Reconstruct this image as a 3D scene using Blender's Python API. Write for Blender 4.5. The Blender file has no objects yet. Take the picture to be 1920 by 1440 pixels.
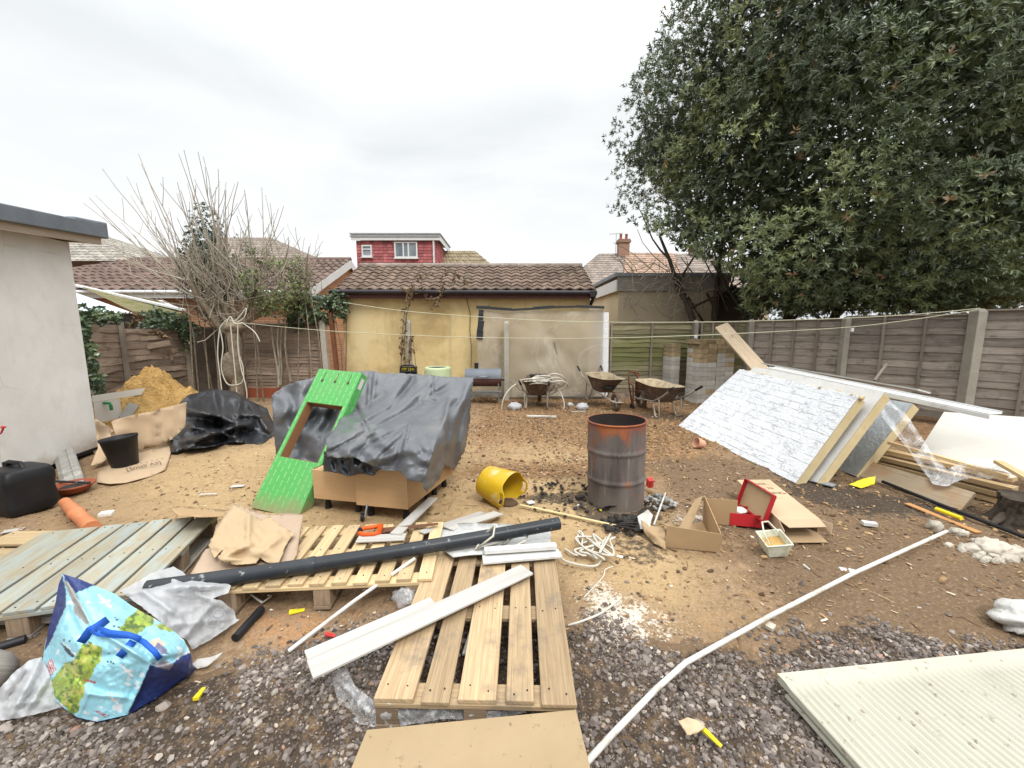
import bpy, bmesh, math, random
import numpy as np
from mathutils import Vector, Matrix
from mathutils import geometry as mgeo
random.seed(7); RNG = np.random.default_rng(7)
S = bpy.context.scene
COL = S.collection
R = math.radians
V = Vector
# ------------------------------------------------------------------ camera
H, PIT, F = 1.62, R(7.8), 750.0          # eye height, downward pitch, focal length in photo pixels
cam = bpy.data.cameras.new('camera'); camo = bpy.data.objects.new('camera', cam); COL.objects.link(camo)
cam.sensor_width = 36; cam.lens = 36*F/1920; cam.clip_end = 2000; cam.clip_start = .05
camo.location = (0, 0, H); camo.rotation_euler = (math.pi/2-PIT, 0, 0); S.camera = camo
# ------------------------------------------------------------------ sky, sun, exposure
SUN_EL, SUN_AZ = R(52), R(150)            # azimuth clockwise from +Y
w = bpy.data.worlds.new('World'); S.world = w; w.use_nodes = True
nt = w.node_tree; nt.nodes.clear()
def wn(t, **k):
    n = nt.nodes.new(t)
    for a, b in k.items(): setattr(n, a, b)
    return n
out = wn('ShaderNodeOutputWorld'); bg = wn('ShaderNodeBackground'); bg.inputs[1].default_value = .1
sky = wn('ShaderNodeTexSky', sky_type='NISHITA', sun_disc=False, sun_elevation=SUN_EL, sun_rotation=SUN_AZ)
hs = wn('ShaderNodeHueSaturation'); hs.inputs['Saturation'].default_value = .15
nt.links.new(sky.outputs[0], hs.inputs['Color'])
grey = wn('ShaderNodeMix', data_type='RGBA'); grey.inputs[0].default_value = .9
nt.links.new(hs.outputs[0], grey.inputs[6]); grey.inputs[7].default_value = (7.0, 7.2, 7.25, 1)
tc = wn('ShaderNodeTexCoord'); mp = wn('ShaderNodeMapping'); mp.inputs['Scale'].default_value = (1, 1, 3.2)
nt.links.new(tc.outputs['Generated'], mp.inputs[0])
n1 = wn('ShaderNodeTexNoise'); n1.inputs['Scale'].default_value = 1.7; n1.inputs['Detail'].default_value = 5; n1.inputs['Roughness'].default_value = .5
n1.inputs['Distortion'].default_value = .5
nt.links.new(mp.outputs[0], n1.inputs['Vector'])
cr = wn('ShaderNodeValToRGB'); cr.color_ramp.elements[0].position = .32; cr.color_ramp.elements[0].color = (.90, .91, .92, 1)
cr.color_ramp.elements[1].position = .64; cr.color_ramp.elements[1].color = (1.12, 1.12, 1.12, 1)
nt.links.new(n1.outputs[0], cr.inputs[0])
mu = wn('ShaderNodeMix', data_type='RGBA', blend_type='MULTIPLY'); mu.inputs[0].default_value = 1
nt.links.new(grey.outputs[2], mu.inputs[6]); nt.links.new(cr.outputs[0], mu.inputs[7])
# overcast sky: brighter towards the zenith
sep = wn('ShaderNodeSeparateXYZ'); nt.links.new(tc.outputs['Generated'], sep.inputs[0])
zr = wn('ShaderNodeMapRange'); zr.interpolation_type = 'SMOOTHSTEP'; zr.inputs[1].default_value = .42; zr.inputs[2].default_value = 1
zr.inputs[3].default_value = 1; zr.inputs[4].default_value = 3.4; nt.links.new(sep.outputs[2], zr.inputs[0])
mu2 = wn('ShaderNodeVectorMath', operation='SCALE'); nt.links.new(mu.outputs[2], mu2.inputs[0]); nt.links.new(zr.outputs[0], mu2.inputs['Scale'])
nt.links.new(mu2.outputs[0], bg.inputs[0]); nt.links.new(bg.outputs[0], out.inputs[0])
sl = bpy.data.lights.new('sun', 'SUN'); so = bpy.data.objects.new('sun', sl); COL.objects.link(so)
sl.energy = 1.5; sl.angle = R(16); sl.color = (1, .97, .92)
sd = V((math.sin(SUN_AZ)*math.cos(SUN_EL), math.cos(SUN_AZ)*math.cos(SUN_EL), math.sin(SUN_EL)))
so.rotation_euler = sd.to_track_quat('Z', 'Y').to_euler(); so.location = (0, 0, 20)
S.view_settings.view_transform = 'Standard'; S.view_settings.look = 'None'
S.view_settings.exposure = 0.48; S.view_settings.gamma = 1
S.render.engine = 'CYCLES'; S.cycles.max_bounces = 8; S.cycles.transparent_max_bounces = 24
# ------------------------------------------------------------------ from photo pixels to places in the yard
def ray(px, py):
    x = (px-960)/F; y = (720-py)/F
    return V((x, math.cos(PIT)+y*math.sin(PIT), -math.sin(PIT)+y*math.cos(PIT)))
def G(px, py, z=0.):
    d = ray(px, py); return V((0, 0, H))+d*((z-H)/d.z)
def D(px, py, Y):
    d = ray(px, py); return V((0, 0, H))+d*(Y/d.y)
# ------------------------------------------------------------------ numpy noise
def _h(ix, iy, s):
    n = (ix*374761393+iy*668265263+s*1442695041) & 0x7fffffff
    n = ((n ^ (n >> 13))*1274126177) & 0x7fffffff
    return ((n ^ (n >> 16)) & 0xffff)/65535.
def vnoise(x, y, s=0):
    x = np.asarray(x, float); y = np.asarray(y, float)
    ix = np.floor(x).astype(np.int64); iy = np.floor(y).astype(np.int64); fx = x-ix; fy = y-iy
    fx = fx*fx*(3-2*fx); fy = fy*fy*(3-2*fy)
    return (_h(ix, iy, s)*(1-fx)+_h(ix+1, iy, s)*fx)*(1-fy)+(_h(ix, iy+1, s)*(1-fx)+_h(ix+1, iy+1, s)*fx)*fy
def fbm(x, y, sc, o=4, s=0, ridge=False):
    t = 0; a = 1; n = 0
    for k in range(o):
        q = vnoise(np.asarray(x)*sc+17.3*k, np.asarray(y)*sc-9.1*k, s+k)
        if ridge: q = 1-abs(2*q-1)
        t = t+q*a; n += a; a *= .5; sc *= 2.03
    return t/n
# ------------------------------------------------------------------ mesh builder
class MB:
    def __init__(s): s.v = []; s.f = []; s.u = []; s.r = []; s.sm = []
    def add(s, vs, fs, uv=None, rnd=None, smooth=False):
        b = len(s.v); rnd = random.random() if rnd is None else rnd
        s.v += [tuple(p) for p in vs]
        for i, f in enumerate(fs):
            s.f.append(tuple(b+k for k in f)); s.r.append(rnd); s.sm.append(smooth)
            if uv is None: s.u.append([(0, 0)]*len(f))
            elif callable(uv): s.u.append([uv(vs[k], i) for k in f])
            else: s.u.append([uv[k] for k in f])
        return s
    def obox(s, o, a, b, c, rnd=None):          # o corner, a b c full edge vectors; u runs along the longest edge
        o = V(o); a = V(a); b = V(b); c = V(c)
        if a.cross(b).dot(c) < 0: b, c = c, b
        P = [o, o+a, o+a+b, o+b, o+c, o+a+c, o+a+b+c, o+b+c]
        fs = [(0, 3, 2, 1), (4, 5, 6, 7), (0, 1, 5, 4), (1, 2, 6, 5), (2, 3, 7, 6), (3, 0, 4, 7)]
        ls = sorted([(a.length, a), (b.length, b), (c.length, c)], key=lambda q: -q[0])
        e = [q[1].normalized() for q in ls]; ou, ov = random.random()*50, random.random()*50
        def uv(p, i):
            d = V(p)-o
            return (d.dot(e[0])+ou, d.dot(e[1])+d.dot(e[2])*1.01+ov)
        return s.add(P, fs, uv, rnd)
    def box(s, c, sz, M=None, rnd=None):
        M = M or Matrix.Identity(3); c = V(c)
        a, b, d = M@V((sz[0], 0, 0)), M@V((0, sz[1], 0)), M@V((0, 0, sz[2]))
        return s.obox(c-(a+b+d)/2, a, b, d, rnd)
    def plank(s, p0, p1, w, t, up=(0, 0, 1), rnd=None):     # centre line of the underside p0-p1
        p0 = V(p0); p1 = V(p1); a = p1-p0; sd = a.cross(V(up)).normalized()
        n = sd.cross(a).normalized()
        return s.obox(p0-sd*w/2, a, sd*w, n*t, rnd)
    def tube(s, path, r, n=8, cap=True, rnd=None, hollow=0):
        path = [V(p) for p in path]; m = len(path)
        rr = r if isinstance(r, (list, tuple)) else [r]*m
        vs = []; prev = None; L = 0; uvs = []
        for i, p in enumerate(path):
            t = (path[min(i+1, m-1)]-path[max(i-1, 0)]).normalized()
            if prev is None:
                x = t.cross(V((0, 0, 1)));  x = x if x.length > .1 else t.cross(V((1, 0, 0)))
            else: x = prev-t*prev.dot(t)
            x.normalize(); prev = x; y = t.cross(x)
            if i: L += (p-path[i-1]).length
            for k in range(n):
                a = 2*math.pi*k/n
                vs.append(p+(x*math.cos(a)+y*math.sin(a))*rr[i]); uvs.append((L, k/n*2*math.pi*rr[i]))
        fs = [(i*n+k, i*n+(k+1) % n, (i+1)*n+(k+1) % n, (i+1)*n+k) for i in range(m-1) for k in range(n)]
        s.add(vs, fs, uvs, rnd, True)
        if cap:
            s.add(vs[:n], [tuple(range(n))[::-1]], None, rnd); s.add(vs[-n:], [tuple(range(n))], None, rnd)
        return s
    def lathe(s, prof, n=32, M=None, rnd=None, smooth=True):
        M = M or Matrix.Identity(4); vs = []; uvs = []; L = 0
        for i, (r, z) in enumerate(prof):
            if i: L += math.hypot(r-prof[i-1][0], z-prof[i-1][1])
            for k in range(n):
                a = 2*math.pi*k/n; vs.append(M@V((r*math.cos(a), r*math.sin(a), z))); uvs.append((a*.3, L))
        fs = [(i*n+k, i*n+(k+1) % n, (i+1)*n+(k+1) % n, (i+1)*n+k) for i in range(len(prof)-1) for k in range(n)]
        return s.add(vs, fs, uvs, rnd, smooth)
    def grid(s, fn, nu, nv, rnd=None, smooth=True):
        vs = [fn(i/nu, j/nv) for j in range(nv+1) for i in range(nu+1)]
        uv = [(i/nu, j/nv) for j in range(nv+1) for i in range(nu+1)]
        fs = [(j*(nu+1)+i, j*(nu+1)+i+1, (j+1)*(nu+1)+i+1, (j+1)*(nu+1)+i) for j in range(nv) for i in range(nu)]
        return s.add(vs, fs, uv, rnd, smooth)
    def poly(s, pts, d, rnd=None):              # flat outline swept by vector d
        n = len(pts); P = [V(p) for p in pts]; Q = [p+V(d) for p in P]
        return s.add(P+Q, [tuple(range(n))[::-1], tuple(range(n, 2*n))]+[(i, (i+1) % n, n+(i+1) % n, n+i) for i in range(n)],
                     lambda p, i: (p[0], p[1]+p[2]), rnd)
    def lump(s, c, r, sub=2, amp=.3, sc=3., seed=0, flat=.7, rnd=None, smooth=True):
        bm = bmesh.new(); bmesh.ops.create_icosphere(bm, subdivisions=sub, radius=1)
        r = r if isinstance(r, (list, tuple)) else (r, r, r*flat)
        vs = []
        for q in bm.verts:
            p = q.co; k = 1+amp*(float(fbm(p.x*sc+seed*3.1, p.y*sc+p.z*sc*1.7, 1, 3, seed, True))-.6)*2
            vs.append(V(c)+V((p.x*r[0], p.y*r[1], p.z*r[2]))*k)
        fs = [[q.index for q in f.verts] for f in bm.faces]; bm.free()
        return s.add(vs, fs, lambda p, i: (p[0], p[1]+p[2]), rnd, smooth)
    def obj(s, name, mat, parent=None, loc=None, bevel=0, solid=0, sub=0):
        me = bpy.data.meshes.new(name)
        A = np.array(s.v, float)
        if loc is None:
            loc = world(parent) if parent else V(((A[:, 0].min()+A[:, 0].max())/2, (A[:, 1].min()+A[:, 1].max())/2, A[:, 2].min()))
        loc = V(loc)
        me.from_pydata((A-np.array(loc)).tolist(), [], s.f)
        ul = me.uv_layers.new(name='uv'); ul.data.foreach_set('uv', np.array([c for f in s.u for c in f], float).ravel())
        at = me.attributes.new('rnd', 'FLOAT', 'FACE'); at.data.foreach_set('value', s.r)
        me.polygons.foreach_set('use_smooth', s.sm)
        for m in (mat if isinstance(mat, (list, tuple)) else [mat]): me.materials.append(m)
        me.update()
        o = bpy.data.objects.new(name, me); COL.objects.link(o)
        if parent:
            o.parent = parent; o.location = loc-world(parent)
        else: o.location = loc
        if solid:
            q = o.modifiers.new('thickness', 'SOLIDIFY'); q.thickness = solid; q.offset = -1
        if sub:
            q = o.modifiers.new('smooth', 'SUBSURF'); q.levels = sub; q.render_levels = sub
        if bevel:
            q = o.modifiers.new('bevel', 'BEVEL'); q.width = bevel; q.segments = 2; q.limit_method = 'ANGLE'; q.angle_limit = R(40)
        return o
def world(o):
    p = V(o.location)
    while o.parent: o = o.parent; p += V(o.location)
    return p
def tag(o, label, cat, group=None, kind=None):
    if label: o['label'] = label
    if cat: o['category'] = cat
    if group: o['group'] = group
    if kind: o['kind'] = kind
    return o
def thing(name, label, cat, loc, group=None):
    o = bpy.data.objects.new(name, None); COL.objects.link(o); o.location = V(loc); o.empty_display_size = .1
    return tag(o, label, cat, group)
def np_mesh(name, verts, faces, mat, rnd=None, smooth=False, uv=None, loc=(0, 0, 0), parent=None):
    verts = np.asarray(verts, np.float32); faces = np.asarray(faces, np.int32); k = faces.shape[1]; n = len(faces)
    me = bpy.data.meshes.new(name); me.vertices.add(len(verts))
    lw = np.array(loc, np.float32)
    me.vertices.foreach_set('co', (verts-lw).ravel()); me.loops.add(n*k); me.loops.foreach_set('vertex_index', faces.ravel())
    me.polygons.add(n); me.polygons.foreach_set('loop_start', np.arange(0, n*k, k, dtype=np.int32))
    me.polygons.foreach_set('use_smooth', np.full(n, smooth))
    if rnd is not None:
        a = me.attributes.new('rnd', 'FLOAT', 'FACE'); a.data.foreach_set('value', np.asarray(rnd, np.float32))
    if uv is not None:
        ul = me.uv_layers.new(name='uv'); ul.data.foreach_set('uv', np.asarray(uv, np.float32)[faces.ravel()].ravel())
    me.update(calc_edges=True); me.validate()
    if mat: me.materials.append(mat)
    o = bpy.data.objects.new(name, me); COL.objects.link(o)
    if parent: o.parent = parent; o.location = V(loc)-world(parent)
    else: o.location = V(loc)
    return o
def rbf(ctrl, q):                               # thin-plate interpolation of ctrl (n,3) at q (m,2)
    c = np.array(ctrl, float); P = c[:, :2]/100; q = np.array(q, float)/100; n = len(P)
    def U(d2): return np.where(d2 > 1e-12, d2*np.log(d2+1e-12), 0)
    K = U(((P[:, None]-P[None])**2).sum(-1)); B = np.hstack([np.ones((n, 1)), P])
    M = np.zeros((n+3, n+3)); M[:n, :n] = K+np.eye(n)*1e-4; M[:n, n:] = B; M[n:, :n] = B.T
    sol = np.linalg.solve(M, np.concatenate([c[:, 2], np.zeros(3)]))
    k = U(((q[:, None]-P[None])**2).sum(-1))
    return k@sol[:n]+np.hstack([np.ones((len(q), 1)), q])@sol[n:]
def segd(q, a, b):
    a = np.array(a, float); b = np.array(b, float); d = b-a
    t = np.clip(((q-a)@d)/(d@d), 0, 1); return np.hypot(*(q-(a+t[:, None]*d)).T), t
def folds(x, y, sc, n=6, s=0):
    """crumple of flat facets: triangle waves in many directions, each fading in and out"""
    rs = random.Random(s*7+1); t = 0
    for k in range(n):
        a = rs.uniform(0, math.pi); f = sc*rs.uniform(.45, 1.5); ph = rs.uniform(0, 9)
        u = (x*math.cos(a)+y*math.sin(a))*f+ph+(vnoise(x*sc*.7, y*sc*.7, s+k)-.5)*1.1
        m = np.clip((vnoise(x*sc*.8+k*5, y*sc*.8-k*3, s+50+k)-.3)*2.2, 0, 1)
        t = t+np.abs((u % 1)*2-1)*m/f*sc
    return t/n
def sheet(ctrl, outline, step, mode='z', creases=(), amp=0., nsc=.03, seed=0, jag=0., ridge=True, amp2=0., drop=None, holes=()):
    """Loose sheet (film, paper, cloth): outline and heights (or depths) measured once, then real geometry with folds."""
    rs = random.Random(seed)
    pts = []
    def dens(ol):
        r_ = []
        for i, p in enumerate(ol):
            q = ol[(i+1) % len(ol)]; L = math.dist(p, q); n = max(1, int(L/step))
            for k in range(n):
                t = k/n; j = jag if k else jag*.3
                r_.append((p[0]+(q[0]-p[0])*t+rs.uniform(-j, j), p[1]+(q[1]-p[1])*t+rs.uniform(-j, j)))
        return r_
    ring = dens(outline); nb = len(ring); pts = list(ring)
    edges = [(i, (i+1) % nb) for i in range(nb)]
    xs = [p[0] for p in ring]; ys = [p[1] for p in ring]
    y = min(ys); row = 0
    while y < max(ys):
        x = min(xs)+(row % 2)*step/2
        while x < max(xs):
            pts.append((x+rs.uniform(-.2, .2)*step, y+rs.uniform(-.2, .2)*step)); x += step
        y += step*.87; row += 1
    r = mgeo.delaunay_2d_cdt([V(p) for p in pts], edges, [], 1, 1e-4)
    vv = np.array([tuple(p) for p in r[0]]); tri = [tuple(f) for f in r[2]]
    used = sorted({i for f in tri for i in f}); mp_ = {i: k for k, i in enumerate(used)}; vv = vv[used]; tri = [tuple(mp_[i] for i in f) for f in tri]
    val = rbf(ctrl, vv)
    for (a, b, am, wd) in creases:
        d, t = segd(vv, a, b); val = val+am*np.exp(-(d/wd)**2)*np.clip(np.sin(np.pi*(t*.9+.05)), 0, 1)**.5
    if amp: val = val+amp*(fbm(vv[:, 0]+seed*31, vv[:, 1], nsc, 4, seed, ridge)-.5)*2
    if amp2: val = val+amp2*4*(folds(vv[:, 0], vv[:, 1], nsc, 6, seed+40)+.45*folds(vv[:, 0]+90, vv[:, 1], nsc*2.4, 5, seed+60)-.4)
    P = []
    for (px, py), k in zip(vv, val):
        P.append(G(px, py, max(k, .002)) if mode == 'z' else D(px, py, k))
    mb = MB(); tri = [t if mode != 'zz' else t for t in tri]
    uv = [(px*.0022, -py*.0022) for px, py in vv]
    fs = []
    for t in tri:
        n = (P[t[1]]-P[t[0]]).cross(P[t[2]]-P[t[0]])
        fs.append(t if n.dot(V((0, 0, H))-P[t[0]]) > 0 else t[::-1])
    mb.add(P, fs, uv, None, True); mb.px = vv
    return mb
# ------------------------------------------------------------------ materials
class NT:
    def __init__(s, name):
        s.m = bpy.data.materials.new(name); s.m.use_nodes = True; s.t = s.m.node_tree; s.b = s.t.nodes['Principled BSDF']
        s.o = s.t.nodes['Material Output']; s.tc = s.t.nodes.new('ShaderNodeTexCoord')
    def n(s, t, **k):
        q = s.t.nodes.new(t)
        for a, b in k.items(): setattr(q, a, b)
        return q
    def l(s, a, b): s.t.links.new(a, b)
    def set(s, sock, v):
        if hasattr(v, 'links') or hasattr(v, 'is_output'): s.l(v, sock)
        else:
            if isinstance(v, (tuple, list)) and len(v) == 3 and sock.type == 'RGBA': v = (*v, 1)
            sock.default_value = v
    def co(s, kind='Object', scale=(1, 1, 1), rot=(0, 0, 0)):
        m = s.n('ShaderNodeMapping'); m.inputs['Scale'].default_value = scale; m.inputs['Rotation'].default_value = rot
        s.l(s.tc.outputs[kind], m.inputs[0]); return m.outputs[0]
    def noise(s, sc, det=4, co=None, ro=.55, dist=0):
        q = s.n('ShaderNodeTexNoise'); q.inputs['Scale'].default_value = sc; q.inputs['Detail'].default_value = det
        q.inputs['Roughness'].default_value = ro; q.inputs['Distortion'].default_value = dist
        s.l(co if co is not None else s.tc.outputs['Object'], q.inputs['Vector']); return q.outputs[0]
    def vor(s, sc, co=None, feat='F1', out=0):
        q = s.n('ShaderNodeTexVoronoi', feature=feat); q.inputs['Scale'].default_value = sc
        s.l(co if co is not None else s.tc.outputs['Object'], q.inputs['Vector']); return q.outputs[out]
    def ramp(s, f, st):
        q = s.n('ShaderNodeValToRGB'); e = q.color_ramp.elements
        while len(e) < len(st): e.new(.5)
        for i, (p, c) in enumerate(st):
            e[i].position = p; c = c if isinstance(c, (tuple, list)) else (c, c, c); e[i].color = (*c[:3], 1)
        s.l(f, q.inputs[0]); return q.outputs[0]
    def mix(s, f, a, b, bt='MIX'):
        q = s.n('ShaderNodeMix', data_type='RGBA', blend_type=bt); s.set(q.inputs[0], f); s.set(q.inputs[6], a); s.set(q.inputs[7], b); return q.outputs[2]
    def math(s, op, a, b=0., c=None):
        q = s.n('ShaderNodeMath', operation=op); s.set(q.inputs[0], a); s.set(q.inputs[1], b)
        if c is not None: s.set(q.inputs[2], c)
        return q.outputs[0]
    def attr(s, name, out=2): q = s.n('ShaderNodeAttribute', attribute_name=name); return q.outputs[out]
    def bump(s, h, st=.3, d=.01, prev=None):
        q = s.n('ShaderNodeBump'); q.inputs['Strength'].default_value = st; q.inputs['Distance'].default_value = d
        s.l(h, q.inputs['Height'])
        if prev is not None: s.l(prev, q.inputs['Normal'])
        return q.outputs[0]
    def sep(s, v): q = s.n('ShaderNodeSeparateXYZ'); s.l(v, q.inputs[0]); return q.outputs
    def fin(s, col, rough=.8, nrm=None, spec=.5, **k):
        s.set(s.b.inputs['Base Color'], col); s.set(s.b.inputs['Roughness'], rough); s.b.inputs['Specular IOR Level'].default_value = spec
        if nrm is not None: s.l(nrm, s.b.inputs['Normal'])
        for a, b in k.items(): s.set(s.b.inputs[a.replace('_', ' ')], b)
        return s.m
def plain(name, c1, c2, sc=6, rough=.8, bump=.2, bsc=40, bd=.005, spec=.25, dirt=None, dsc=3, dlo=.55, dhi=.75, metal=0, rv=.25):
    """two-tone noise colour, tone per piece, optional dirt patches, fine bump"""
    q = NT(name); c = q.mix(q.ramp(q.noise(sc, 6), [(.3, 0), (.7, 1)]), c1, c2)
    r = q.attr('rnd'); c = q.mix(1, c, q.ramp(r, [(0, 1-rv), (1, 1+rv*.6)]), 'MULTIPLY')
    if dirt: c = q.mix(q.ramp(q.noise(dsc, 7, ro=.65), [(dlo, 0), (dhi, 1)]), c, dirt)
    return q.fin(c, rough, q.bump(q.noise(bsc, 5), bump, bd), spec, Metallic=metal)
def wood(name, c1, c2, dark, grain=60, rough=.75, dirt=None, dlo=.55, dhi=.72, rv=.35, along=3., kn=True, bump=.4):
    q = NT(name); u = q.co('UV', (along, grain, 1)); r = q.attr('rnd')
    g = q.noise(1., 6, u, .6, .6); c = q.mix(q.ramp(g, [(.32, 0), (.68, 1)]), c1, c2)
    f = q.ramp(q.noise(1., 3, q.co('UV', (along*.7, grain*3.2, 1)), .7), [(.5, 0), (.72, 1)]); c = q.mix(q.math('MULTIPLY', f, .75), c, dark)
    if kn:
        k = q.vor(1., q.co('UV', (2.1, 8, 1))); c = q.mix(q.ramp(k, [(.05, .8), (.13, 0)]), c, dark)
    c = q.mix(1, c, q.ramp(r, [(0, 1-rv), (.5, 1), (1, 1+rv*.5)]), 'MULTIPLY')
    if dirt:
        d = q.ramp(q.noise(5, 7, None, .65), [(dlo, 0), (dhi, 1)]); c = q.mix(q.math('MULTIPLY', d, .8), c, dirt)
    return q.fin(c, rough, q.bump(g, bump, .004), .3)
M = {}
M['pallet'] = wood('pallet_wood', (.50, .365, .215), (.36, .25, .14), (.17, .115, .07), grain=75, dirt=(.15, .12, .095), dlo=.53, dhi=.74, bump=.7)
M['pallet_new'] = wood('pallet_wood_pale', (.60, .45, .26), (.46, .33, .175), (.24, .155, .08), grain=75, dirt=(.22, .165, .12), dlo=.58, dhi=.8, bump=.6)
M['block_wood'] = wood('pallet_block_wood', (.36, .26, .17), (.25, .18, .12), (.12, .085, .06), dirt=(.12, .10, .08))
# painted pallet: worn blue green paint over bare wood
q = NT('worn_blue_paint'); u = q.co('UV', (2.5, 40, 1)); g = q.noise(1, 6, u, .6, .5)
c = q.mix(q.ramp(g, [(.3, 0), (.7, 1)]), (.40, .345, .24), (.29, .25, .175))
pm = q.ramp(q.noise(1., 7, q.co('UV', (3.2, 9, 1)), .68, .4), [(.42, 0), (.58, 1)]); pc = q.mix(q.ramp(q.noise(4, 4), [(.4, 0), (.62, 1)]), (.36, .43, .40), (.31, .43, .49))
c = q.mix(q.math('MULTIPLY', pm, .5), c, pc); c = q.mix(1, c, q.ramp(q.attr('rnd'), [(0, .78), (1, 1.08)]), 'MULTIPLY')
M['bluewood'] = q.fin(c, .75, q.bump(g, .6, .005), .3)
M['fence'] = wood('grey_fence_board', (.36, .31, .26), (.23, .195, .165), (.09, .075, .062), grain=45, dirt=(.09, .075, .065), rv=.4, kn=True)
M['fence_brown'] = wood('brown_fence_board', (.36, .275, .21), (.235, .175, .13), (.075, .055, .042), grain=45, dirt=(.085, .06, .045), rv=.45)
q = NT('mossy_fence_board'); u = q.co('UV', (3, 45, 1)); g = q.noise(1, 6, u, .6, .6)
c = q.mix(q.ramp(g, [(.3, 0), (.7, 1)]), (.33, .29, .19), (.19, .155, .105))
z = q.sep(q.tc.outputs['Object'])[2]; zb = q.ramp(q.math('MULTIPLY', q.math('ADD', z, q.math('MULTIPLY', q.noise(2.2, 5), .9)), .5), [(.85/2, 0), (1.25/2, 1), (1.55/2, 1), (1.9/2, .25)])
c = q.mix(q.math('MULTIPLY', zb, .75), c, (.15, .165, .05)); c = q.mix(1, c, q.ramp(q.attr('rnd'), [(0, .65), (1, 1.2)]), 'MULTIPLY')
M['fence_moss'] = q.fin(c, .85, q.bump(g, .4, .004), .2)
M['batten'] = wood('fence_batten', (.30, .25, .20), (.20, .17, .14), (.10, .08, .07), grain=70, kn=False)
M['softwood'] = wood('pale_softwood', (.62, .45, .25), (.50, .35, .18), (.30, .19, .09), rv=.25)
M['oldplank'] = wood('weathered_plank', (.52, .41, .29), (.40, .31, .21), (.22, .16, .11), dirt=(.2, .15, .1), dlo=.6)
M['greyplank'] = wood('grey_weathered_board', (.32, .29, .25), (.22, .2, .18), (.11, .10, .09))
M['scaffold'] = wood('wet_scaffold_board', (.42, .34, .23), (.30, .235, .16), (.14, .10, .065), dirt=(.26, .12, .04), dlo=.6, dhi=.8)
M['laminate'] = wood('white_washed_laminate', (.50, .48, .445), (.385, .365, .335), (.27, .25, .225), grain=30, rough=.5, kn=False, rv=.1, along=1.3, bump=.15, dirt=(.3, .27, .23), dlo=.56, dhi=.8)
M['chip'] = plain('chipboard_face', (.44, .325, .19), (.37, .265, .15), 3, .75, .3, 120, dirt=(.17, .12, .075), dsc=30, dlo=.62, dhi=.72)
M['cabinet'] = wood('beech_melamine', (.56, .36, .19), (.51, .32, .165), (.46, .28, .14), grain=30, rough=.45, kn=False, rv=.06, along=1.2, bump=.03)
M['bark'] = plain('bark', (.16, .12, .085), (.30, .25, .18), 14, .9, .8, 45, .02)
M['twig'] = plain('twig_bark', (.26, .22, .17), (.44, .385, .31), 8, .85, .2, 60)
M['darktrunk'] = plain('dark_trunk_bark', (.045, .034, .026), (.10, .078, .058), 14, .9, .7, 30, .02)
M['concrete'] = plain('concrete', (.40, .37, .31), (.31, .285, .24), 7, .88, .35, 80, .004, dirt=(.17, .16, .10), dsc=5, dlo=.58, dhi=.8)
M['block'] = plain('concrete_block', (.50, .475, .43), (.40, .375, .335), 12, .92, .5, 90, .006, dirt=(.25, .20, .12), dsc=8, dlo=.6, dhi=.8, rv=.2)
M['block_brown'] = plain('weathered_block', (.40, .31, .19), (.27, .20, .115), 8, .92, .5, 90, .006, dirt=(.14, .11, .05), dsc=6, dlo=.52, dhi=.75, rv=.3)
# rendered walls
q = NT('yellow_render'); c = q.mix(q.ramp(q.noise(1.1, 6, None, .6), [(.3, 0), (.72, 1)]), (.68, .54, .29), (.58, .44, .21))
z = q.sep(q.tc.outputs['Object'])
d = q.ramp(q.noise(.9, 7, None, .68, .5), [(.46, 0), (.66, 1)]); c = q.mix(q.math('MULTIPLY', d, .8), c, (.38, .27, .12))
c = q.mix(q.math('MULTIPLY', q.ramp(q.noise(.8, 6, q.co('Object', (1.3, 1.3, .5)), .6), [(.5, 0), (.66, 1)]), .5), c, (.70, .60, .37))
st = q.noise(1, 5, q.co('Object', (6, 6, .35)), .6); c = q.mix(q.math('MULTIPLY', q.ramp(st, [(.55, 0), (.75, 1)]), .35), c, (.25, .20, .11))
M['yellow'] = q.fin(c, .9, q.bump(q.noise(18, 6), .35, .01), .2)
q = NT('white_render'); c = q.mix(q.ramp(q.noise(1.4, 6, None, .6), [(.3, 0), (.7, 1)]), (.78, .76, .73), (.66, .64, .61))
c = q.mix(q.math('MULTIPLY', q.ramp(q.noise(7, 6, q.co('Object', (1, 1, .6)), .6), [(.5, 0), (.75, 1)]), .3), c, (.50, .48, .45))
z = q.sep(q.tc.outputs['Object'])[2]; c = q.mix(q.ramp(q.math('ADD', q.math('MULTIPLY', z, 1.6), q.math('MULTIPLY', q.noise(9, 6), .5)), [(.38, .6), (.62, 0)]), c, (.40, .32, .22))
c = q.mix(q.math('MULTIPLY', q.ramp(q.vor(1.1, q.co('Object', (.4, 1, 1)), 'DISTANCE_TO_EDGE'), [(0, 1), (.006, 0)]), q.math('MULTIPLY', q.ramp(q.noise(1.3, 3), [(.5, 0), (.6, 1)]), .35)), c, (.36, .34, .31))
M['white_render'] = q.fin(c, .92, q.bump(q.noise(25, 6), .25, .008), .2)
M['tan_render'] = plain('tan_render', (.56, .47, .33), (.47, .385, .265), 1.4, .9, .3, 20, .008, dirt=(.25, .2, .14), dsc=1.2, dlo=.55, dhi=.8)
M['dark_wall'] = plain('dark_brown_render', (.115, .09, .065), (.075, .058, .045), 3, .9, .4, 20, .01, dirt=(.05, .045, .035))
q = NT('orange_brick'); b = q.n('ShaderNodeTexBrick'); q.l(q.co('Object', (1, 1, 1), (math.pi/2, 0, 0)), b.inputs[0])
b.inputs['Color1'].default_value = (.44, .20, .085, 1); b.inputs['Color2'].default_value = (.34, .15, .07, 1); b.inputs['Mortar'].default_value = (.4, .35, .28, 1)
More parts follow.
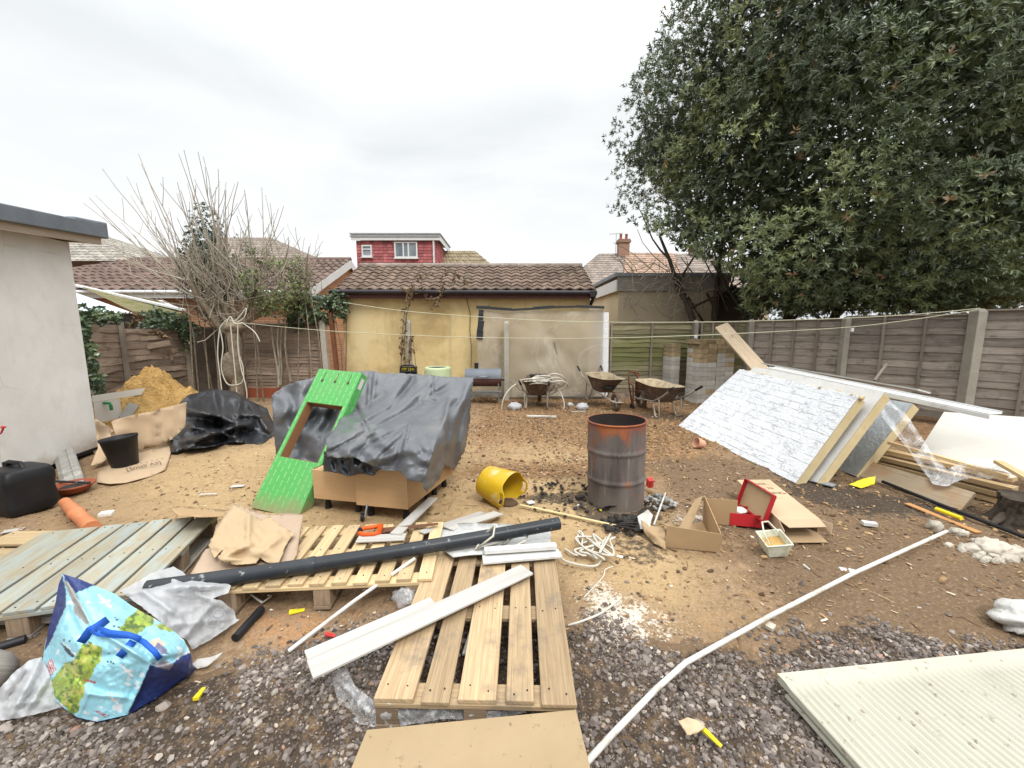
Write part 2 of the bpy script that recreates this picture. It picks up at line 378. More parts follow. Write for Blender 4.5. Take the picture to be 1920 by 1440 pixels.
b.inputs['Scale'].default_value = 1; b.inputs['Brick Width'].default_value = .225; b.inputs['Row Height'].default_value = .075; b.inputs['Mortar Size'].default_value = .007
M['brick'] = q.fin(b.outputs[0], .85, q.bump(q.noise(60, 3), .2, .004), .2)
def rooftile(name, c1, c2, spot, amt=.55, lo=.5, hi=.62):
    q = NT(name); c = q.mix(q.ramp(q.noise(5, 5), [(.3, 0), (.7, 1)]), c1, c2)
    c = q.mix(1, c, q.ramp(q.attr('rnd'), [(0, .7), (1, 1.25)]), 'MULTIPLY')
    d = q.ramp(q.noise(9, 6, None, .7), [(lo, 0), (hi, 1)]); c = q.mix(q.math('MULTIPLY', d, amt), c, spot)
    return q.fin(c, .85, q.bump(q.noise(30, 4), .3, .006), .12)
M['tile'] = rooftile('mossy_brown_tile', (.175, .118, .092), (.115, .08, .064), (.27, .235, .165))
M['tile_brown'] = rooftile('brown_tile', (.17, .118, .098), (.12, .084, .072), (.23, .18, .15), .35)
M['tile_grey'] = rooftile('grey_brown_tile', (.27, .225, .195), (.21, .17, .148), (.40, .35, .29), .4)
M['tile_pale'] = rooftile('pale_grey_tile', (.33, .305, .265), (.27, .25, .22), (.3, .27, .22), .3)
M['tile_orange'] = rooftile('orange_brown_tile', (.36, .25, .19), (.30, .205, .155), (.30, .25, .17), .4)
M['tile_moss'] = rooftile('lichen_covered_tile', (.27, .22, .16), (.20, .16, .115), (.27, .23, .09), .7, .46, .62)
M['tile_red'] = rooftile('red_hung_tile', (.40, .13, .13), (.34, .105, .11), (.5, .22, .2), .3)  # red lightened so the colour carries the haze over the distant dormer
M['upvc'] = plain('white_plastic_trim', (.66, .66, .65), (.60, .60, .59), 3, .4, .05, 30, rv=.05, dirt=(.42, .40, .36), dsc=4, dlo=.58, dhi=.85)
M['gutter'] = plain('black_gutter', (.025, .02, .024), (.035, .028, .03), 5, .4, .05, 30)
M['fasciabrown'] = plain('dark_red_fascia', (.075, .03, .028), (.10, .04, .036), 5, .6, .1, 30)
M['felt'] = plain('grey_roof_felt', (.16, .18, .21), (.22, .24, .27), 5, .65, .3, 50)
M['lead'] = plain('grey_flashing', (.30, .32, .33), (.24, .25, .26), 4, .5, .1, 30)
M['soffit'] = wood('bare_soffit_timber', (.36, .29, .22), (.28, .22, .17), (.18, .14, .1))
q = NT('window_glass'); M['glass'] = q.fin(q.ramp(q.noise(1.2, 2), [(.35, (.10, .13, .15)), (.65, (.28, .31, .33))]), .06, None, .8)
M['curtain'] = plain('net_curtain', (.5, .5, .5), (.42, .42, .42), 4, .9)
M['metal'] = plain('grey_steel', (.25, .26, .27), (.33, .33, .34), 6, .45, .1, 40, metal=.6)
M['corr'] = plain('white_corrugated_sheet', (.66, .72, .80), (.58, .64, .70), 2, .3, .1, 20)
# black polythene
def film(name, c1, c2, rough, dust, amt, bs=7, b1=.5, b2=.35, dlo=.45, dhi=.75):
    q = NT(name); c = q.mix(q.noise(3, 5), c1, c2)
    d = q.ramp(q.noise(2.6, 7, None, .68), [(dlo, 0), (dhi, 1)]); c = q.mix(q.math('MULTIPLY', d, amt), c, dust)
    r1 = q.vor(bs, None, 'F1'); n2 = q.noise(bs*1.7, 4, None, .5, 1.2); n3 = q.math('ABSOLUTE', q.math('SUBTRACT', q.noise(bs*.8, 3, None, .5, .8), .5))
    nm = q.bump(n3, b1, .06, q.bump(n2, b2, .02))
    return q.fin(c, rough, nm, .5)
M['tarp'] = film('grey_black_polythene', (.07, .073, .081), (.115, .12, .13), .36, (.20, .19, .17), .55, 4, .3, .12, .5, .8)
M['tarp_black'] = film('black_polythene', (.016, .017, .02), (.03, .032, .038), .3, (.13, .12, .105), .3, 5, .3, .12, .55, .85)
def clearfilm(name, tint, alpha, rough=.2, bs=9, a0=.15):
    q = NT(name); n = q.noise(bs, 5, None, .6, 1.5); rd = q.math('ABSOLUTE', q.math('SUBTRACT', q.noise(bs*.7, 4, None, .6, 1.), .5))
    q.fin(tint, rough, q.bump(rd, .25, .03, q.bump(n, .15, .01)), .6)
    fr = q.ramp(rd, [(0, min(1, alpha+.22)), (.04, alpha), (.3, alpha*.8+a0*.2)])
    q.l(fr, q.b.inputs['Alpha']); return q.m
M['clear'] = clearfilm('clear_polythene', (.84, .86, .88), .24, .15, 5, .1)
M['milky'] = clearfilm('milky_polythene', (.86, .87, .88), .78, .3, 11, .8)
q = NT('white_carrier_film'); n = q.noise(11, 5, None, .6, 1.4); rd = q.math('ABSOLUTE', q.math('SUBTRACT', q.noise(9, 4, None, .6, 1.2), .5))
q.fin(q.mix(q.noise(5, 4), (.70, .705, .72), (.60, .61, .625)), .45, q.bump(rd, .2, .03, q.bump(n, .1, .01)), .35); q.b.inputs['Alpha'].default_value = .84; tr_ = q.n('ShaderNodeBsdfTranslucent'); tr_.inputs[0].default_value = (.75, .76, .78, 1); ms_ = q.n('ShaderNodeMixShader'); ms_.inputs[0].default_value = .35; q.l(q.b.outputs[0], ms_.inputs[1]); q.l(tr_.outputs[0], ms_.inputs[2]); q.l(ms_.outputs[0], q.o.inputs[0]); M['bagwhite'] = q.m
M['dustsheet'] = clearfilm('dusty_polythene_screen', (.40, .345, .265), .66, .4, 1.1, .6)
M['card'] = plain('corrugated_cardboard', (.44, .31, .18), (.38, .26, .145), 3, .9, .15, 60, dirt=(.28, .19, .11), dsc=3, dlo=.62, dhi=.85, rv=.12)
M['card_pale'] = plain('pale_cardboard', (.50, .37, .245), (.44, .32, .205), 2.5, .9, .15, 40, dirt=(.40, .28, .17), dsc=3, dlo=.58, dhi=.8, rv=.12)
M['card_inside'] = plain('cardboard_inside', (.46, .31, .17), (.41, .27, .145), 4, .9, .15, 60)
M['kraft'] = film('kraft_paper', (.40, .285, .165), (.45, .33, .20), .85, (.46, .31, .17), .5, 6, .35, .2)
M['redcard'] = plain('red_card', (.46, .025, .03), (.40, .02, .028), 6, .55, .1, 50)
# foil faced insulation
q = NT('embossed_foil'); u = q.sep(q.co('UV')); wv = q.math('FRACT', q.math('ADD', q.math('MULTIPLY', u[1], 9.), q.math('MULTIPLY', q.noise(3, 4), .5)))
ln = q.ramp(wv, [(0, 1), (.07, 1), (.13, 0), (1, 0)]); br = q.ramp(q.noise(1, 4, q.co('UV', (7, 20, 1)), .6), [(.42, 0), (.55, 1)])
n3 = q.math('ABSOLUTE', q.math('SUBTRACT', q.noise(1, 5, q.co('UV', (6, 11, 1)), .6, 1.4), .5)); cr_ = q.ramp(n3, [(0, 1), (.04, 0)])
k = q.math('MAXIMUM', q.math('MULTIPLY', q.math('MULTIPLY', ln, br), .75), q.math('MULTIPLY', q.math('MULTIPLY', cr_, q.ramp(q.noise(6, 3), [(.45, 0), (.6, 1)])), .7))
c = q.mix(k, (.70, .71, .73), (.20, .21, .23))  # dark rows and creases put the shading of the wrinkles into the colour
M['foil'] = q.fin(c, .42, q.bump(q.noise(1, 5, q.co('UV', (14, 22, 1)), .6, 1), .5, .02), .5, Metallic=.15)
M['foilgrey'] = plain('dull_foil', (.42, .44, .45), (.34, .36, .37), 10, .45, .5, 26, .02, metal=.3)
M['foam'] = plain('yellow_foam_edge', (.58, .47, .28), (.48, .38, .21), 5, .9, .3, 60, .006, dirt=(.36, .25, .12), dsc=6, dlo=.6, dhi=.8)
M['cream'] = plain('cream_board', (.66, .635, .58), (.62, .595, .54), 2, .6, .05, 30, rv=.05)
M['whitetrim'] = plain('white_board', (.60, .59, .57), (.53, .52, .50), 5, .5, .1, 40, dirt=(.36, .33, .28), dsc=8, dlo=.58, dhi=.8, rv=.08)
M['marble'] = plain('speckled_white_sheet', (.52, .52, .50), (.42, .42, .405), 22, .5, .2, 40, dirt=(.36, .36, .35), dsc=24, dlo=.55, dhi=.66, rv=.05)
# green printed box
q = NT('green_printed_card'); s = q.sep(q.co('UV')); cx = q.math('MULTIPLY', s[0], 1/.062); fx = q.math('FRACT', cx)
cy = q.math('ADD', q.math('MULTIPLY', s[1], 1/.085), q.math('MULTIPLY', q.math('FLOOR', cx), .5)); fy = q.math('FRACT', cy)
a = q.math('LESS_THAN', q.math('ABSOLUTE', q.math('SUBTRACT', fx, .5)), .085); b = q.math('LESS_THAN', q.math('ABSOLUTE', q.math('SUBTRACT', fy, .5)), .36)
tx = q.math('GREATER_THAN', q.math('FRACT', q.math('MULTIPLY', s[1], 1/.0075)), .28)
k = q.math('MULTIPLY', q.math('MULTIPLY', a, b), q.math('MULTIPLY', tx, q.ramp(q.noise(55, 3), [(.4, .35), (.6, 1)])))
c = q.mix(q.math('MULTIPLY', k, .75), q.mix(q.noise(4, 4), (.065, .31, .07), (.09, .365, .095)), (.36, .60, .28))
c = q.mix(q.math('MULTIPLY', q.ramp(q.noise(3.5, 7, None, .7), [(.5, 0), (.7, 1)]), .35), c, (.20, .25, .12)); c = q.mix(q.ramp(q.math('ADD', q.sep(q.tc.outputs['Object'])[2], q.math('MULTIPLY', q.noise(9, 5), .15)), [(.09, .7), (.2, 0)]), c, (.26, .19, .11))
M['green'] = q.fin(c, .5, q.bump(q.noise(9, 4), .15, .01), .4)
M['greencut'] = plain('cut_card_edge', (.30, .15, .07), (.25, .12, .055), 5, .9)
M['black'] = plain('black_plastic', (.012, .012, .014), (.022, .022, .025), 6, .45, .15, 30, dirt=(.16, .14, .12), dsc=9, dlo=.66, dhi=.8)
M['pipe'] = plain('black_drain_pipe', (.022, .025, .03), (.036, .04, .046), 5, .35, .1, 40, dirt=(.34, .34, .32), dsc=16, dlo=.62, dhi=.72)
M['yellow_p'] = plain('yellow_plastic', (.70, .45, .022), (.62, .385, .018), 4, .4, .1, 30, dirt=(.62, .52, .33), dsc=5, dlo=.55, dhi=.72)
M['brightyellow'] = plain('bright_yellow_plastic', (.75, .62, .03), (.70, .56, .02), 6, .4)
M['red_p'] = plain('red_plastic', (.55, .05, .05), (.5, .04, .04), 6, .4)
M['orange'] = plain('orange_plastic', (.68, .10, .012), (.62, .085, .01), 6, .45)
M['orangepipe'] = plain('orange_drain_pipe', (.58, .22, .10), (.52, .19, .085), 5, .55, .2, 30, dirt=(.5, .4, .3), dsc=12, dlo=.58, dhi=.75)
M['terracotta'] = plain('terracotta', (.36, .10, .05), (.30, .085, .045), 6, .7, .2, 40, dirt=(.4, .3, .25), dsc=10, dlo=.65, dhi=.8)
M['potpink'] = plain('pale_terracotta', (.55, .30, .20), (.48, .25, .17), 9, .85, .3, 40, dirt=(.25, .16, .1), dsc=8)
M['rope'] = plain('white_rope', (.60, .57, .50), (.50, .465, .39), 30, .85, .4, 120, rv=.1)
M['line'] = plain('washing_line', (.66, .64, .45), (.6, .58, .42), 20, .6)
M['conduit'] = plain('white_conduit', (.58, .56, .52), (.49, .47, .43), 5, .5, .1, 40, dirt=(.36, .30, .23), dsc=9, dlo=.5, dhi=.72)
M['timbercap'] = wood('bamboo', (.55, .46, .25), (.47, .38, .2), (.3, .24, .12), kn=False)
M['rust'] = plain('rusty_steel', (.20, .085, .04), (.115, .06, .04), 9, .8, .4, 50, dirt=(.32, .13, .04), dsc=5, dlo=.55, dhi=.75, metal=.2)
M['galv'] = plain('mud_splashed_steel', (.40, .36, .30), (.28, .25, .21), 7, .7, .2, 40, dirt=(.22, .14, .08), dsc=7)
M['mortar_tray'] = plain('mortar_crusted_tray', (.40, .33, .225), (.27, .215, .14), 11, .9, .6, 40, .015, dirt=(.22, .14, .085), dsc=9, dlo=.5, dhi=.68)
M['brownmetal'] = plain('rusted_brown_tray', (.13, .085, .06), (.08, .055, .042), 9, .8, .3, 50, dirt=(.3, .22, .15), dsc=7)
q = NT('burnt_drum'); z = q.sep(q.tc.outputs['Object'])[2]; n = q.noise(4.5, 6, q.co('Object', (1, 1, .55)), .62)
c = q.mix(q.ramp(q.noise(3, 6, q.co('Object', (2.2, 2.2, .5)), .6), [(.33, 0), (.66, 1)]), (.075, .058, .053), (.165, .14, .13))
rm = q.ramp(q.math('MULTIPLY', q.math('ADD', q.math('ADD', q.math('MULTIPLY', z, 1.1), q.math('MULTIPLY', n, .55)), q.math('MULTIPLY', q.noise(1, 4, q.co('Object', (9, 9, .8)), .6), .35)), .5), [(.585, 0), (.635, .8), (.68, 1)])
c = q.mix(q.math('MULTIPLY', rm, .95), c, q.mix(q.ramp(n, [(.42, 0), (.62, 1)]), (.22, .05, .025), (.34, .105, .035)))
c = q.mix(q.math('MULTIPLY', q.ramp(q.noise(6, 5), [(.57, 0), (.68, 1)]), .6), c, (.26, .10, .045))
wt = q.ramp(q.noise(1, 5, q.co('Object', (15, 15, 1.3)), .65), [(.62, 0), (.7, 1)]); c = q.mix(q.math('MULTIPLY', wt, .55), c, (.46, .43, .40))
c = q.mix(q.ramp(z, [(.0, .55), (.22, 0)]), c, (.22, .185, .14))
M['drum'] = q.fin(c, .72, q.bump(q.noise(35, 5), .4, .006), .35, Metallic=.15)
M['soot'] = plain('sooty_steel', (.045, .032, .028), (.025, .02, .018), 6, .85, .3, 40)
M['ash'] = plain('ash', (.36, .35, .33), (.20, .19, .18), 25, .95, .5, 90, rv=.4)
M['char'] = plain('charred_bits', (.02, .018, .017), (.05, .045, .04), 12, .85, .4, 50)
M['sand'] = plain('building_sand', (.55, .345, .13), (.44, .262, .085), 9, .95, 1., 26, .05, dirt=(.36, .21, .07), dsc=11, dlo=.55, dhi=.72)
M['plaster'] = plain('set_plaster_lump', (.54, .49, .41), (.40, .355, .29), 14, .9, .6, 40, .01, dirt=(.4, .3, .2), dsc=8, dlo=.62, dhi=.82)
M['rag'] = plain('white_cloth', (.72, .70, .66), (.60, .58, .54), 7, .95, .6, 25, .02, dirt=(.5, .4, .3), dsc=6, dlo=.6, dhi=.8)
M['tub'] = plain('cloudy_plastic_tub', (.68, .71, .60), (.60, .62, .50), 9, .35, .2, 30, dirt=(.45, .36, .25), dsc=9, dlo=.5, dhi=.7)
M['mint'] = plain('pale_green_plastic', (.50, .57, .36), (.43, .50, .30), 3, .5, .1, 30, dirt=(.25, .26, .16), dsc=5, dlo=.6, dhi=.8)
M['bbq'] = plain('faded_grey_lid', (.17, .19, .215), (.13, .145, .165), 4, .5, .15, 40, dirt=(.22, .12, .08), dsc=5, dlo=.6, dhi=.8)
M['bbqbase'] = plain('rusty_firebox', (.12, .055, .045), (.085, .045, .04), 6, .75, .3, 40)
M['cladding'] = plain('cream_profiled_sheet', (.47, .455, .37), (.415, .40, .325), 4, .5, .05, 40, dirt=(.24, .19, .13), dsc=24, dlo=.6, dhi=.7, rv=.05)
M['navy'] = plain('navy_woven_plastic', (.018, .035, .15), (.025, .05, .19), 8, .45, .2, 60)
M['blue'] = plain('blue_webbing', (.02, .11, .50), (.015, .09, .42), 10, .6, .2, 120)
M['ink'] = plain('dark_print', (.09, .065, .04), (.12, .09, .06), 8, .9)
M['slate'] = plain('grey_slab', (.34, .33, .30), (.25, .24, .22), 6, .9, .3, 60, dirt=(.5, .48, .42), dsc=4, dlo=.55, dhi=.75)
M['lino'] = plain('crumpled_paper', (.54, .52, .48), (.46, .44, .4), 9, .8, .3, 30)
q = NT('printed_bag'); c = q.attr('col', 0)
M['bagprint'] = q.fin(c, .38, q.bump(q.math('ABSOLUTE', q.math('SUBTRACT', q.noise(9, 4, None, .55, .9), .5)), .4, .03, q.bump(q.noise(26, 3), .15, .006)), .5)
def leafmat(name, st, rough=.4, spec=.5, tr=.12, sp=.0):
    q = NT(name); c = q.ramp(q.attr('rnd'), st); q.fin(c, rough, None, spec)
    t = q.n('ShaderNodeBsdfTranslucent'); q.l(c, t.inputs[0]); m = q.n('ShaderNodeMixShader'); m.inputs[0].default_value = tr
    q.l(q.b.outputs[0], m.inputs[1]); q.l(t.outputs[0], m.inputs[2]); q.l(m.outputs[0], q.o.inputs[0]); return q.m
M['laurel'] = leafmat('glossy_evergreen_leaf', [(0, (.045, .062, .032)), (.3, (.092, .12, .052)), (.6, (.155, .19, .075)), (.93, (.29, .31, .115)), (.95, (.30, .20, .09)), (1, (.34, .22, .12))], .4, .5)
M['ivy'] = leafmat('ivy_leaf', [(0, (.03, .055, .028)), (.5, (.06, .10, .045)), (.9, (.13, .18, .08)), (1, (.3, .34, .2))], .35, .6)
M['holly'] = leafmat('blue_green_leaf', [(0, (.05, .085, .065)), (.6, (.09, .13, .095)), (1, (.17, .21, .14))], .5, .4)
M['oliveleaf'] = leafmat('olive_leaf', [(0, (.08, .10, .035)), (.6, (.16, .19, .07)), (1, (.30, .32, .14))], .5, .4)
M['dead'] = leafmat('dead_leaf', [(0, (.09, .06, .035)), (.6, (.17, .11, .06)), (1, (.3, .21, .12))], .8, .2)
M['mossfelt'] = plain('mossy_felt', (.13, .115, .06), (.20, .175, .10), 6, .9, .5, 30, .02, dirt=(.10, .11, .03), dsc=5, dlo=.5, dhi=.65, spec=.05)
M['oldbrick'] = plain('weathered_chimney_brick', (.32, .19, .135), (.24, .145, .105), 9, .9, .3, 40, dirt=(.2, .17, .14), dsc=6)
M['stone'] = plain('crushed_stone', (.21, .19, .19), (.33, .30, .295), 22, .85, .4, 70, rv=0)
q = NT('crushed_stone_mix'); c = q.ramp(q.attr('rnd'), [(0, (.045, .036, .032)), (.3, (.085, .068, .06)), (.55, (.135, .11, .10)), (.78, (.20, .168, .152)), (.93, (.32, .275, .245)), (.985, (.46, .39, .32)), (.992, (.34, .13, .09)), (1, (.38, .25, .15))])
c = q.mix(q.ramp(q.noise(30, 4), [(.35, 0), (.7, 1)]), c, q.mix(.4, c, (.26, .21, .165))); M['stones'] = q.fin(c, .8, q.bump(q.noise(90, 4), .4, .004), .35)
q = NT('soil_clod'); c = q.ramp(q.attr('rnd'), [(0, (.07, .045, .028)), (.3, (.14, .088, .05)), (.7, (.27, .17, .088)), (1, (.46, .31, .16))]); M['clod'] = q.fin(c, .95, q.bump(q.noise(50, 4), .5, .01), .2)
q = NT('litter_chip'); c = q.ramp(q.attr('rnd'), [(0, (.08, .05, .03)), (.4, (.20, .115, .06)), (.7, (.40, .25, .13)), (.86, (.55, .48, .36)), (1, (.72, .69, .62))]); M['chips'] = q.fin(c, .85, None, .3)
# ground: colour zones stored per vertex, fine grain from noise
q = NT('yard_ground'); zc = q.n('ShaderNodeAttribute', attribute_name='zone'); zs = q.n('ShaderNodeSeparateColor'); q.l(zc.outputs[0], zs.inputs[0])
zc2 = q.n('ShaderNodeAttribute', attribute_name='zone2'); zs2 = q.n('ShaderNodeSeparateColor'); q.l(zc2.outputs[0], zs2.inputs[0])
nA = q.noise(2.3, 8, None, .65); nB = q.noise(14, 7, None, .68); nC = q.noise(60, 5, None, .7)
def masked(m, n, s=.5): return q.ramp(q.math('ADD', m, q.math('MULTIPLY', q.math('SUBTRACT', n, .5), s*2)), [(.4, 0), (.6, 1)])
c = q.mix(q.ramp(nA, [(.3, 0), (.7, 1)]), (.31, .21, .125), (.215, .14, .08))
c = q.mix(q.ramp(nB, [(.46, 0), (.66, 1)]), c, (.155, .095, .052)); c = q.mix(q.ramp(q.noise(6, 8, None, .7), [(.56, 0), (.68, .7)]), c, (.33, .185, .08))
sandc = q.mix(q.ramp(nB, [(.35, 0), (.7, 1)]), (.43, .30, .16), (.32, .215, .108)); c = q.mix(q.ramp(q.math('ADD', zs.outputs[0], q.math('MULTIPLY', q.math('SUBTRACT', q.math('ADD', q.math('MULTIPLY', nA, .6), q.math('MULTIPLY', nB, .4)), .5), 1.9)), [(.2, 0), (.8, 1)]), c, sandc)
mul = q.mix(q.ramp(nB, [(.4, 0), (.6, 1)]), (.10, .055, .028), (.31, .18, .085)); c = q.mix(masked(zs.outputs[1], nB, .75), c, mul)
c = q.mix(masked(zs2.outputs[0], nA, .5), c, q.mix(nC, (.125, .08, .046), (.19, .125, .074)))
c = q.mix(q.math('MULTIPLY', masked(zs2.outputs[1], nB, .7), .85), c, (.035, .028, .024))
c = q.mix(masked(zs2.outputs[2], nB, .6), c, (.34, .19, .095))
c = q.mix(q.math('MULTIPLY', masked(zs.outputs[2], q.math('ADD', q.math('MULTIPLY', nC, .6), q.math('MULTIPLY', nB, .4)), 1.4), .85), c, (.62, .57, .49))
c = q.mix(q.ramp(nC, [(.55, 0), (.66, .75)]), c, q.mix(.5, c, (.50, .39, .26))); c = q.mix(q.ramp(nC, [(.32, .75), (.45, 0)]), c, (.11, .07, .042))
M['ground'] = q.fin(c, .95, q.bump(nC, .5, .008, q.bump(nB, .6, .03)), .2)
# ------------------------------------------------------------------ ground: one sheet to the horizon
def blob(X, Y, cx, cy, rx, ry, rot=0):
    c, s = math.cos(rot), math.sin(rot); dx = X-cx; dy = Y-cy
    return np.exp(-(((dx*c+dy*s)/rx)**2+((-dx*s+dy*c)/ry)**2))
def axis(a, b, st, lim):
    m = list(np.arange(a, b+1e-6, st)); hi = []; lo = []; d = st
    x = b
    while x < lim: d *= 1.35; x += d; hi.append(x)
    x = a; d = st
    while x > -lim: d *= 1.35; x -= d; lo.append(x)
    return np.array(lo[::-1]+m+hi)
GRV = [G(*p) for p in ((-260, 1390), (0, 1330), (150, 1300), (380, 1262), (450, 1232), (540, 1215), (620, 1180), (700, 1165), (1060, 1172), (1140, 1160), (1250, 1195), (1320, 1192), (1420, 1225), (1480, 1190), (1560, 1163), (1650, 1160), (1760, 1185), (1920, 1215), (2300, 1290))]
GX = np.array([p.x for p in GRV]); GY = np.array([p.y for p in GRV])
def gravel_edge(x): return np.interp(x, GX, GY)
def ground_h(X, Y):
    near = np.clip((14-np.hypot(X, Y))/4, 0, 1)
    back = np.clip((Y-4.6)/1.5, 0, 1)
    h = (fbm(X, Y, .8, 3, 3)-.5)*.05+(fbm(X, Y, 4, 3, 5)-.5)*.04+(fbm(X, Y, 11, 3, 15, True)-.6)*.018+(fbm(X, Y, 9, 3, 8, True)-.6)*.045*back*np.clip((X+2.2)/1, 0, 1)
    return h*near*np.clip(Y/1.2, .3, 1)-.006
gx = axis(-9, 9, .04, 400); gy = axis(.7, 10.4, .035, 400); X, Y = np.meshgrid(gx, gy); Z = ground_h(X, Y)
Z = Z-.03*(np.hypot(X, Y) > 40)
nv = len(gx); fi = np.arange(len(gy)-1)[:, None]*nv+np.arange(nv-1)[None]; fi = fi.ravel()
ground = np_mesh('ground', np.stack([X.ravel(), Y.ravel(), Z.ravel()], 1), np.stack([fi, fi+1, fi+1+nv, fi+nv], 1), M['ground'], smooth=True)
ground['kind'] = 'structure'; ground['label'] = 'churned sandy earth of the back yard'
x = X.ravel(); y = Y.ravel(); n = fbm(x, y, 1.6, 3, 11)
sand = np.clip(blob(x, y, -2.9, 4.6, 1.7, 1.3)*1.15+blob(x, y, -1.2, 3.3, 1.6, .8)*.6+blob(x, y, .3, 3.5, 1., .9)*.6+blob(x, y, .35, 5.2, 1.3, 1.6)*.62+blob(x, y, .9, 2.5, .55, .5)*.62+blob(x, y, 2.2, 5.5, .45, .4)*.8+blob(x, y, .45, 1.62, .12, .1)+blob(x, y, .75, 1.45, .09, .08)*.7, 0, 1)
mulch = np.clip(np.clip((y-4.0)/2.0, 0, 1)*np.clip((x+1.2)/.8, 0, 1)*.66+blob(x, y, .1, 4.4, .9, .35)*.7+blob(x, y, 1.8, 4.6, .8, .6)*.6+blob(x, y, 2.3, 6.4, .6, .9)*.5, 0, 1)
dust = np.clip(blob(x, y, .68, 2.06, .32, .2)*.52+blob(x, y, .55, 2.3, .16, .25)*.42+blob(x, y, 1.6, 3.3, .25, .25)*.5, 0, 1)
brown = np.clip(np.clip((x-1.1)/.8, 0, 1)*np.clip((6-y)/1.5, 0, 1)*.75+np.clip((-1.4-x)/.6, 0, 1)*np.clip((3.2-y)/.6, 0, 1)*.7+(y < gravel_edge(x))*.9, 0, 1)
black = np.clip(blob(x, y, .95, 3.45, .42, .36)*1.0+blob(x, y, .35, 3.75, .45, .2, .2)*.65+blob(x, y, 1.0, 2.75, .3, .3)*.55+blob(x, y, 3.2, 5.2, .3, 1.7, -.05)*.85+blob(x, y, 3.6, 3.6, .9, .35, -.3)*.85+blob(x, y, 2.6, 7.3, 1.1, .5)*.6+blob(x, y, 1.0, 8.6, 2.2, .45)*.6+(y < gravel_edge(x)-.05)*.58, 0, 1)
rust = np.clip(blob(x, y, -1.2, 2.0, .5, .22)*.6+blob(x, y, .95, 6.5, .9, 1.)*.4+blob(x, y, 2.3, 5.2, .5, .5)*.5+blob(x, y, .05, 3.85, .25, .2)*.6, 0, 1)
one = np.ones_like(x)
for nm, a, b, c in (('zone', sand, mulch, dust), ('zone2', brown, black, rust)):
    at = ground.data.attributes.new(nm, 'FLOAT_COLOR', 'POINT'); at.data.foreach_set('color', np.stack([a, b, c, one], 1).astype(np.float32).ravel())
# ------------------------------------------------------------------ scattered stones and clods
def ico():
    bm = bmesh.new(); bmesh.ops.create_icosphere(bm, subdivisions=1, radius=1); v = np.array([q.co[:] for q in bm.verts]); f = np.array([[q.index for q in t.verts] for t in bm.faces]); bm.free(); return v, f
ICV, ICF = ico()
def scatter(name, P, size, mat, flat=(.5, .9), jit=.35, rnd=None, sink=.3):
    n = len(P); k = len(ICV)
    v = np.repeat(ICV[None], n, 0)*(1+RNG.uniform(-jit, jit, (n, k, 1)))
    v = v*np.stack([RNG.uniform(.7, 1.3, n), RNG.uniform(.6, 1., n), RNG.uniform(*flat, n)], 1)[:, None, :]
    a = RNG.uniform(0, 6.28, n); t = RNG.uniform(-.5, .5, n)
    ca, sa, ct, st = np.cos(a), np.sin(a), np.cos(t), np.sin(t)
    x, y, z = v[..., 0], v[..., 1], v[..., 2]; y, z = y*ct[:, None]-z*st[:, None], y*st[:, None]+z*ct[:, None]
    x, y = x*ca[:, None]-y*sa[:, None], x*sa[:, None]+y*ca[:, None]
    v = np.stack([x, y, z], -1)*size[:, None, None]
    P = P.copy(); P[:, 2] += size*(.5-sink); v = v+P[:, None, :]
    f = (ICF[None]+(np.arange(n)*k)[:, None, None]).reshape(-1, 3)
    r = RNG.uniform(0, 1, n) if rnd is None else rnd
    return np_mesh(name, v.reshape(-1, 3), f, mat, np.repeat(r, len(ICF)))
def zone_pts(n, x0, x1, y0, y1, fn):
    x = RNG.uniform(x0, x1, n); y = RNG.uniform(y0, y1, n); k = RNG.uniform(0, 1, n) < fn(x, y); x, y = x[k], y[k]
    return np.stack([x, y, ground_h(x, y)], 1)
def gfn(x, y):
    e = gravel_edge(x)+(fbm(x, y, 4, 3, 21)-.5)*.35; hole = fbm(x, y, 2.2, 3, 40)
    bare = np.clip(blob(x, y, .45, 1.62, .13, .1)+blob(x, y, .75, 1.45, .1, .08)*.9+blob(x, y, 1.1, 2.0, .2, .12)*.7, 0, 1)
    return np.clip((e-y+(fbm(x, y, 9, 2, 77)-.5)*.25)/.22+.2, 0.012, 1)*(.3+.7*np.clip((hole-.36)*14, 0, 1))*(1-bare)*np.clip((y-.9)/.1, .2, 1)
P = zone_pts(98000, -3., 3.6, .95, 2.45, gfn); sz = .0042+.0125*RNG.uniform(0, 1, len(P))**3.4
g = scatter('gravel', P, sz, M['stones']); tag(g, 'dark purplish crushed stone spread over the front of the yard', None, None, 'stuff')
P = zone_pts(420, -3., 3.6, 1.0, 2.4, gfn); sz = RNG.uniform(.016, .03, len(P))
g = scatter('larger_stones', P, sz, M['stones'], rnd=RNG.uniform(.3, 1, len(P))); tag(g, 'larger pale and reddish stones lying among the crushed stone', None, None, 'stuff')
def cfn(x, y): return np.clip(np.clip((y-4.2)/2.5, 0, 1)*np.clip((x+1.6)/.6, 0, 1)+np.clip((x-.3)/2, 0, .4)*np.clip((y-2)/1, 0, 1)+blob(x, y, .1, 4.4, .9, .4)+.05+blob(x, y, -2, 4.4, 1.2, .8)*.25, 0, 1)*(fbm(x, y, 1.7, 3, 50)**1.6*2)*(y > gravel_edge(x))
P = zone_pts(46000, -5, 6, 2.2, 9.3, cfn); sz = .005+.021*RNG.uniform(0, 1, len(P))**3.5
g = scatter('soil_clods', P, sz, M['clod'], (.4, .8), .4); tag(g, 'brown clods and bark scattered over the bare earth', None, None, 'stuff')
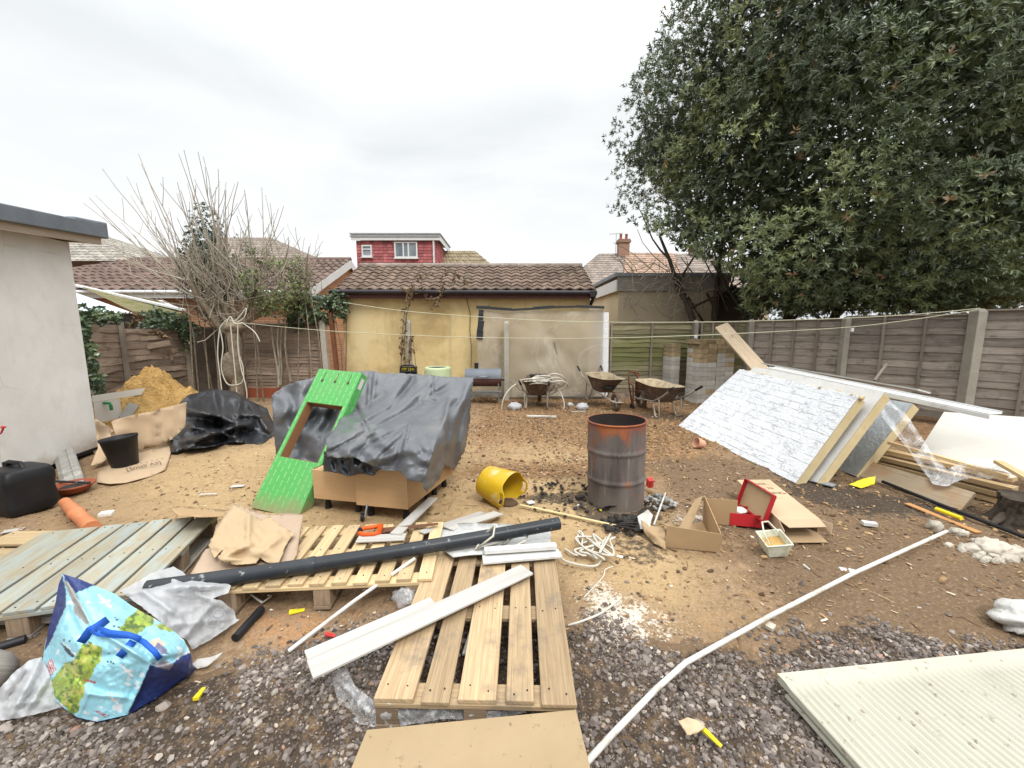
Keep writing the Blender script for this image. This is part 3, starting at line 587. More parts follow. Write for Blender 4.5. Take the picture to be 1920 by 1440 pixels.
# flat flakes: bark chips, splinters, scraps of paper trodden into the soil
def flakes(name, P, L, W, mat, label, rnd=None):
    n = len(P); a = RNG.uniform(0, 6.28, n); ux = np.stack([np.cos(a), np.sin(a), RNG.uniform(-.25, .25, n)], 1); uy = np.stack([-np.sin(a), np.cos(a), RNG.uniform(-.3, .3, n)], 1)
    c = P+np.array([0, 0, .008]); A = ux*L[:, None]; B = uy*W[:, None]
    v = np.stack([c-A-B*.6, c+A*.8-B, c+A+B*.7, c-A*.7+B], 1); f = np.arange(4*n).reshape(n, 4)
    o = np_mesh(name, v.reshape(-1, 3), f, mat, RNG.uniform(0, 1, n) if rnd is None else rnd); tag(o, label, None, None, 'stuff'); return o
P = zone_pts(60000, -5, 6, 1.9, 9.2, lambda x, y: np.clip(cfn(x, y)*.9+.06, 0, 1)*(y > gravel_edge(x)-.1)); n = len(P)
flakes('bark_flakes', P, .006+.022*RNG.uniform(0, 1, n)**2, .003+.007*RNG.uniform(0, 1, n)**2, M['chips'], 'bark flakes, splinters and pale scraps trodden into the earth', np.minimum(RNG.uniform(0, .86, n)**1.15, 1)+(RNG.uniform(0, 1, n) > .965)*.13)
P = zone_pts(900, -4.5, 5.5, 1.9, 8.5, lambda x, y: np.clip(.35+.5*np.clip((x-.8)/2, 0, 1), 0, 1)*(y > gravel_edge(x)-.15)); n = len(P)
flakes('twig_litter', P, RNG.uniform(.03, .10, n), RNG.uniform(.0015, .0035, n), M['chips'], 'broken twigs and thin splinters lying on the bare earth', RNG.uniform(0, .75, n))
P = zone_pts(700, -4.5, 5.5, 1.3, 7.5, lambda x, y: np.clip(.12+blob(x, y, 1.4, 2.9, 1.2, 1.0)*.5+blob(x, y, .7, 2.1, .5, .4)+blob(x, y, -1., 1.9, .8, .5)*.5, 0, 1)); n = len(P)
flakes('pale_scraps', P, .006+.022*RNG.uniform(0, 1, n)**2.5, .004+.012*RNG.uniform(0, 1, n)**2, M['chips'], 'small pale scraps of card and plaster strewn over the earth', RNG.uniform(.82, 1, n))
# ------------------------------------------------------------------ buildings
def tiles(mb, A, B, C, Dd, tw, rows, amp=.03, lift=.025, seg=4, jit=.004):
    """A-B eave left to right, C-Dd ridge left to right; overlapping wavy tiles"""
    A, B, C, Dd = V(A), V(B), V(C), V(Dd); nrm = (B-A).cross(C-A).normalized()
    if nrm.z < 0: nrm = -nrm
    n = max(1, int((B-A).length/tw))
    for r in range(rows):
        t0 = r/rows; t1 = min(1, (r+1.15)/rows)
        for c in range(n):
            vs = []; j = random.uniform(-jit, jit)
            for t, up in ((t0, lift), (t1, .0)):
                l = A.lerp(C, t); rr = B.lerp(Dd, t)
                for k in range(seg+1):
                    u = (c+k/seg)/n; wv = amp*(math.sin(math.pi*2*(k/seg-.25))*.5+.5)
                    vs.append(l.lerp(rr, u)+nrm*(wv+up+j+.012))
            e = seg+1
            fs = [(k, k+1, e+k+1, e+k) for k in range(seg)]
            lo = [v-nrm*.03 for v in vs[:e]]; m = len(vs); vs += lo
            fs += [(m+k, m+k+1, k+1, k) for k in range(seg)]
            mb.add(vs, fs, None, None, False)
    mb.add([A, B, Dd, C], [(0, 1, 2, 3)])
    return mb
def window_on(parent, o, ux, uz, w, h, panes, out_, curtain=False):
    """framed window: o lower left corner, ux/uz unit vectors, out_ outward normal"""
    o, ux, uz, n = V(o), V(ux), V(uz), V(out_); f = MB(); fw = .07
    f.obox(o, ux*w, uz*fw, n*.07); f.obox(o+uz*(h-fw), ux*w, uz*fw, n*.07)
    xs = [0, w-fw]+panes[0]
    for x in xs: f.obox(o+ux*x+uz*fw, ux*fw, uz*(h-2*fw), n*.068)
    for (xa, xb, zz) in panes[1]: f.obox(o+ux*xa+uz*zz, ux*(xb-xa), uz*.05, n*.066)
    f.obox(o-uz*.06-ux*.04, ux*(w+.08), uz*.05, n*.12)
    fo = f.obj('window', M['upvc'], parent)
    MB().obox(o+n*.012, ux*w, uz*h, n*.004).obj('pane', M['glass'], fo)
    return fo
# white rendered outbuilding on the left
def outbuilding():
    c = V((-5.44, 5.10, 0)); d = V((.2, -1, 0)).normalized(); s = V((-d.y, d.x, 0)); s = -s if s.x > 0 else s   # d towards the camera, s to the left
    t = thing('outbuilding', 'white rendered outbuilding with a grey felt flat roof, cut off at the left edge', 'outbuilding', c)
    b = MB(); L = 6.5; b.obox(c+V((0, 0, .07)), d*L, s*4, V((0, 0, 2.6)))
    b.obj('wall', M['white_render'], t)
    p = MB(); p.obox(c+V((0, 0, -.05))-d*-.03+s*.04, d*(L-.1), s*3.9, V((0, 0, .117))); p.obj('gap_shade', M['soot'], t)  # near-black filler paints the shade of the open gap under the wall
    r = MB(); e = c-s*.2-d*.28; up = V((0, 0, 1))
    z0, z1 = 2.86, 2.70            # falls towards the camera a little
    sl = (d*L+V((0, 0, -.55)))
    r.obox(e+up*2.83, sl, s*4.4, up*.05)
    rf = r.obj('roof', M['felt'], t)
    f = MB(); f.obox(e+up*2.79-s*.03, sl, s*.028, up*.17); f.obox(e+up*2.79-d*.032-s*.03, d*.03, s*4.4, up*.19)
    f.obox(e+up*2.955-s*.03-d*.032, d*.5+up*-.05, s*.1, up*.04)
    f.obj('felt_upstand', M['felt'], rf, bevel=.012)
    k = MB(); k.obox(e+up*2.70+s*.01+d*.05, sl*.97, s*.045, up*.125); k.obox(e+up*2.72+s*.08+d*.02, d*.045, s*2, up*.105)
    for i in range(6): k.obox(e+up*(2.725-.05*i)+s*.06+d*(.55+i*.6), d*.045, s*.2, up*.095)
    k.obj('soffit_timber', M['soffit'], rf)
    b = MB(); b.obox(c+V((0, 0, .055))-s*.006-d*.01, d*.55, s*.03, V((0, 0, .04))); b.obj('black_trim', M['black'], t)
outbuilding()
# garage with yellow render
def yellow_garage():
    c = V((-1.05, 9.75, 0)); t = thing('garage', 'yellow rendered garage with a mossy brown pantile roof and black gutter', 'garage', c)
    x0, x1, y0 = -4.06, 1.86, 9.72
    b = MB(); b.grid(lambda u, v: V((x0+(x1-x0)*u, y0, 2.5*v)), 1, 1, smooth=False)
    b.obox((x0, y0+.004, 0), (x1-x0, 0, 0), (0, 3.4, 0), (0, 0, 2.5))
    b.add([(x1, y0+.01, 2.5), (x1, y0+3.4, 2.5), (x1, y0+1.7, 3.3)], [(0, 1, 2)]); b.add([(x0, y0+.01, 2.5), (x0, y0+1.7, 3.3), (x0, y0+3.4, 2.5)], [(0, 1, 2)])
    b.obj('wall', M['yellow'], t)
    r = MB(); A, B = (x0-.1, y0-.2, 2.50), (x1+.09, y0-.2, 2.50); C, E = (x0-.12, y0+1.62, 3.33), (x1+.07, y0+1.62, 3.33)
    tiles(r, A, B, C, E, .235, 8, .045, .03)
    r.add([C, E, (x1+.07, y0+3.5, 2.5), (x0-.12, y0+3.5, 2.5)], [(0, 1, 2, 3)])
    rf = r.obj('roof', M['tile'], t)
    k = MB()
    for i in range(14):
        a = x0-.12+i*(x1-x0+.19)/14
        k.tube([(a+.006, y0+1.62, 3.335+random.uniform(-.006, .006)), (a+(x1-x0+.19)/14-.006, y0+1.62, 3.335)], .085, 10)
    k.obj('ridge_tile', M['tile_grey'], rf)
    g = MB(); g.tube([(x0-.16, y0-.27, 2.475), (x1+.1, y0-.27, 2.455)], .055, 10); g.obj('gutter', M['gutter'], t)
    f = MB(); f.obox((x0-.1, y0-.21, 2.33), (x1-x0+.19, 0, 0), (0, .025, 0), (0, 0, .15)); f.obox((x0-.1, y0-.185, 2.345), (x1-x0+.19, 0, 0), (0, .18, 0), (0, 0, .02)); f.obj('fascia_board', M['fasciabrown'], t)
    h = MB(); h.tube([(x1+.02, y0-.27, 2.44), (x1+.02, y0-.2, 2.3), (x1+.0, y0-.1, 2.2)], .04, 8); h.obox((x1-.06, y0-.33, 2.36), (.14, 0, 0), (0, .14, 0), (0, 0, .13)); h.obj('downpipe', M['gutter'], t)
yellow_garage()
# houses behind
def hip(mb, x0, x1, y0, y1, ze, zr, hl, hr, tw=.35, rows=12, amp=.03):
    ym = (y0+y1)/2; a, b = (x0, y0, ze), (x1, y0, ze); c, d = (x0+hl, ym, zr), (x1-hr, ym, zr)
    tiles(mb, a, b, c, d, tw, rows, amp, .03, 2)
    if hr: tiles(mb, b, (x1, y1, ze), d, d, tw, rows, amp, .03, 2)
    if hl: tiles(mb, (x0, y1, ze), a, c, c, tw, rows, amp, .03, 2)
    mb.add([(x1, y1, ze), (x0, y1, ze), c, d], [(0, 1, 2, 3)]); return mb
def dormer_house():
    Yf = 22.; p = lambda x, y, Y=Yf: D(x, y, Y)
    tl, tr = p(668, 452), p(818, 452); zb = p(668, 500).z-1.2; x0, x1 = tl.x, tr.x; zt = tl.z
    t = thing('house', 'bungalow with a red tile hung loft dormer under a white edged flat roof', 'house', (x0/2+x1/2, Yf, 0))
    b = MB(); b.obox((x0-1.5, Yf+.5, 0), (x1-x0+5.4, 0, 0), (0, 8, 0), (0, 0, 3.1)); b.obj('wall', M['tan_render'], t)
    d = MB()
    rows = 16
    for i in range(rows):
        z = zb+(zt-zb)*i/rows; h = (zt-zb)/rows*1.08; n = 18
        for k in range(n):
            w_ = (x1-x0)/n; d.obox((x0+k*w_+.004, Yf-.03-.02*(1-0), z), (w_-.008, 0, 0), (0, .03, .0), (0, .02, h))
        for k in range(14): d.obox((x1+.012, Yf+k*.23+.004, z), (.03, 0, 0), (0, .222, 0), (-.012, 0, h))
    d.obox((x0, Yf, zb), (x1-x0, 0, 0), (0, 3.3, 0), (0, 0, zt-zb)); dm = d.obj('dormer', M['tile_red'], t)
    f = MB(); f.obox((x0-.2, Yf-.2, zt), (x1-x0+.42, 0, 0), (0, .03, 0), (0, 0, .3)); f.obox((x1+.19, Yf-.17, zt), (.03, 0, 0), (0, 3.4, 0), (0, 0, .3)); f.obj('fascia_board', M['upvc'], dm)
    f = MB(); f.obox((x0-.25, Yf-.25, zt+.302), (x1-x0+.52, 0, 0), (0, 3.6, 0), (0, 0, .06)); f.obox((x0-.26, Yf-.24, zt+.17), (x1-x0+.5, 0, 0), (0, .035, 0), (0, 0, .06)); f.obj('flat_roof', M['lead'], dm)
    a = p(741, 484); e = p(783, 454); window_on(dm, (a.x, Yf-.05, a.z), (1, 0, 0), (0, 0, 1), e.x-a.x, e.z-a.z, ([(e.x-a.x)*.36, (e.x-a.x)*.58], []), (0, -1, 0))
    a = p(680, 482); e = p(698, 460); window_on(dm, (a.x, Yf-.05, a.z), (1, 0, 0), (0, 0, 1), e.x-a.x, e.z-a.z, ([], [(.05, e.x-a.x-.05, (e.z-a.z)*.6)]), (0, -1, 0))
    xx = p(814, 470).x; g = MB(); g.tube([(xx, Yf-.13, zt+.1), (xx, Yf-.13, zb)], .05, 8); g.obj('downpipe', M['upvc'], dm)
    r = MB(); q0, q1 = p(838, 470, 24.5), p(888, 470, 24.5); er = p(945, 505, 21.6)
    hip(r, x0-2, er.x+1.6, 21.3, 28, 3.1, q0.z, 3, (er.x+1.6)-q1.x, .34, 14)
    r.obj('roof', M['tile_moss'], t)
dormer_house()
def right_house():
    Y0 = 26.; a = D(1125, 476, Y0+4.5); b = D(1225, 476, Y0+4.5); e = D(1085, 520, Y0)
    t = thing('house', 'house with a brown hipped roof and brick chimney beside the evergreen tree', 'house', (a.x+2, Y0+4, 0))
    MB().obox((e.x+.5, Y0+.4, 0), (12, 0, 0), (0, 8, 0), (0, 0, e.z-.3)).obj('wall', M['tan_render'], t)
    zz = D(1100, 540, Y0).z
    r = MB(); hip(r, e.x-1.2, e.x+13, Y0, Y0+9, zz, a.z, a.x-e.x+1.2, 3, .33, 15); rf = r.obj('roof', M['tile_grey'], t)
    r = MB(); pa = D(1172, 476, Y0+4.4); tiles(r, D(1168, 540, Y0-.05)+V((0, 0, .06)), D(1290, 540, Y0-.05)+V((0, 0, .06)), pa+V((0, 0, .06)), D(1262, 476, Y0+4.4)+V((0, 0, .06)), .33, 15, .03, .03, 2)
    r.obj('orange_roof_half', M['tile_orange'], rf)
    f = MB(); f.obox((e.x-1.2, Y0-.1, zz-.28), (14, 0, 0), (0, .05, 0), (0, 0, .22)); f.obj('fascia_board', M['upvc'], t)
    c = D(1168, 480, Y0+4.2); k = MB(); k.obox((c.x-.38, c.y-.3, c.z-.8), (.76, 0, 0), (0, .6, 0), (0, 0, 1.7)); k.obox((c.x-.46, c.y-.38, c.z+.9), (.92, 0, 0), (0, .76, 0), (0, 0, .14)); k.obox((c.x-.42, c.y-.34, c.z+1.04), (.84, 0, 0), (0, .68, 0), (0, 0, .1))
    ch = k.obj('chimney', M['oldbrick'], t)
    for s in (-.2, .2): MB().lathe([(.11, 0), (.1, .1), (.085, .34), (.11, .36), (.11, .4), (.07, .4)], 12, Matrix.Translation((c.x+s, c.y, c.z+1.13))).obj('chimney_pot', M['terracotta'], ch)
    m = D(1155, 455, Y0+4.2); g = MB(); g.tube([m-V((0, 0, 1.2)), m+V((0, 0, .62))], .02, 5); g.tube([m+V((-.5, 0, .6)), m+V((.45, 0, .66))], .015, 5)
    for i in range(6): g.tube([m+V((-.45+i*.17, -.2, .6+i*.01)), m+V((-.45+i*.17, .2, .6+i*.01))], .01, 4)
    g.obj('aerial', M['metal'], t)
right_house()
def flat_garage():
    Yf = 11.6; a = D(1160, 545, Yf); z1 = a.z; x0 = a.x; x1 = D(1345, 600, Yf).x; Yb = 16.5
    t = thing('garage', 'tan flat roofed garage behind the mossy fence, weathered grey fascia', 'garage', (x0+1, Yf, 0))
    xb = D(1098, 560, Yb).x
    b = MB(); b.add([(x0, Yf, 0), (x1, Yf, 0), (x1, Yf, z1), (x0, Yf, z1)], [(0, 1, 2, 3)]); b.add([(xb, Yb, 0), (x0, Yf, 0), (x0, Yf, z1), (xb, Yb, z1)], [(0, 1, 2, 3)]); b.add([(x1, Yf, 0), (x1, Yb, 0), (x1, Yb, z1), (x1, Yf, z1)], [(0, 1, 2, 3)])
    b.obj('wall', M['tan_render'], t)
    f = MB(); h = D(1160, 515, Yf).z-z1; f.obox((x0-.06, Yf-.06, z1-.02), (x1-x0+.3, 0, 0), (0, .05, 0), (0, 0, h)); f.obj('fascia_board', M['concrete'], t)
    f = MB(); dv = V((xb-x0, Yb-Yf, 0)); f.obox((x0-.06, Yf-.06, z1-.02), dv, dv.cross(V((0, 0, 1))).normalized()*-.04, (0, 0, h*.72)); f.obj('side_fascia', M['upvc'], t)
    r = MB(); r.add([(x0-.1, Yf-.1, z1+h), (x1+.3, Yf-.1, z1+h), (x1+.3, Yb, z1+h), (xb-.15, Yb, z1+h)], [(0, 1, 2, 3)]); r.obox((x0-.1, Yf-.1, z1+h-.05), (x1-x0+.4, 0, 0), (0, .04, 0), (0, 0, .09)); r.obox((x0-.1, Yf-.1, z1+h-.06), dv, dv.cross(V((0, 0, 1))).normalized()*-.04, (0, 0, .1)); r.obj('roof', M['felt'], t)
    g = MB(); g.obox((x1+.02, Yf+.2, 0), (1.2, 0, 0), (0, .3, 0), (0, 0, z1+.1)); g.obj('lean_to_wall', M['dark_wall'], t)
flat_garage()
def bungalow():
    ea = D(578, 546, 11.9); ra = D(652, 489, 15.2); X1 = ea.x; ze = ea.z; zr = ra.z; X0 = -17.
    t = thing('bungalow', 'orange brick bungalow with brown tiled roof and white bargeboard', 'bungalow', (-10, 12, 0))
    y0, ym, y1 = 11.9, 15.2, 18.5; yw = y0+.35
    b = MB(); b.add([(X0, yw, 0), (X1-.15, yw, 0), (X1-.15, yw, ze), (X0, yw, ze)], [(0, 1, 2, 3)])
    b.add([(X1-.15, yw, 0), (X1-.15, y1, 0), (X1-.15, y1, ze), (X1-.15, ym, zr-.05), (X1-.15, yw, ze)], [(0, 1, 2, 3, 4)]); b.obj('wall', M['brick'], t)
    r = MB(); tiles(r, (X0, y0, ze), (X1, y0, ze), (X0+3, ym, zr), (X1, ym, zr), .3, 10, .06, .04, 4); r.add([(X1, ym, zr), (X0, ym, zr), (X0, y1, ze), (X1, y1, ze)], [(0, 1, 2, 3)]); rf = r.obj('roof', M['tile_brown'], t)
    k = MB(); k.tube([(X0+3, ym, zr+.03), (X1, ym, zr+.03)], .1, 8); k.obj('ridge_tile', M['tile_brown'], rf)
    f = MB(); f.obox((X0, y0-.02, ze-.2), (X1-X0, 0, 0), (0, .03, 0), (0, 0, .17)); f.tube([(X0, y0-.07, ze-.02), (X1+.02, y0-.07, ze-.03)], .055, 8); f.obj('fascia_board', M['upvc'], t)
    g = MB(); g.obox((X1-.02, y0, ze-.25), (0, ym-y0, zr-ze), (0, 0, .27), (.03, 0, 0)); g.obox((X1-.02, ym, zr-.25), (0, ym-y0, ze-zr), (0, 0, .27), (.03, 0, 0)); g.obox((X1-.15, y0+.05, ze-.255), (.13, 0, 0), (0, ym-y0, zr-ze), (0, 0, .02)); g.obj('bargeboard', M['upvc'], t)
bungalow()
def far_houses():
    a = D(128, 452, 24); b = D(215, 492, 21)
    t = thing('house', 'pale grey tiled house roof showing between the outbuilding and the bungalow', 'house', (a.x-3, 25, 0))
    MB().obox((a.x-9, 21.5, 0), (9.5, 0, 0), (0, 9, 0), (0, 0, 3.6)).obj('wall', M['tan_render'], t)
    r = MB(); hip(r, a.x-12, b.x+1.6, 20.8, 31, D(215, 505, 20.8).z, a.z+1.1, 3, b.x+1.6-a.x+1., .4, 16); r.obj('roof', M['tile_pale'], t)
    a = D(392, 446, 27); b = D(505, 446, 27); e0 = D(290, 500, 22); e1 = D(610, 505, 22)
    t = thing('house', 'brown hipped house roof rising behind the bare tree', 'house', (a.x+2, 26, 0))
    MB().obox((e0.x+.6, 22.6, 0), (e1.x-e0.x-1.2, 0, 0), (0, 9, 0), (0, 0, e0.z-.1)).obj('wall', M['tan_render'], t)
    r = MB(); hip(r, e0.x, e1.x, 22, 32, e0.z-.1, a.z, a.x-e0.x, e1.x-b.x, .4, 14); r.obj('roof', M['tile_grey'], t)
far_houses()
def left_shed():
    p = [D(145, 592, 9.6), D(330, 594, 10.4)]
    t = thing('shed', 'low dark shed behind the ivy topped fence, white corrugated and mossy felt roof', 'shed', (-9.5, 10.5, 0))
    a, b = D(100, 588, 9.3), D(248, 586, 9.9); c, d = D(130, 545, 11.6), D(60, 545, 11.4)
    r = MB(); n = 70
    def cs(u, v):
        q = (a.lerp(b, u)).lerp(d.lerp(c, u), v); return q+V((0, 0, .02*math.sin(u*n*1.7)))
    r.grid(cs, n*3, 2); r.obj('corrugated_roof', M['corr'], t)
    e = D(345, 588, 10.6); f = D(300, 566, 11.5)
    m = MB(); m.add([b+V((0, 0, .03)), e, f, D(150, 536, 11.8)], [(0, 1, 2, 3)]); m.add([b+V((0, 0, -.05)), e+V((0, 0, -.08)), e, b+V((0, 0, .03))], [(0, 1, 2, 3)]); m.obj('mossy_roof', M['mossfelt'], t)
    k = MB(); k.plank(D(140, 536, 11.9), D(345, 585, 10.7)+V((0, 0, .03)), .12, .05); k.plank(f, D(330, 580, 10.9), .08, .05); k.obj('roof_trim', M['upvc'], t)
    k = MB(); k.obox(a+V((0, 0.06, -1.9)), b-a, (0, .05, 0), (0, 0, 1.87)); k.obox(b+V((0, .06, -1.9)), e-b, (0, .05, 0), (0, 0, 1.8)); k.obj('wall', M['soot'], t)
left_shed()
# ------------------------------------------------------------------ fences and posts
def panel(label, A, B, zb, zt, mat, battens=3, slat=.13, cap=True, wavy=.012, bm=None, group='timber fence panels', broken=0, toward=None, frame=True):
    """waney-lap panel from A to B (xy), z from zb to zt"""
    A, B = V((A[0], A[1], 0)), V((B[0], B[1], 0)); d = B-A; L = d.length; d.normalize(); n = V((d.y, -d.x, 0))
    if n.dot(-(A+B)/2) < 0: n = -n
    t = thing('fence', label, 'fence', (A+B)/2+V((0, 0, zb)), group)
    m = MB(); z = zb; k = 0
    while z < zt-.03:
        h = min(slat*1.22, zt-z+.01); N = 14; vs = []; ph = random.random()*9
        gap = random.random() < broken; z_ = z+random.uniform(-.006, .006)
        e0 = random.uniform(0, .25) if gap else 0
        for i in range(N+1):
            u = e0+(1-e0)*i/N; q = A+d*L*u; wl = wavy*(fbm(ph+u*6, k*3.3, 1, 2, 7)-.5)*2; wz = wavy*1.6*(fbm(ph+u*4, k*1.7+40, 1, 2, 9)-.5)*2
            vs += [q+n*(.022+wl)+V((0, 0, z_+wz)), q+n*(.004)+V((0, 0, z_+h)), q+n*(.010+wl)+V((0, 0, z_+wz))]
        fs = []
        for i in range(N): fs += [(3*i, 3*i+3, 3*i+4, 3*i+1), (3*i+2, 3*i+5, 3*i+3, 3*i), ]
        o = random.random()*40
        m.add(vs, fs, [(o+L*(j//3)/N, o+(j % 3)*.1) for j in range(len(vs))], None, False)
        z += slat*random.uniform(.9, 1.1); k += 1
    m.obj('slats', mat, t)
    bmm = bm or M['batten']
    if frame:
        for i in range(battens+2):
            u = i/(battens+1); q = A+d*(.03+(L-.06)*u)+n*.03
            MB().obox(q-d*.02+V((0, 0, zb)), d*.04, n*.025, V((0, 0, zt-zb))).obj('batten', bmm, t)
    if cap: MB().obox(A-d*.0+n*-.02+V((0, 0, zt+.002)), d*L, n*.075, V((0, 0, .025))).obj('top_rail', bmm, t)
    return t
def post(label, P, z, w_=.1, mat=None, lean=(0, 0), group='concrete fence posts', name='fence_post', z0=-.1):
    b = MB(); P = V((P[0], P[1], z0)); a = V((lean[0], lean[1], z-z0)); q = .5*w_
    top = P+a; vs = [P+V(o) for o in ((-q, -q, 0), (q, -q, 0), (q, q, 0), (-q, q, 0))]+[top+V(o) for o in ((-q, -q, -.05), (q, -q, -.05), (q, q, -.05), (-q, q, -.05))]+[top+V(o) for o in ((-q*.5, -q*.6, 0), (q*.5, -q*.6, 0), (q*.5, q*.6, 0), (-q*.5, q*.6, 0))]
    fs = []
    for l in (0, 4): fs += [(l+i, l+(i+1) % 4, l+4+(i+1) % 4, l+4+i) for i in range(4)]
    fs.append((8, 9, 10, 11)); o = random.random()*9
    b.add(vs, fs, lambda p, i: (p[2]+o, p[0]+p[1]), None)
    return tag(b.obj(name, mat or M['concrete'], bevel=.008), label, 'post', group)
YB = 9.42
xs = lambda px, Y=YB: D(px, 650, Y).x
post('concrete post at the end of the thin slatted fence left of the yellow garage', (xs(616), 9.3), D(610, 600, 9.3).z, .12, lean=(-.05, 0))
post('concrete post standing in front of the yellow wall with dry ivy beside it', (xs(767), YB), D(767, 600, YB).z, .105)
post('pale concrete post in front of the dusty polythene screen', (xs(950), YB-.3), D(950, 602, YB-.3).z, .11)
post('concrete post between the polythene screen and the mossy fence', (xs(1134), YB), D(1134, 605, YB).z, .12)
post('concrete post in the far corner of the yard behind the block stack', (xs(1303), YB+.02), D(1303, 600, YB).z, .1)
panel('green mossy waney fence panel behind the wheelbarrows', (xs(1140)+.03, YB), (xs(1298), YB), .12, D(1220, 606, YB).z, M['fence_moss'], 1, .105, wavy=.02, bm=M['batten'])
RP = [(5.33, 9.0, 598), (6.42, 7.78, 594), (7.5, 6.55, 579), (8.62, 5.3, 560)]
ztop = lambda X, Y, py: D(960, py, Y).z
zt = []
for X, Y_, py in RP:
    zc = Y_*math.cos(PIT); zt.append(D(960+X/zc*F if zc else 960, py, Y_).z)
panel('short mossy fence panel in the corner between the block stack and the big plank', (xs(1310)+.02, YB), (RP[0][0]-.05, RP[0][1]), .12, zt[0]-.08, M['fence_moss'], 3, .125, wavy=.012)
panel('grey fence panel behind the foil boards, farther of the two between concrete posts', RP[0][:2], RP[1][:2], .1, zt[1]-.06, M['fence'], 3, .14)
panel('grey fence panel behind the white coping strip, nearer the large post', RP[1][:2], RP[2][:2], .1, zt[2]-.1, M['fence'], 2, .14)
panel('grey fence panel right of the large concrete post, cut by the picture edge', RP[2][:2], RP[3][:2], .1, zt[2]-.04, M['fence'], 2, .14)
for (X, Y_, py), z, l, w_ in zip(RP, zt, ('slim concrete post at the far end of the grey fence beside the big plank', 'concrete post in the middle of the grey fence on the right', 'large pale concrete post at the near end of the grey fence', ''), (.1, .11, .15, .14)):
    if l: post(l, (X-.03, Y_-.05), z, w_)
# left fence runs from behind the outbuilding to the dark wall
LF = [V((-8.0, 6.2, 0)), V((-8.0, 8.2, 0)), V((-7.95, 9.75, 0))]
panel('old brown fence panel with broken boards and ivy on top, beside the outbuilding', LF[0], LF[1], .1, 1.85, M['fence_brown'], 0, .16, cap=False, wavy=.03, broken=.4, group='old brown fence panels', frame=False)
panel('old brown mossy fence panel with hanging broken slats behind the sand heap', LF[1], LF[2], .1, 1.62, M['fence_brown'], 0, .14, cap=False, wavy=.03, broken=.4, group='old brown fence panels', frame=False)
t = post('rough brown timber upright in the middle of the old brown fence', (-7.93, 8.2), 1.8, .07, M['batten'], group='timber posts', name='timber_post')
post('timber post at the end of the old brown fence next to the dark wall', (-7.9, 9.78), 1.72, .1, M['batten'], group='timber posts', name='timber_post')
b = MB(); pA, pB = D(262, 655, 8.9), D(320, 640, 9.3)
b.plank(D(275, 650, 8.75), D(318, 642, 9.2), .12, .015, (1, .2, .1)); b.plank(D(308, 628, 9.3), D(322, 676, 9.3), .06, .02, (1, 0, 0)); b.plank(D(278, 636, 8.9), D(305, 634, 9.1), .05, .02, (1, .2, 0))
tag(b.obj('broken_slats', M['fence_brown']), 'snapped fence slats hanging askew from the old brown fence', 'slat')
b = MB(); b.obox((-8.2, 10.15, 0), (1.9, 0, 0), (0, .2, 0), (0, 0, 1.62)); b.obox((-8.2, 10.13, 1.622), (1.9, 0, 0), (0, .24, 0), (0, 0, .05))
tag(b.obj('wall', M['dark_wall']), 'dark brown rendered wall in the far left corner behind the tree trunk', 'wall')
panel('brown fence panel of thin wavy slats between tree trunk and concrete post', (-6.75, 9.6), (xs(611)-.03, 9.45), .22, D(540, 606, 9.5).z, M['fence_brown'], 1, .075, cap=False, wavy=.022, group='old brown fence panels', frame=False)
b = MB(); b.obox((-6.7, 9.52, -.05), (2.3, -.12, 0), (0, .05, 0), (0, 0, .27)); tag(b.obj('gravel_board', M['terracotta']), 'rusty orange board along the foot of the thin slatted fence', 'board'); b = None
b = MB(); b.obox((-1.0, YB-.02, -.05), (3.2, 0, 0), (0, .06, 0), (0, 0, .17)); tag(b.obj('gravel_board', M['concrete']), 'low concrete kerb along the foot of the polythene screen', 'kerb')
b = MB(); b.obox((xs(1140), YB-.05, -.05), (xs(1300)-xs(1140), 0, 0), (0, .05, 0), (0, 0, .17)); tag(b.obj('gravel_board', M['fence_brown']), 'dark board along the foot of the mossy fence', 'board')
post('rusty brown timber post beside the left end of the yellow garage', (xs(632, 9.35), 9.35), D(632, 588, 9.35).z, .09, M['rust'], lean=(-.1, 0), group='timber posts', name='timber_post')
# ------------------------------------------------------------------ tarp covered cabinets
def cabinet(a, b, s, depth, h, label, wheels=False):
    """a front right floor corner, b front left, s direction of the right side"""
    t = thing('kitchen_cabinet', label, 'cabinet', (a+b)/2, 'beech cabinets under the black tarp')
    f = b-a; s = V(s).normalized(); n = -s; z0 = a.z; th = .018; up = V((0, 0, 1))
    m = MB(); m.obox(a+s*.02, f.normalized()*th, s*depth, up*h); m.obox(b+s*.02-f.normalized()*th, f.normalized()*th, s*depth, up*h); m.obox(a+s*.02+f.normalized()*th, f-f.normalized()*2*th, s*depth, up*th); m.obox(a+s*.02+up*(h-th), f, s*depth, up*th)
    m.obox(a+s*(depth-.02), f, s*.01, up*h); m.obj('carcass', M['cabinet'], t, bevel=.002)
    m = MB(); m.obox(a+up*-.004, f, s*.0185, up*h); m.obj('door', M['cabinet'], t, bevel=.003)
    for q in (a+f*.15+s*.09, a+f*.85+s*.09, a+f*.15+s*(depth-.1), a+f*.85+s*(depth-.1)):
        m = MB(); m.tube([(q.x, q.y, -.005), (q.x, q.y, z0+.01)], [.03, .018], 10); m.obj('foot', M['black'], t)
        if wheels: break
    return t
ca, cb = G(765, 955, .12), G(668, 946, .12); sdir = (G(832, 902, .12)-ca)
cabinet(ca, cb, sdir, .56, .40, 'beech cabinet nearest the camera, its corner poking out under the tarp')
cc = cb+sdir.normalized()*.05; cabinet(cc+V((-.015, 0, 0)), cc+(cb-ca)*.95, sdir, .52, .27, 'beech cabinet behind the green box, mostly hidden by the tarp')
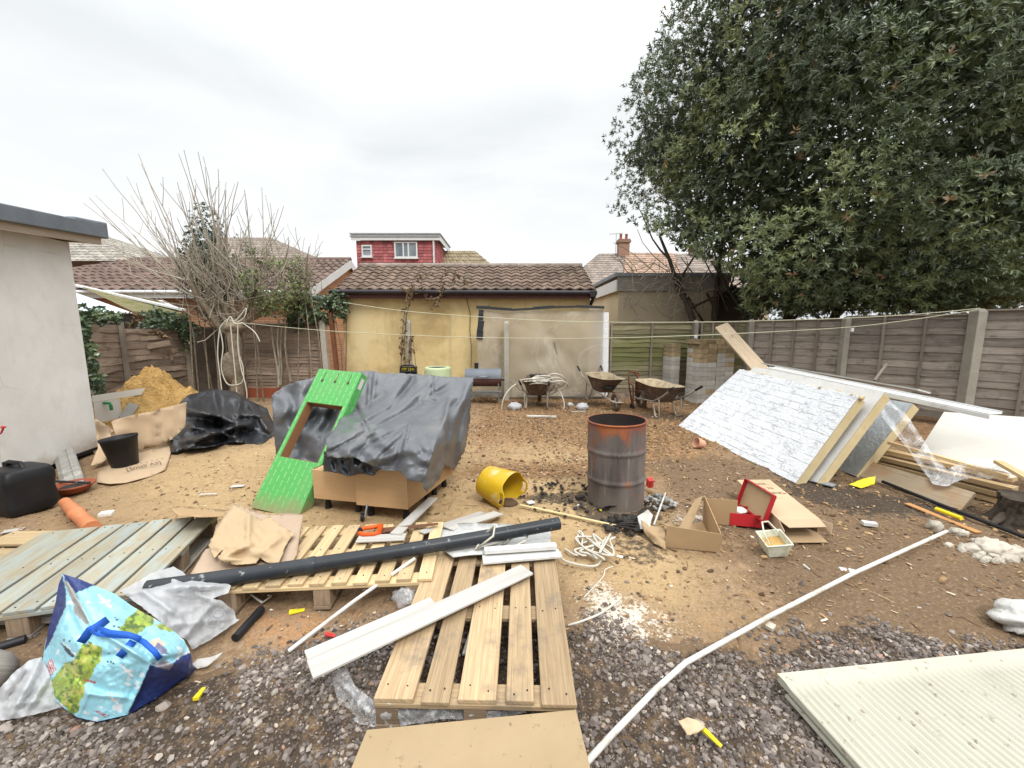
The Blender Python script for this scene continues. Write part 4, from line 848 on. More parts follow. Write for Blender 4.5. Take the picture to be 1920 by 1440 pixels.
c2 = G(820, 911, .12); cabinet(c2, c2+(cb-ca)*1.1, sdir, .4, .38, 'beech cabinet corner showing at the right hand edge of the tarp')
def castor(px, py, label):
    p = G(px, py, .0); t = thing('castor', label, 'castor wheel', p, 'black castor wheels')
    m = MB(); m.tube([p+V((-.012, 0, .035)), p+V((.012, .004, .035))], .035, 14); m.obj('wheel', M['black'], t)
    m = MB(); m.tube([p+V((.02, 0, .035)), p+V((.025, .02, .08)), p+V((.03, .04, .13))], .009, 6); m.obj('fork', M['metal'], t)
castor(680, 977, 'small black castor wheel under the nearest cabinet, standing out in front')
castor(694, 962, 'small black castor wheel with steel fork, tucked just under the cabinet')
ctrl = [(690, 697, 4.9), (760, 697, 4.9), (830, 703, 4.8), (885, 711, 4.6), (625, 700, 4.85), (560, 716, 4.6), (510, 740, 4.5), (720, 730, 4.55), (800, 730, 4.5), (860, 735, 4.4),
        (720, 765, 4.05), (800, 770, 4.0), (650, 775, 3.95), (700, 802, 3.45), (780, 800, 3.5), (640, 815, 3.4), (613, 840, 3.22), (612, 860, 3.2), (660, 862, 3.15), (720, 838, 3.2), (735, 890, 3.1), (800, 922, 3.12), (815, 890, 3.18),
        (835, 830, 3.45), (845, 780, 3.75), (852, 878, 3.9), (868, 850, 4.1), (880, 800, 4.3), (842, 850, 3.6), (828, 880, 3.3), (515, 850, 4.35), (512, 800, 4.45), (560, 860, 4.15), (600, 885, 3.85), (580, 800, 4.2), (600, 760, 4.4), (606, 830, 3.9), (640, 870, 3.75)]
# main sheet
c1 = [c for c in ctrl if not (c[0] < 605 and c[1] > 760)]
c1 = [c for c in c1 if c not in ((606, 830, 3.9), (640, 870, 3.75))]+[(600, 760, 4.25), (650, 740, 4.45)]
ol = [(598, 720), (625, 702), (650, 699), (690, 694), (720, 700), (760, 700), (800, 703), (840, 707), (888, 708), (884, 740), (880, 795), (872, 845), (852, 882), (834, 872), (826, 895), (800, 924), (792, 905), (765, 900), (750, 884), (712, 880), (690, 870), (668, 858), (640, 858), (613, 856), (611, 822), (630, 800), (645, 770), (640, 740)]
cr = [((612, 850), (790, 757), .05, 5), ((790, 757), (838, 748), .045, 4), ((755, 850), (773, 780), -.05, 4), ((735, 892), (772, 785), .03, 8), ((845, 745), (830, 800), -.06, 6), ((842, 765), (868, 745), .05, 5), ((650, 735), (690, 810), .05, 6), ((695, 700), (690, 770), .05, 5), ((705, 695), (700, 740), -.04, 4), ((620, 840), (720, 800), -.04, 7), ((810, 700), (812, 740), .04, 3), ((790, 745), (840, 715), -.05, 7), ((668, 856), (700, 815), .03, 6), ((870, 760), (850, 870), .07, 6), ((660, 850), (760, 800), .03, 4), ((880, 720), (850, 800), -.07, 8), ((700, 860), (765, 800), -.03, 5), ((730, 770), (775, 710), .05, 6), ((750, 770), (830, 700), -.04, 6), ((640, 790), (720, 740), .05, 7), ((660, 800), (760, 745), -.04, 5), ((820, 880), (845, 800), .05, 6), ((795, 900), (820, 820), -.04, 5), ((600, 735), (660, 702), .06, 9)]
c1 = [(x, y, Y_-(.09 if Y_ < 3.6 else 0)) for x, y, Y_ in c1]
b = sheet(c1, ol, 3.5, 'Y', [(a_, b2, m_*1.7, w_*.8) for a_, b2, m_, w_ in cr], .03, .012, 3, jag=1.2, amp2=.075)
t = b.obj('tarpaulin', M['tarp'], solid=.004); tag(t, 'large crumpled grey black polythene tarp draped over the beech cabinets', 'tarp')
c2_ = [(510, 740, 4.5), (560, 716, 4.6), (630, 700, 4.95), (512, 800, 4.45), (515, 850, 4.35), (560, 862, 4.2), (600, 880, 3.95), (650, 880, 3.8), (700, 860, 3.75), (580, 800, 4.3), (650, 800, 4.3), (700, 780, 4.4), (690, 720, 4.9), (640, 890, 3.75)]
ol = [(509, 742), (530, 726), (560, 714), (600, 705), (640, 702), (690, 712), (700, 780), (705, 850), (690, 885), (655, 888), (625, 886), (598, 880), (560, 868), (535, 858), (517, 852), (512, 800)]
b = sheet(c2_, ol, 5, 'Y', [((545, 730), (560, 850), .09, 9), ((575, 720), (520, 790), -.07, 8), ((600, 830), (640, 740), .08, 9), ((560, 790), (660, 770), .05, 8), ((530, 830), (590, 760), -.06, 7)], .04, .012, 8, jag=1.2, amp2=.10)
t = b.obj('tarpaulin', M['tarp'], solid=.004); ol3 = [(607, 846), (640, 850), (675, 854), (716, 876), (700, 892), (680, 888), (655, 893), (628, 886), (606, 884)]; b3 = sheet([(607, 846, 3.3), (716, 876, 3.06), (655, 893, 3.1), (606, 884, 3.24), (660, 850, 3.15)], ol3, 4, 'Y', [((625, 850), (632, 885), .04, 4), ((665, 855), (660, 890), -.04, 4)], .02, .03, 21, .6, amp2=.03); tag(b3.obj('tarpaulin', M['tarp_black'], solid=.004), 'dark flap of polythene hanging below the tarp edge beside the green box', 'tarp'); tag(t, 'second sheet of grey black polythene hanging behind the green box', 'tarp')  # the flap's blacker film also paints the dark shadow below the tarp edge
# ------------------------------------------------------------------ green printed packaging frame
def green_box():
    BL, BR = G(470, 952), G(562, 966); TL, TR = D(599, 684, 4.25), D(680, 703, 4.18)
    ux = (BR-BL); L = (TL-BL+TR-BR)/2; Ln = L.length; lu = L.normalized(); wu = (ux-lu*ux.dot(lu)); W = wu.length; wu.normalize()
    n = wu.cross(lu).normalized(); n = n if n.dot(V((0, 0, H))-BL) > 0 else -n; th = .11; o = BL-n*th+V((0, 0, .005))
    t = thing('packaging_box', 'tall bright green printed card box with a window cutout, leaning on the tarp', 'box', BL)
    h0, h1 = .335*Ln, .735*Ln; m = MB()
    def add(a, b_, c, d_):   # u from a to b_, l from c to d_
        P = [o+wu*a+lu*c, o+wu*b_+lu*c, o+wu*b_+lu*d_, o+wu*a+lu*d_]; Q = [p+n*th for p in P]
        m.add(P+Q, [(0, 3, 2, 1), (4, 5, 6, 7), (0, 1, 5, 4), (1, 2, 6, 5), (2, 3, 7, 6), (3, 0, 4, 7)],
              lambda p, i: ((V(p)-o).dot(wu)+((V(p)-o).dot(n) if i in (3, 5) else 0)+.013, (V(p)-o).dot(lu)+((V(p)-o).dot(n) if i in (2, 4) else 0)))
    add(0, W, 0, h0); add(0, W, h1, Ln); add(0, .045, h0, h1); add(W-.05, W, h0, h1)
    m.obj('card_body', M['green'], t)
    k = MB(); e = .0025
    k.obox(o+wu*(.045+e)+lu*h0+n*.004, wu*.003, lu*(h1-h0), n*(th-.008)); k.obox(o+wu*(W-.05-e-.003)+lu*h0+n*.004, wu*.003, lu*(h1-h0), n*(th-.008)); k.obox(o+wu*.05+lu*(h0+e)+n*.004, wu*(W-.105), lu*.003, n*(th-.008)); k.obox(o+wu*.05+lu*(h1-e-.003)+n*.004, wu*(W-.105), lu*.003, n*(th-.008))
    k.obj('window_edge', M['greencut'], t)
    k = MB()
    for u in (.2, .5, .8):
        c = o+wu*W*u+lu*(Ln-.135)+n*(th+.0012)
        k.poly([c+(wu*math.cos(a)*.016+lu*math.sin(a)*.019) for a in [j*math.pi/6 for j in range(12)]], n*.0012)
        k.obox(c-wu*.003+lu*.017, wu*.006, lu*.085, n*.001)
    k.obj('keyhole_slot', M['ink'], t)
    k = MB(); k.obox(o+wu*(W+.0015)+lu*(Ln-.17)+n*.03, wu*.001, lu*.12, n*.05); k.obj('paper_label', M['whitetrim'], t)
green_box()
# ------------------------------------------------------------------ left heap: sand, tarp, cardboard
P0 = G(265, 790, .05)
def heap(cx, cy, rx, ry, h, mat, name, label, cat, seed, n=70, rough=.35):
    m = MB()
    def f(u, v):
        a = u*2*math.pi; r = v; x = math.cos(a)*r; y = math.sin(a)*r; q = max(0, 1-r**1.5)
        X_, Y_ = cx+x*rx, cy+y*ry
        k = h*q*(1+rough*(float(fbm(X_, Y_, 3.2, 4, seed, True))-.55)*2)+.05*h*(float(fbm(X_, Y_, 16, 3, seed+5))-.5)-.02*(v > .96)
        return V((X_, Y_, k))
    m.grid(f, n, n//2); return tag(m.obj(name, mat), label, cat)
sp = D(285, 735, 7.2); heap(sp.x-.05, sp.y+.15, 1.0, .85, D(295, 710, 7.1).z*1.04, M['sand'], 'sand_heap', 'heap of orange yellow building sand below the old brown fence', 'sand heap', 3, 110)
ol = [(288, 790), (330, 762), (350, 742), (395, 729), (440, 733), (470, 752), (500, 765), (512, 790), (516, 815), (490, 832), (440, 828), (390, 838), (340, 846), (318, 852), (325, 825), (300, 810)]
ctl = [(288, 790, .2), (340, 752, .42), (395, 730, .50), (440, 735, .46), (500, 768, .22), (516, 812, .02), (470, 800, .12), (420, 790, .22), (360, 790, .26), (440, 828, .03), (340, 846, .05), (318, 850, .03), (380, 825, .12)]
b = sheet(ctl, ol, 4, 'z', [((330, 760), (470, 800), .09, 6), ((350, 775), (500, 780), .07, 5), ((340, 830), (480, 790), .08, 5), ((400, 740), (420, 830), -.06, 7), ((360, 800), (440, 820), .06, 4), ((350, 840), (400, 810), .05, 4), ((450, 750), (440, 820), .05, 5), ((325, 842), (430, 835), .04, 3), ((470, 760), (505, 810), .06, 5)], .01, .02, 11, jag=.7, amp2=.03)
tag(b.obj('tarpaulin', M['tarp_black'], solid=.004), 'shiny black polythene crumpled over a heap below the bare tree', 'tarp')
m = MB(); m.plank(D(233, 786, 6.6), D(252, 758, 6.75), .14, .03, (1, -1, 1)); tag(m.obj('board_offcut', M['slate']), 'short grey board lying on the sand heap', 'board')
m = MB(); A = D(172, 742, 6.3); B = D(272, 727, 7.0); m.obox(A, B-A, (0, .02, .0), (0, 0, -.11)); m.obox(A+V((0, .01, -.45)), (B-A)*.45, (0, .02, 0), (0, 0, .335)); tag(m.obj('trough', M['cream']), 'cream plastic panel with a raised rim behind the sand heap', 'panel')
m = MB(); q = D(205, 755, 6.45); m.tube([q+V((-.06, -.03, 0)), q+V((.03, -.03, 0)), q+V((.05, -.03, -.05)), q+V((.05, -.03, -.12))], .022, 8); tag(m.obj('pipe_fitting', plain('green_plastic', (.02, .2, .07), (.02, .17, .06), 5, .4)), 'small dark green plastic elbow on the cream panel', 'pipe fitting')
def card(ctl, ol, label, mat, step=9, creases=(), amp=.015, seed=1, jag=.5, name='cardboard_sheet', cat='cardboard', th=.005, nsc=.02, mode='z', amp2=0):
    b = sheet(ctl, ol, step, mode, creases, amp, nsc, seed, jag, amp2=amp2); return tag(b.obj(name, mat, solid=th), label, cat)
card([(210, 795, .42), (350, 755, .62), (345, 800, .3), (290, 835, .1), (235, 840, .08), (215, 815, .3)], [(208, 790), (230, 783), (290, 770), (350, 754), (347, 800), (325, 822), (300, 836), (270, 842), (236, 850), (220, 825)], 'pale cardboard sheet propped up against the sand heap behind the black pot', M['card_pale'], seed=2, creases=[((290, 770), (296, 835), .02, 3)])
card([(185, 890, .02), (250, 850, .05), (320, 838, .04), (308, 885, .01), (240, 905, .01), (180, 905, .02)], [(183, 885), (215, 868), (250, 852), (285, 842), (318, 836), (320, 850), (310, 880), (285, 892), (235, 905), (205, 907), (181, 904)], 'flattened cardboard sheet with dark printing lying in front of the black pot', M['card_pale'], seed=4, creases=[((190, 895), (310, 875), .012, 4)], jag=.05)
card([(178, 790, .5), (205, 805, .3), (215, 855, .1), (180, 872, .05), (178, 840, .2)], [(179, 785), (205, 800), (212, 830), (208, 855), (190, 868), (170, 873), (184, 840)], 'narrow cardboard strip standing between the outbuilding and the black pot', M['card_pale'], seed=6)
m = MB(); m.plank(D(178, 792, 5.6), D(214, 812, 5.45), .05, .03, (0, -1, 1)); tag(m.obj('wood_offcut', M['card']), 'brown wood strip on the cardboard beside the white outbuilding', 'wood strip')
def text(body, o, ux, uz, size, mat, parent, name='lettering'):
    c = bpy.data.curves.new(name, 'FONT'); c.body = body; c.size = size; c.extrude = .0004; c.align_x = 'CENTER'; c.align_y = 'CENTER'
    ux, uz = V(ux).normalized(), V(uz); uz = (uz-ux*uz.dot(ux)).normalized(); n = ux.cross(uz)
    tmp = bpy.data.objects.new(name, c); COL.objects.link(tmp); bpy.context.view_layer.update()
    me = bpy.data.meshes.new_from_object(tmp.evaluated_get(bpy.context.evaluated_depsgraph_get())); COL.objects.unlink(tmp); bpy.data.objects.remove(tmp)
    Mx = Matrix((ux, uz, n)).transposed().to_4x4(); Mx.translation = V(o)-(world(parent) if parent else V((0, 0, 0)))
    me.transform(Mx); me.materials.clear(); me.materials.append(mat); me.name = name
    x = bpy.data.objects.new(name, me); COL.objects.link(x)
    if parent: x.parent = parent
    return x
cardob = [o for o in COL.objects if o.get('label', '').startswith('flattened cardboard')][0]
e1, e2 = G(240, 885, .03), G(300, 872, .03)
text('[Small All]', e1.lerp(e2, .5)+V((0, 0, .03)), e2-e1, (0, 1, .25), .075, M['ink'], cardob)
text('- - - - - - -', G(275, 868, .06)+V((0, 0, .015)), e2-e1, (0, 1, .25), .08, M['ink'], cardob)
# black pot, slab, jerry can, dish, orange pipe
def pot():
    p = G(236, 874, .02); t = thing('plant_pot', 'tall black plastic plant pot standing on the cardboard', 'pot', p)
    Mx = Matrix.Translation(p)@Matrix.Rotation(R(-7), 4, 'Y'); k = 5.0/4.6
    m = MB(); m.lathe([(0, .005), (.115, .005), (.12, .01), (.165, .33), (.172, .33), (.175, .36), (.168, .362), (.16, .33), (.11, .03), (0, .03)], 28, Mx); m.obj('pot_body', M['black'], t)
pot()
m = MB(); a, b_ = G(138, 912, .01), D(118, 843, 4.75); m.obox(a+V((-.1, -.03, 0)), b_-a, (.24, -.02, 0), V((.03, .02, .04)));  m.obox(a+V((.0, -.025, .012))+V((.03, .02, .04)), (b_-a)*.96, (.1, -.01, 0), V((.002, .0015, .006)))
tag(m.obj('paving_slab', M['slate'], bevel=.006), 'grey concrete slab leaning on the white outbuilding wall', 'slab')
def jerry():
    p = G(25, 978, 0); t = thing('jerry_can', 'black plastic jerry can with a yellow edged label at the left edge', 'jerry can', p+V((-.1, .2, 0)))
    c = p+V((-.17, .22, .2)); m = MB(); Mz = Matrix.Rotation(R(-14), 3, 'Z')
    def f(u, v):
        a = u*2*math.pi; b2 = (v-.5)*math.pi; se = lambda q, e: math.copysign(abs(q)**e, q)
        x = se(math.cos(b2), .22)*se(math.cos(a), .3)*.18; y = se(math.cos(b2), .22)*se(math.sin(a), .3)*.17; z = se(math.sin(b2), .3)*.21
        return c+Mz@V((x*(1-.03*math.cos(z*30)), y*(1-.03*math.cos(z*30)), z))
    m.grid(f, 64, 40); m.obj('can_body', M['black'], t)
    m = MB(); m.tube([c+Mz@V((-.13, 0, .2)), c+Mz@V((-.1, 0, .245)), c+Mz@V((.05, 0, .245)), c+Mz@V((.08, 0, .2))], .018, 8); m.obj('handle', M['black'], t)
    m = MB(); m.tube([c+Mz@V((-.16, .02, .2)), c+Mz@V((-.16, .02, .235))], .035, 14); m.obj('cap', M['black'], t)
    m = MB(); m.obox(c+Mz@V((-.145, -.1755, -.05)), Mz@V((.13, 0, 0)), Mz@V((0, .003, 0)), (0, 0, .12)); lb = m.obj('label', M['whitetrim'], t)
    m = MB(); m.obox(c+Mz@V((-.145, -.1775, .035)), Mz@V((.13, 0, 0)), Mz@V((0, .002, 0)), (0, 0, .035)); m.obj('label_stripe', M['brightyellow'], lb)
jerry()
m = MB(); p = G(118, 930, .0); Mx = Matrix.Translation(p+V((0, .1, .01))); m.lathe([(0, 0), (.11, 0), (.15, .055), (.165, .06), (.165, .075), (.15, .075), (.105, .02), (0, .02)], 30, Mx)
t = thing('pot_saucer', 'terracotta coloured plastic saucer of black soil near the jerry can', 'saucer', p); m.obj('saucer_dish', M['terracotta'], t)
m = MB(); m.lump(p+V((0, .1, .045)), (.12, .12, .03), 2, .25, 3, 3); m.obj('soil_fill', M['char'], t)
m = MB(); m.tube([G(92, 902, .1), G(168, 905, .1)], .012, 8); tag(m.obj('black_rod', M['pipe']), 'thin dark rod lying across the terracotta saucer', 'rod')
m = MB(); a, b_ = G(122, 942, .05), G(172, 990, .05); d = b_-a
m.tube([a, a+d*.2, a+d*.22, a+d*.42, a+d*.45, a+d*.5, a+d*.52, a+d*.8, a+d*.82, b_], [.045, .045, .05, .05, .058, .058, .05, .05, .056, .056], 16); tag(m.obj('drain_pipe', M['orangepipe']), 'short faded orange drainage pipe lying beside the blue pallet', 'pipe')
m = MB(); q = G(0, 828, .62); m.tube([D(-12, 822, 3.9), D(2, 812, 3.9), D(6, 804, 3.9)], .008, 6); m.lump(D(6, 801, 3.9), .02, 2, .1, 2); tag(m.obj('garden_tap', M['red_p']), 'red handled tap on the white wall at the left picture edge', 'tap')
# ------------------------------------------------------------------ pallets
def pallet(label, o, ax, ay, L, W, boards, mat, bmat, h=.144, group='wooden pallets lying in the front of the yard', bw=.1, zt=None, low=True, jw=.3):
    """o corner; ax along boards (length L), ay across (width W); boards = list of (offset, width)"""
    o = V(o); ax = V(ax).normalized(); ay = V(ay).normalized(); n = ax.cross(ay).normalized(); n = n if n.z > 0 else -n
    t = thing('pallet', label, 'pallet', o+ax*L/2+ay*W/2, group)
    m = MB()
    for off, w_ in boards:
        a = random.uniform(-.008, .008); m.obox(o+n*(h-.021)+ax*a+ay*off, ax*L, ay*w_+ax*random.uniform(-.002, .002), n*(.021+random.uniform(-.002, .002)))
    m.obj('deck_boards', mat, t, bevel=.004); m = MB()
    for off, w_ in boards:
        for u in (bw/2, L/2, L-bw/2):
            for v in ((.25, .75) if w_ > .1 else (.5,)):
                q = o+n*(h+.0005)+ax*(u+random.uniform(-.02, .02))+ay*(off+w_*v+random.uniform(-.006, .006)); m.poly([q+ax*(math.cos(k*1.05)*.0042)+ay*(math.sin(k*1.05)*.0042) for k in range(6)], n*.002)
    m.obj('nail_heads', M['soot'], t)
    m = MB()
    for u in (0, L/2-bw/2, L-bw): m.obox(o+n*(h-.0435)+ax*u+ay*.002, ax*bw, ay*(W-.004), n*.022)
    m.obj('cross_boards', mat, t, bevel=.003)
    for u in (0, L/2-bw/2, L-bw):
        for v in (0, W/2-.05, W-.1):
            k = MB(); k.obox(o+n*.022+ax*(u+.004)+ay*(v+.003), ax*(bw-.008), ay*.094, n*(h-.0665)); k.obj('block', M['block_wood'], t, bevel=.004)
    if low:
        for v in (0, W/2-.05, W-.1): MB().obox(o+n*.001+ay*v, ax*L, ay*.1, n*.0205).obj('bottom_board', bmat, t, bevel=.003)
    return t
# near pallet
fl, fr, bl, br = G(700, 1310, .144), G(1082, 1318, .144), G(812, 1030, .144), G(1040, 1040, .144)
ax = ((bl+br)-(fl+fr))/2; L = ax.length; ax.normalize(); W = ((fr-fl).length+(br-bl).length)/2; ay = (fr-fl).normalized(); ay = (ay-ax*ay.dot(ax)).normalized()
bd = [(0, .17), (.205, .12), (.36, .165), (.565, .12), (.715, .15)]; s = W/.865; bd = [(a*s, b*s) for a, b in bd]
pallet('brown wooden pallet in the middle foreground with the grey laminate plank across it', fl-V((0, 0, .144)), ax, ay, L, W, bd, M['pallet'], M['block_wood'])
# middle pallet: narrow boards running away, on its bearers
z = .17; fl, fr, bl, br = G(445, 1100, z), G(790, 1085, z), G(566, 985, z), G(838, 985, z)
ay = (fr-fl).normalized(); W = 1.15; ax0 = (bl-fl); ax = (br-fr).normalized(); ax = (ax-ay*ax.dot(ay)).normalized(); L = .70
bd = [(.02+i*.123, .085) for i in range(10)]
fo = fr-ay*W
pallet('pale pallet of ten narrow boards under the black pipe and the saw', fo-V((0, 0, z)), ax, ay, L, W, bd, M['pallet_new'], M['block_wood'], h=z)
# left blue painted pallet
z = .17; c0, c1, c2, c3 = G(0, 1130, z), G(262, 1112, z), G(408, 963, z), G(190, 963, z)
ax = (c2-c1).normalized(); ay = (c1-c0).normalized(); ay = (ay-ax*ay.dot(ax)).normalized(); L = (c2-c1).length; W = 1.08
bd = [(0, .135), (.155, .13), (.305, .13), (.455, .135), (.61, .13), (.76, .32)]
bd = [(W-a-b, b) for a, b in bd]
pallet('wide pallet with worn blue green paint behind the blue shopping bag', c1-ay*W-V((0, 0, z)), ax, ay, L, W, bd, M['bluewood'], M['greyplank'], h=z)
z = .13; a = G(0, 1003, z); ax = V((1, .02, 0)).normalized(); ay = V((-.02, 1, 0))
o = G(0, 1085, z)+V((-.62, -.02, -z)); pallet('yellowish pallet at the left edge partly under the blue painted pallet', o, ax, ay, 1.02, .62, [(0, .16), (.2, .16), (.41, .19)], M['pallet_new'], M['block_wood'], h=z)
m = MB(); a, b_ = G(-60, 1158, .03), G(200, 1150, .03); m.plank(a, b_, .14, .04); tag(m.obj('grey_plank', M['greyplank'], bevel=.004), 'grey plank lying under the front of the blue painted pallet', 'plank')
# ------------------------------------------------------------------ paper, pipe, saw, boards on the pallets
zz = .185
card([(330, 950, .19), (420, 965, .2), (375, 960, .22)], [(319, 951), (350, 950), (385, 953), (421, 956), (425, 968), (380, 969), (335, 966), (324, 958)], 'dark edged strip of cardboard lying along the top of the blue pallet', M['card_inside'], 6, amp=.01, name='cardboard_strip')
card([(360, 1078, .18), (400, 1000, .2), (440, 950, .24), (560, 965, .2), (560, 1010, .2), (540, 1060, .19), (450, 1075, .19)], [(357, 1076), (385, 1030), (395, 1027), (405, 985), (440, 944), (470, 957), (505, 966), (540, 962), (569, 965), (562, 1000), (557, 1040), (545, 1062), (470, 1075), (400, 1082)], 'large sheet of pinkish kraft paper under the crumpled top sheet', plain('pinkish_kraft', (.47, .355, .26), (.41, .30, .215), 3, .9, .2, 20, dirt=(.42, .3, .2)), creases=[((400, 1040), (440, 960), .02, 6)], name='kraft_paper', cat='paper', th=.002, amp=.02)
card([(408, 1040, .235), (440, 960, .27), (500, 990, .285), (550, 1005, .24), (530, 1045, .22), (470, 1055, .23), (415, 1052, .235), (460, 1010, .30)], [(390, 1022), (410, 985), (441, 946), (462, 960), (490, 974), (507, 968), (525, 985), (553, 1001), (540, 1015), (531, 1035), (522, 1058), (500, 1054), (487, 1045), (480, 1056), (440, 1058), (415, 1054), (408, 1046), (420, 1030), (402, 1046)], 'crumpled brown kraft paper lying over the join of two pallets', M['kraft'], 4, [((415, 1045), (470, 1020), .03, 5), ((467, 965), (465, 1010), .025, 5), ((480, 1040), (530, 1005), .02, 6), ((415, 1050), (455, 1050), .03, 4)], .012, 5, 1.2, 'kraft_paper', 'paper', .002, amp2=.012)
m = MB(); a, b_ = G(275, 1104, .22), G(1048, 981, .27); d = b_-a; Lp = d.length
pth = [a+d*(i/14)+V((0, 0, -.018*math.sin(math.pi*i/14))) for i in range(15)]
rr = [.043]*15; m.tube(pth, rr, 20); j = a+d*.33; m.tube([j+V((0, 0, -.016)), j+d*.012+V((0, 0, -.016)), j+d*.02+V((0, 0, -.016))], [.047, .049, .046], 20)
m.tube([b_-d*.002, b_+d*.001], .038, 20)
tag(m.obj('drain_pipe', M['pipe']), 'long black plastic drain pipe laid across the pallets', 'pipe')
def saw():
    p = G(675, 1000, .195); q = G(822, 984, .195); t = thing('hand_saw', 'hand saw with orange handle and rusty blade on the pale pallet', 'saw', p); d = (q-p).normalized(); s = V((-d.y, d.x, 0)); up = V((0, 0, 1))
    m = MB(); m.poly([p+d*.13+s*-.03, q-s*.0, q+s*.03, p+d*.13+s*.045], up*.002); m.obj('blade', M['rust'], t)
    m = MB(); ring = [(.13, -.045), (.10, -.058), (.03, -.05), (0, -.02), (0, .02), (.02, .045), (.09, .05), (.13, .055), (.14, .02)]
    m.tube([p+d*a+s*b+up*.012 for a, b in ring+ring[:1]], .016, 8); m.tube([p+d*.13+s*-.05+up*.012, p+d*.135+s*.055+up*.012], .02, 8); m.obj('handle', M['orange'], t)
    m = MB(); m.tube([p+d*.0+s*-.022+up*.013, p+d*-.002+s*.03+up*.013], .0185, 8); m.obj('grip', M['black'], t)
saw()
def pl(p0, p1, w_, th, mat, label, name='plank', cat='plank', up=(0, 0, 1), bev=.002, extra=None):
    m = MB(); m.plank(p0, p1, w_, th, up)
    if extra: extra(m)
    return tag(m.obj(name, mat, bevel=bev), label, cat)
# laminate planks on near pallet
zt_ = .165
a0, a1, b0, b1 = G(563, 1238, .20), G(583, 1290, .20), G(1005, 1072, .168), G(965, 1063, .168)
pa, pb = (a0+a1)/2+V((.012, .012, 0)), (b0+b1)/2+V((.01, -.012, 0))
pl(pa, pb, .115, .012, M['laminate'], 'long white washed laminate plank lying diagonally across the near pallet', 'laminate_plank')
d = (pb-pa).normalized(); s = V((-d.y, d.x, 0)); pl(pa+s*.088+d*.005+V((0, 0, -.003)), pa+s*.088+d*.62+V((0, 0, -.006)), .075, .010, M['laminate'], 'shorter white washed laminate plank butted beside the long diagonal one', 'laminate_plank')
pl(G(905, 1052, .168), G(1050, 1040, .168), .085, .016, M['whitetrim'], 'white board on the far end of the near pallet, lower of two', 'white_board', 'board')
pl(G(908, 1036, .20), G(1043, 1027, .20), .05, .026, M['whitetrim'], 'white batten resting on the white board above the near pallet', 'white_batten', 'batten')
ol = [(822, 985), (870, 980), (1033, 985), (1033, 1015), (1030, 1032), (880, 1040), (850, 1044), (830, 1030)]
b = sheet([(820, 985, .12), (1033, 985, .12), (1030, 1032, .13), (840, 1040, .19), (900, 1010, .17)], ol, 12, 'z', [], .005, .02, 2, .3); tag(b.obj('speckled_sheet', M['marble'], solid=.006), 'speckled white sheet lying under the black pipe end', 'sheet')
pl(G(742, 1003, .20), G(812, 935, .10), .085, .012, M['laminate'], 'pale laminate strip propped from the pallet to the beech cabinet', 'laminate_strip', 'strip')
pl(G(670, 1012, .19), G(760, 1008, .19), .09, .01, M['laminate'], 'short pale laminate offcut under the saw blade', 'laminate_offcut', 'strip')
pl(G(790, 1000, .18), G(905, 962, .03), .06, .01, M['laminate'], 'pale laminate strip lying behind the black pipe', 'laminate_strip', 'strip')
pl(G(840, 992, .15), G(935, 963, .02), .10, .01, M['laminate'], 'wide pale laminate board pointing at the yellow tub', 'laminate_board', 'strip')
m = MB(); pts = [G(x, y, z) for x, y, z in ((892, 1030, .2), (905, 1005, .25), (928, 985, .34), (925, 1005, .33), (895, 1028, .21), (940, 1015, .2), (952, 1008, .21), (940, 1024, .2), (965, 1006, .2), (990, 1004, .2), (985, 1014, .2), (955, 1030, .2))]
m.tube(pts, .007, 6); tag(m.obj('white_strap', M['rope']), 'white strap looped over the end of the black pipe', 'strap')
pl(G(870, 1230, .06), G(900, 1130, .06), .018, .012, M['conduit'], 'thin white strip lying in a gap of the near pallet', 'white_strip', 'strip')
m = MB(); m.tube([G(541, 1221, .01), G(660, 1130, .10), G(778, 1047, .20)], .011, 8); tag(m.obj('cane', M['conduit']), 'thin pale rod leaning from the earth onto the pale pallet', 'rod')
m = MB(); m.tube([G(975, 947, .012), G(1060, 965, .012), G(1172, 990, .012)], .012, 8); tag(m.obj('cane', M['timbercap']), 'thin yellowish cane lying between yellow tub and oil drum', 'cane')
# chipboard sheet in the foreground
a, b_, c, d = G(688, 1368, .13), G(1080, 1330, .125), G(1112, 1460, .10), G(650, 1460, .10)
m = MB(); n = (b_-a).cross(a-d).normalized(); n = n if n.z > 0 else -n; P = [a, b_, b_+(c-b_)*1.6, a+(d-a)*1.6]; m.poly(P, -n*.018); tag(m.obj('chipboard_sheet', M['chip'], bevel=.002), 'chipboard sheet in the near foreground leading up to the pallet', 'chipboard')
# white conduit: long, bent
m = MB(); pts = [G(1090, 1440, .03), G(1150, 1375, .03), G(1230, 1292, .04), G(1285, 1243, .04), G(1330, 1218, .04), G(1440, 1157, .05), G(1600, 1075, .05), G(1775, 996, .05)]
m.tube(pts, .0125, 10); tag(m.obj('conduit_pipe', M['conduit']), 'long dirty white plastic conduit running diagonally across the yard', 'conduit')
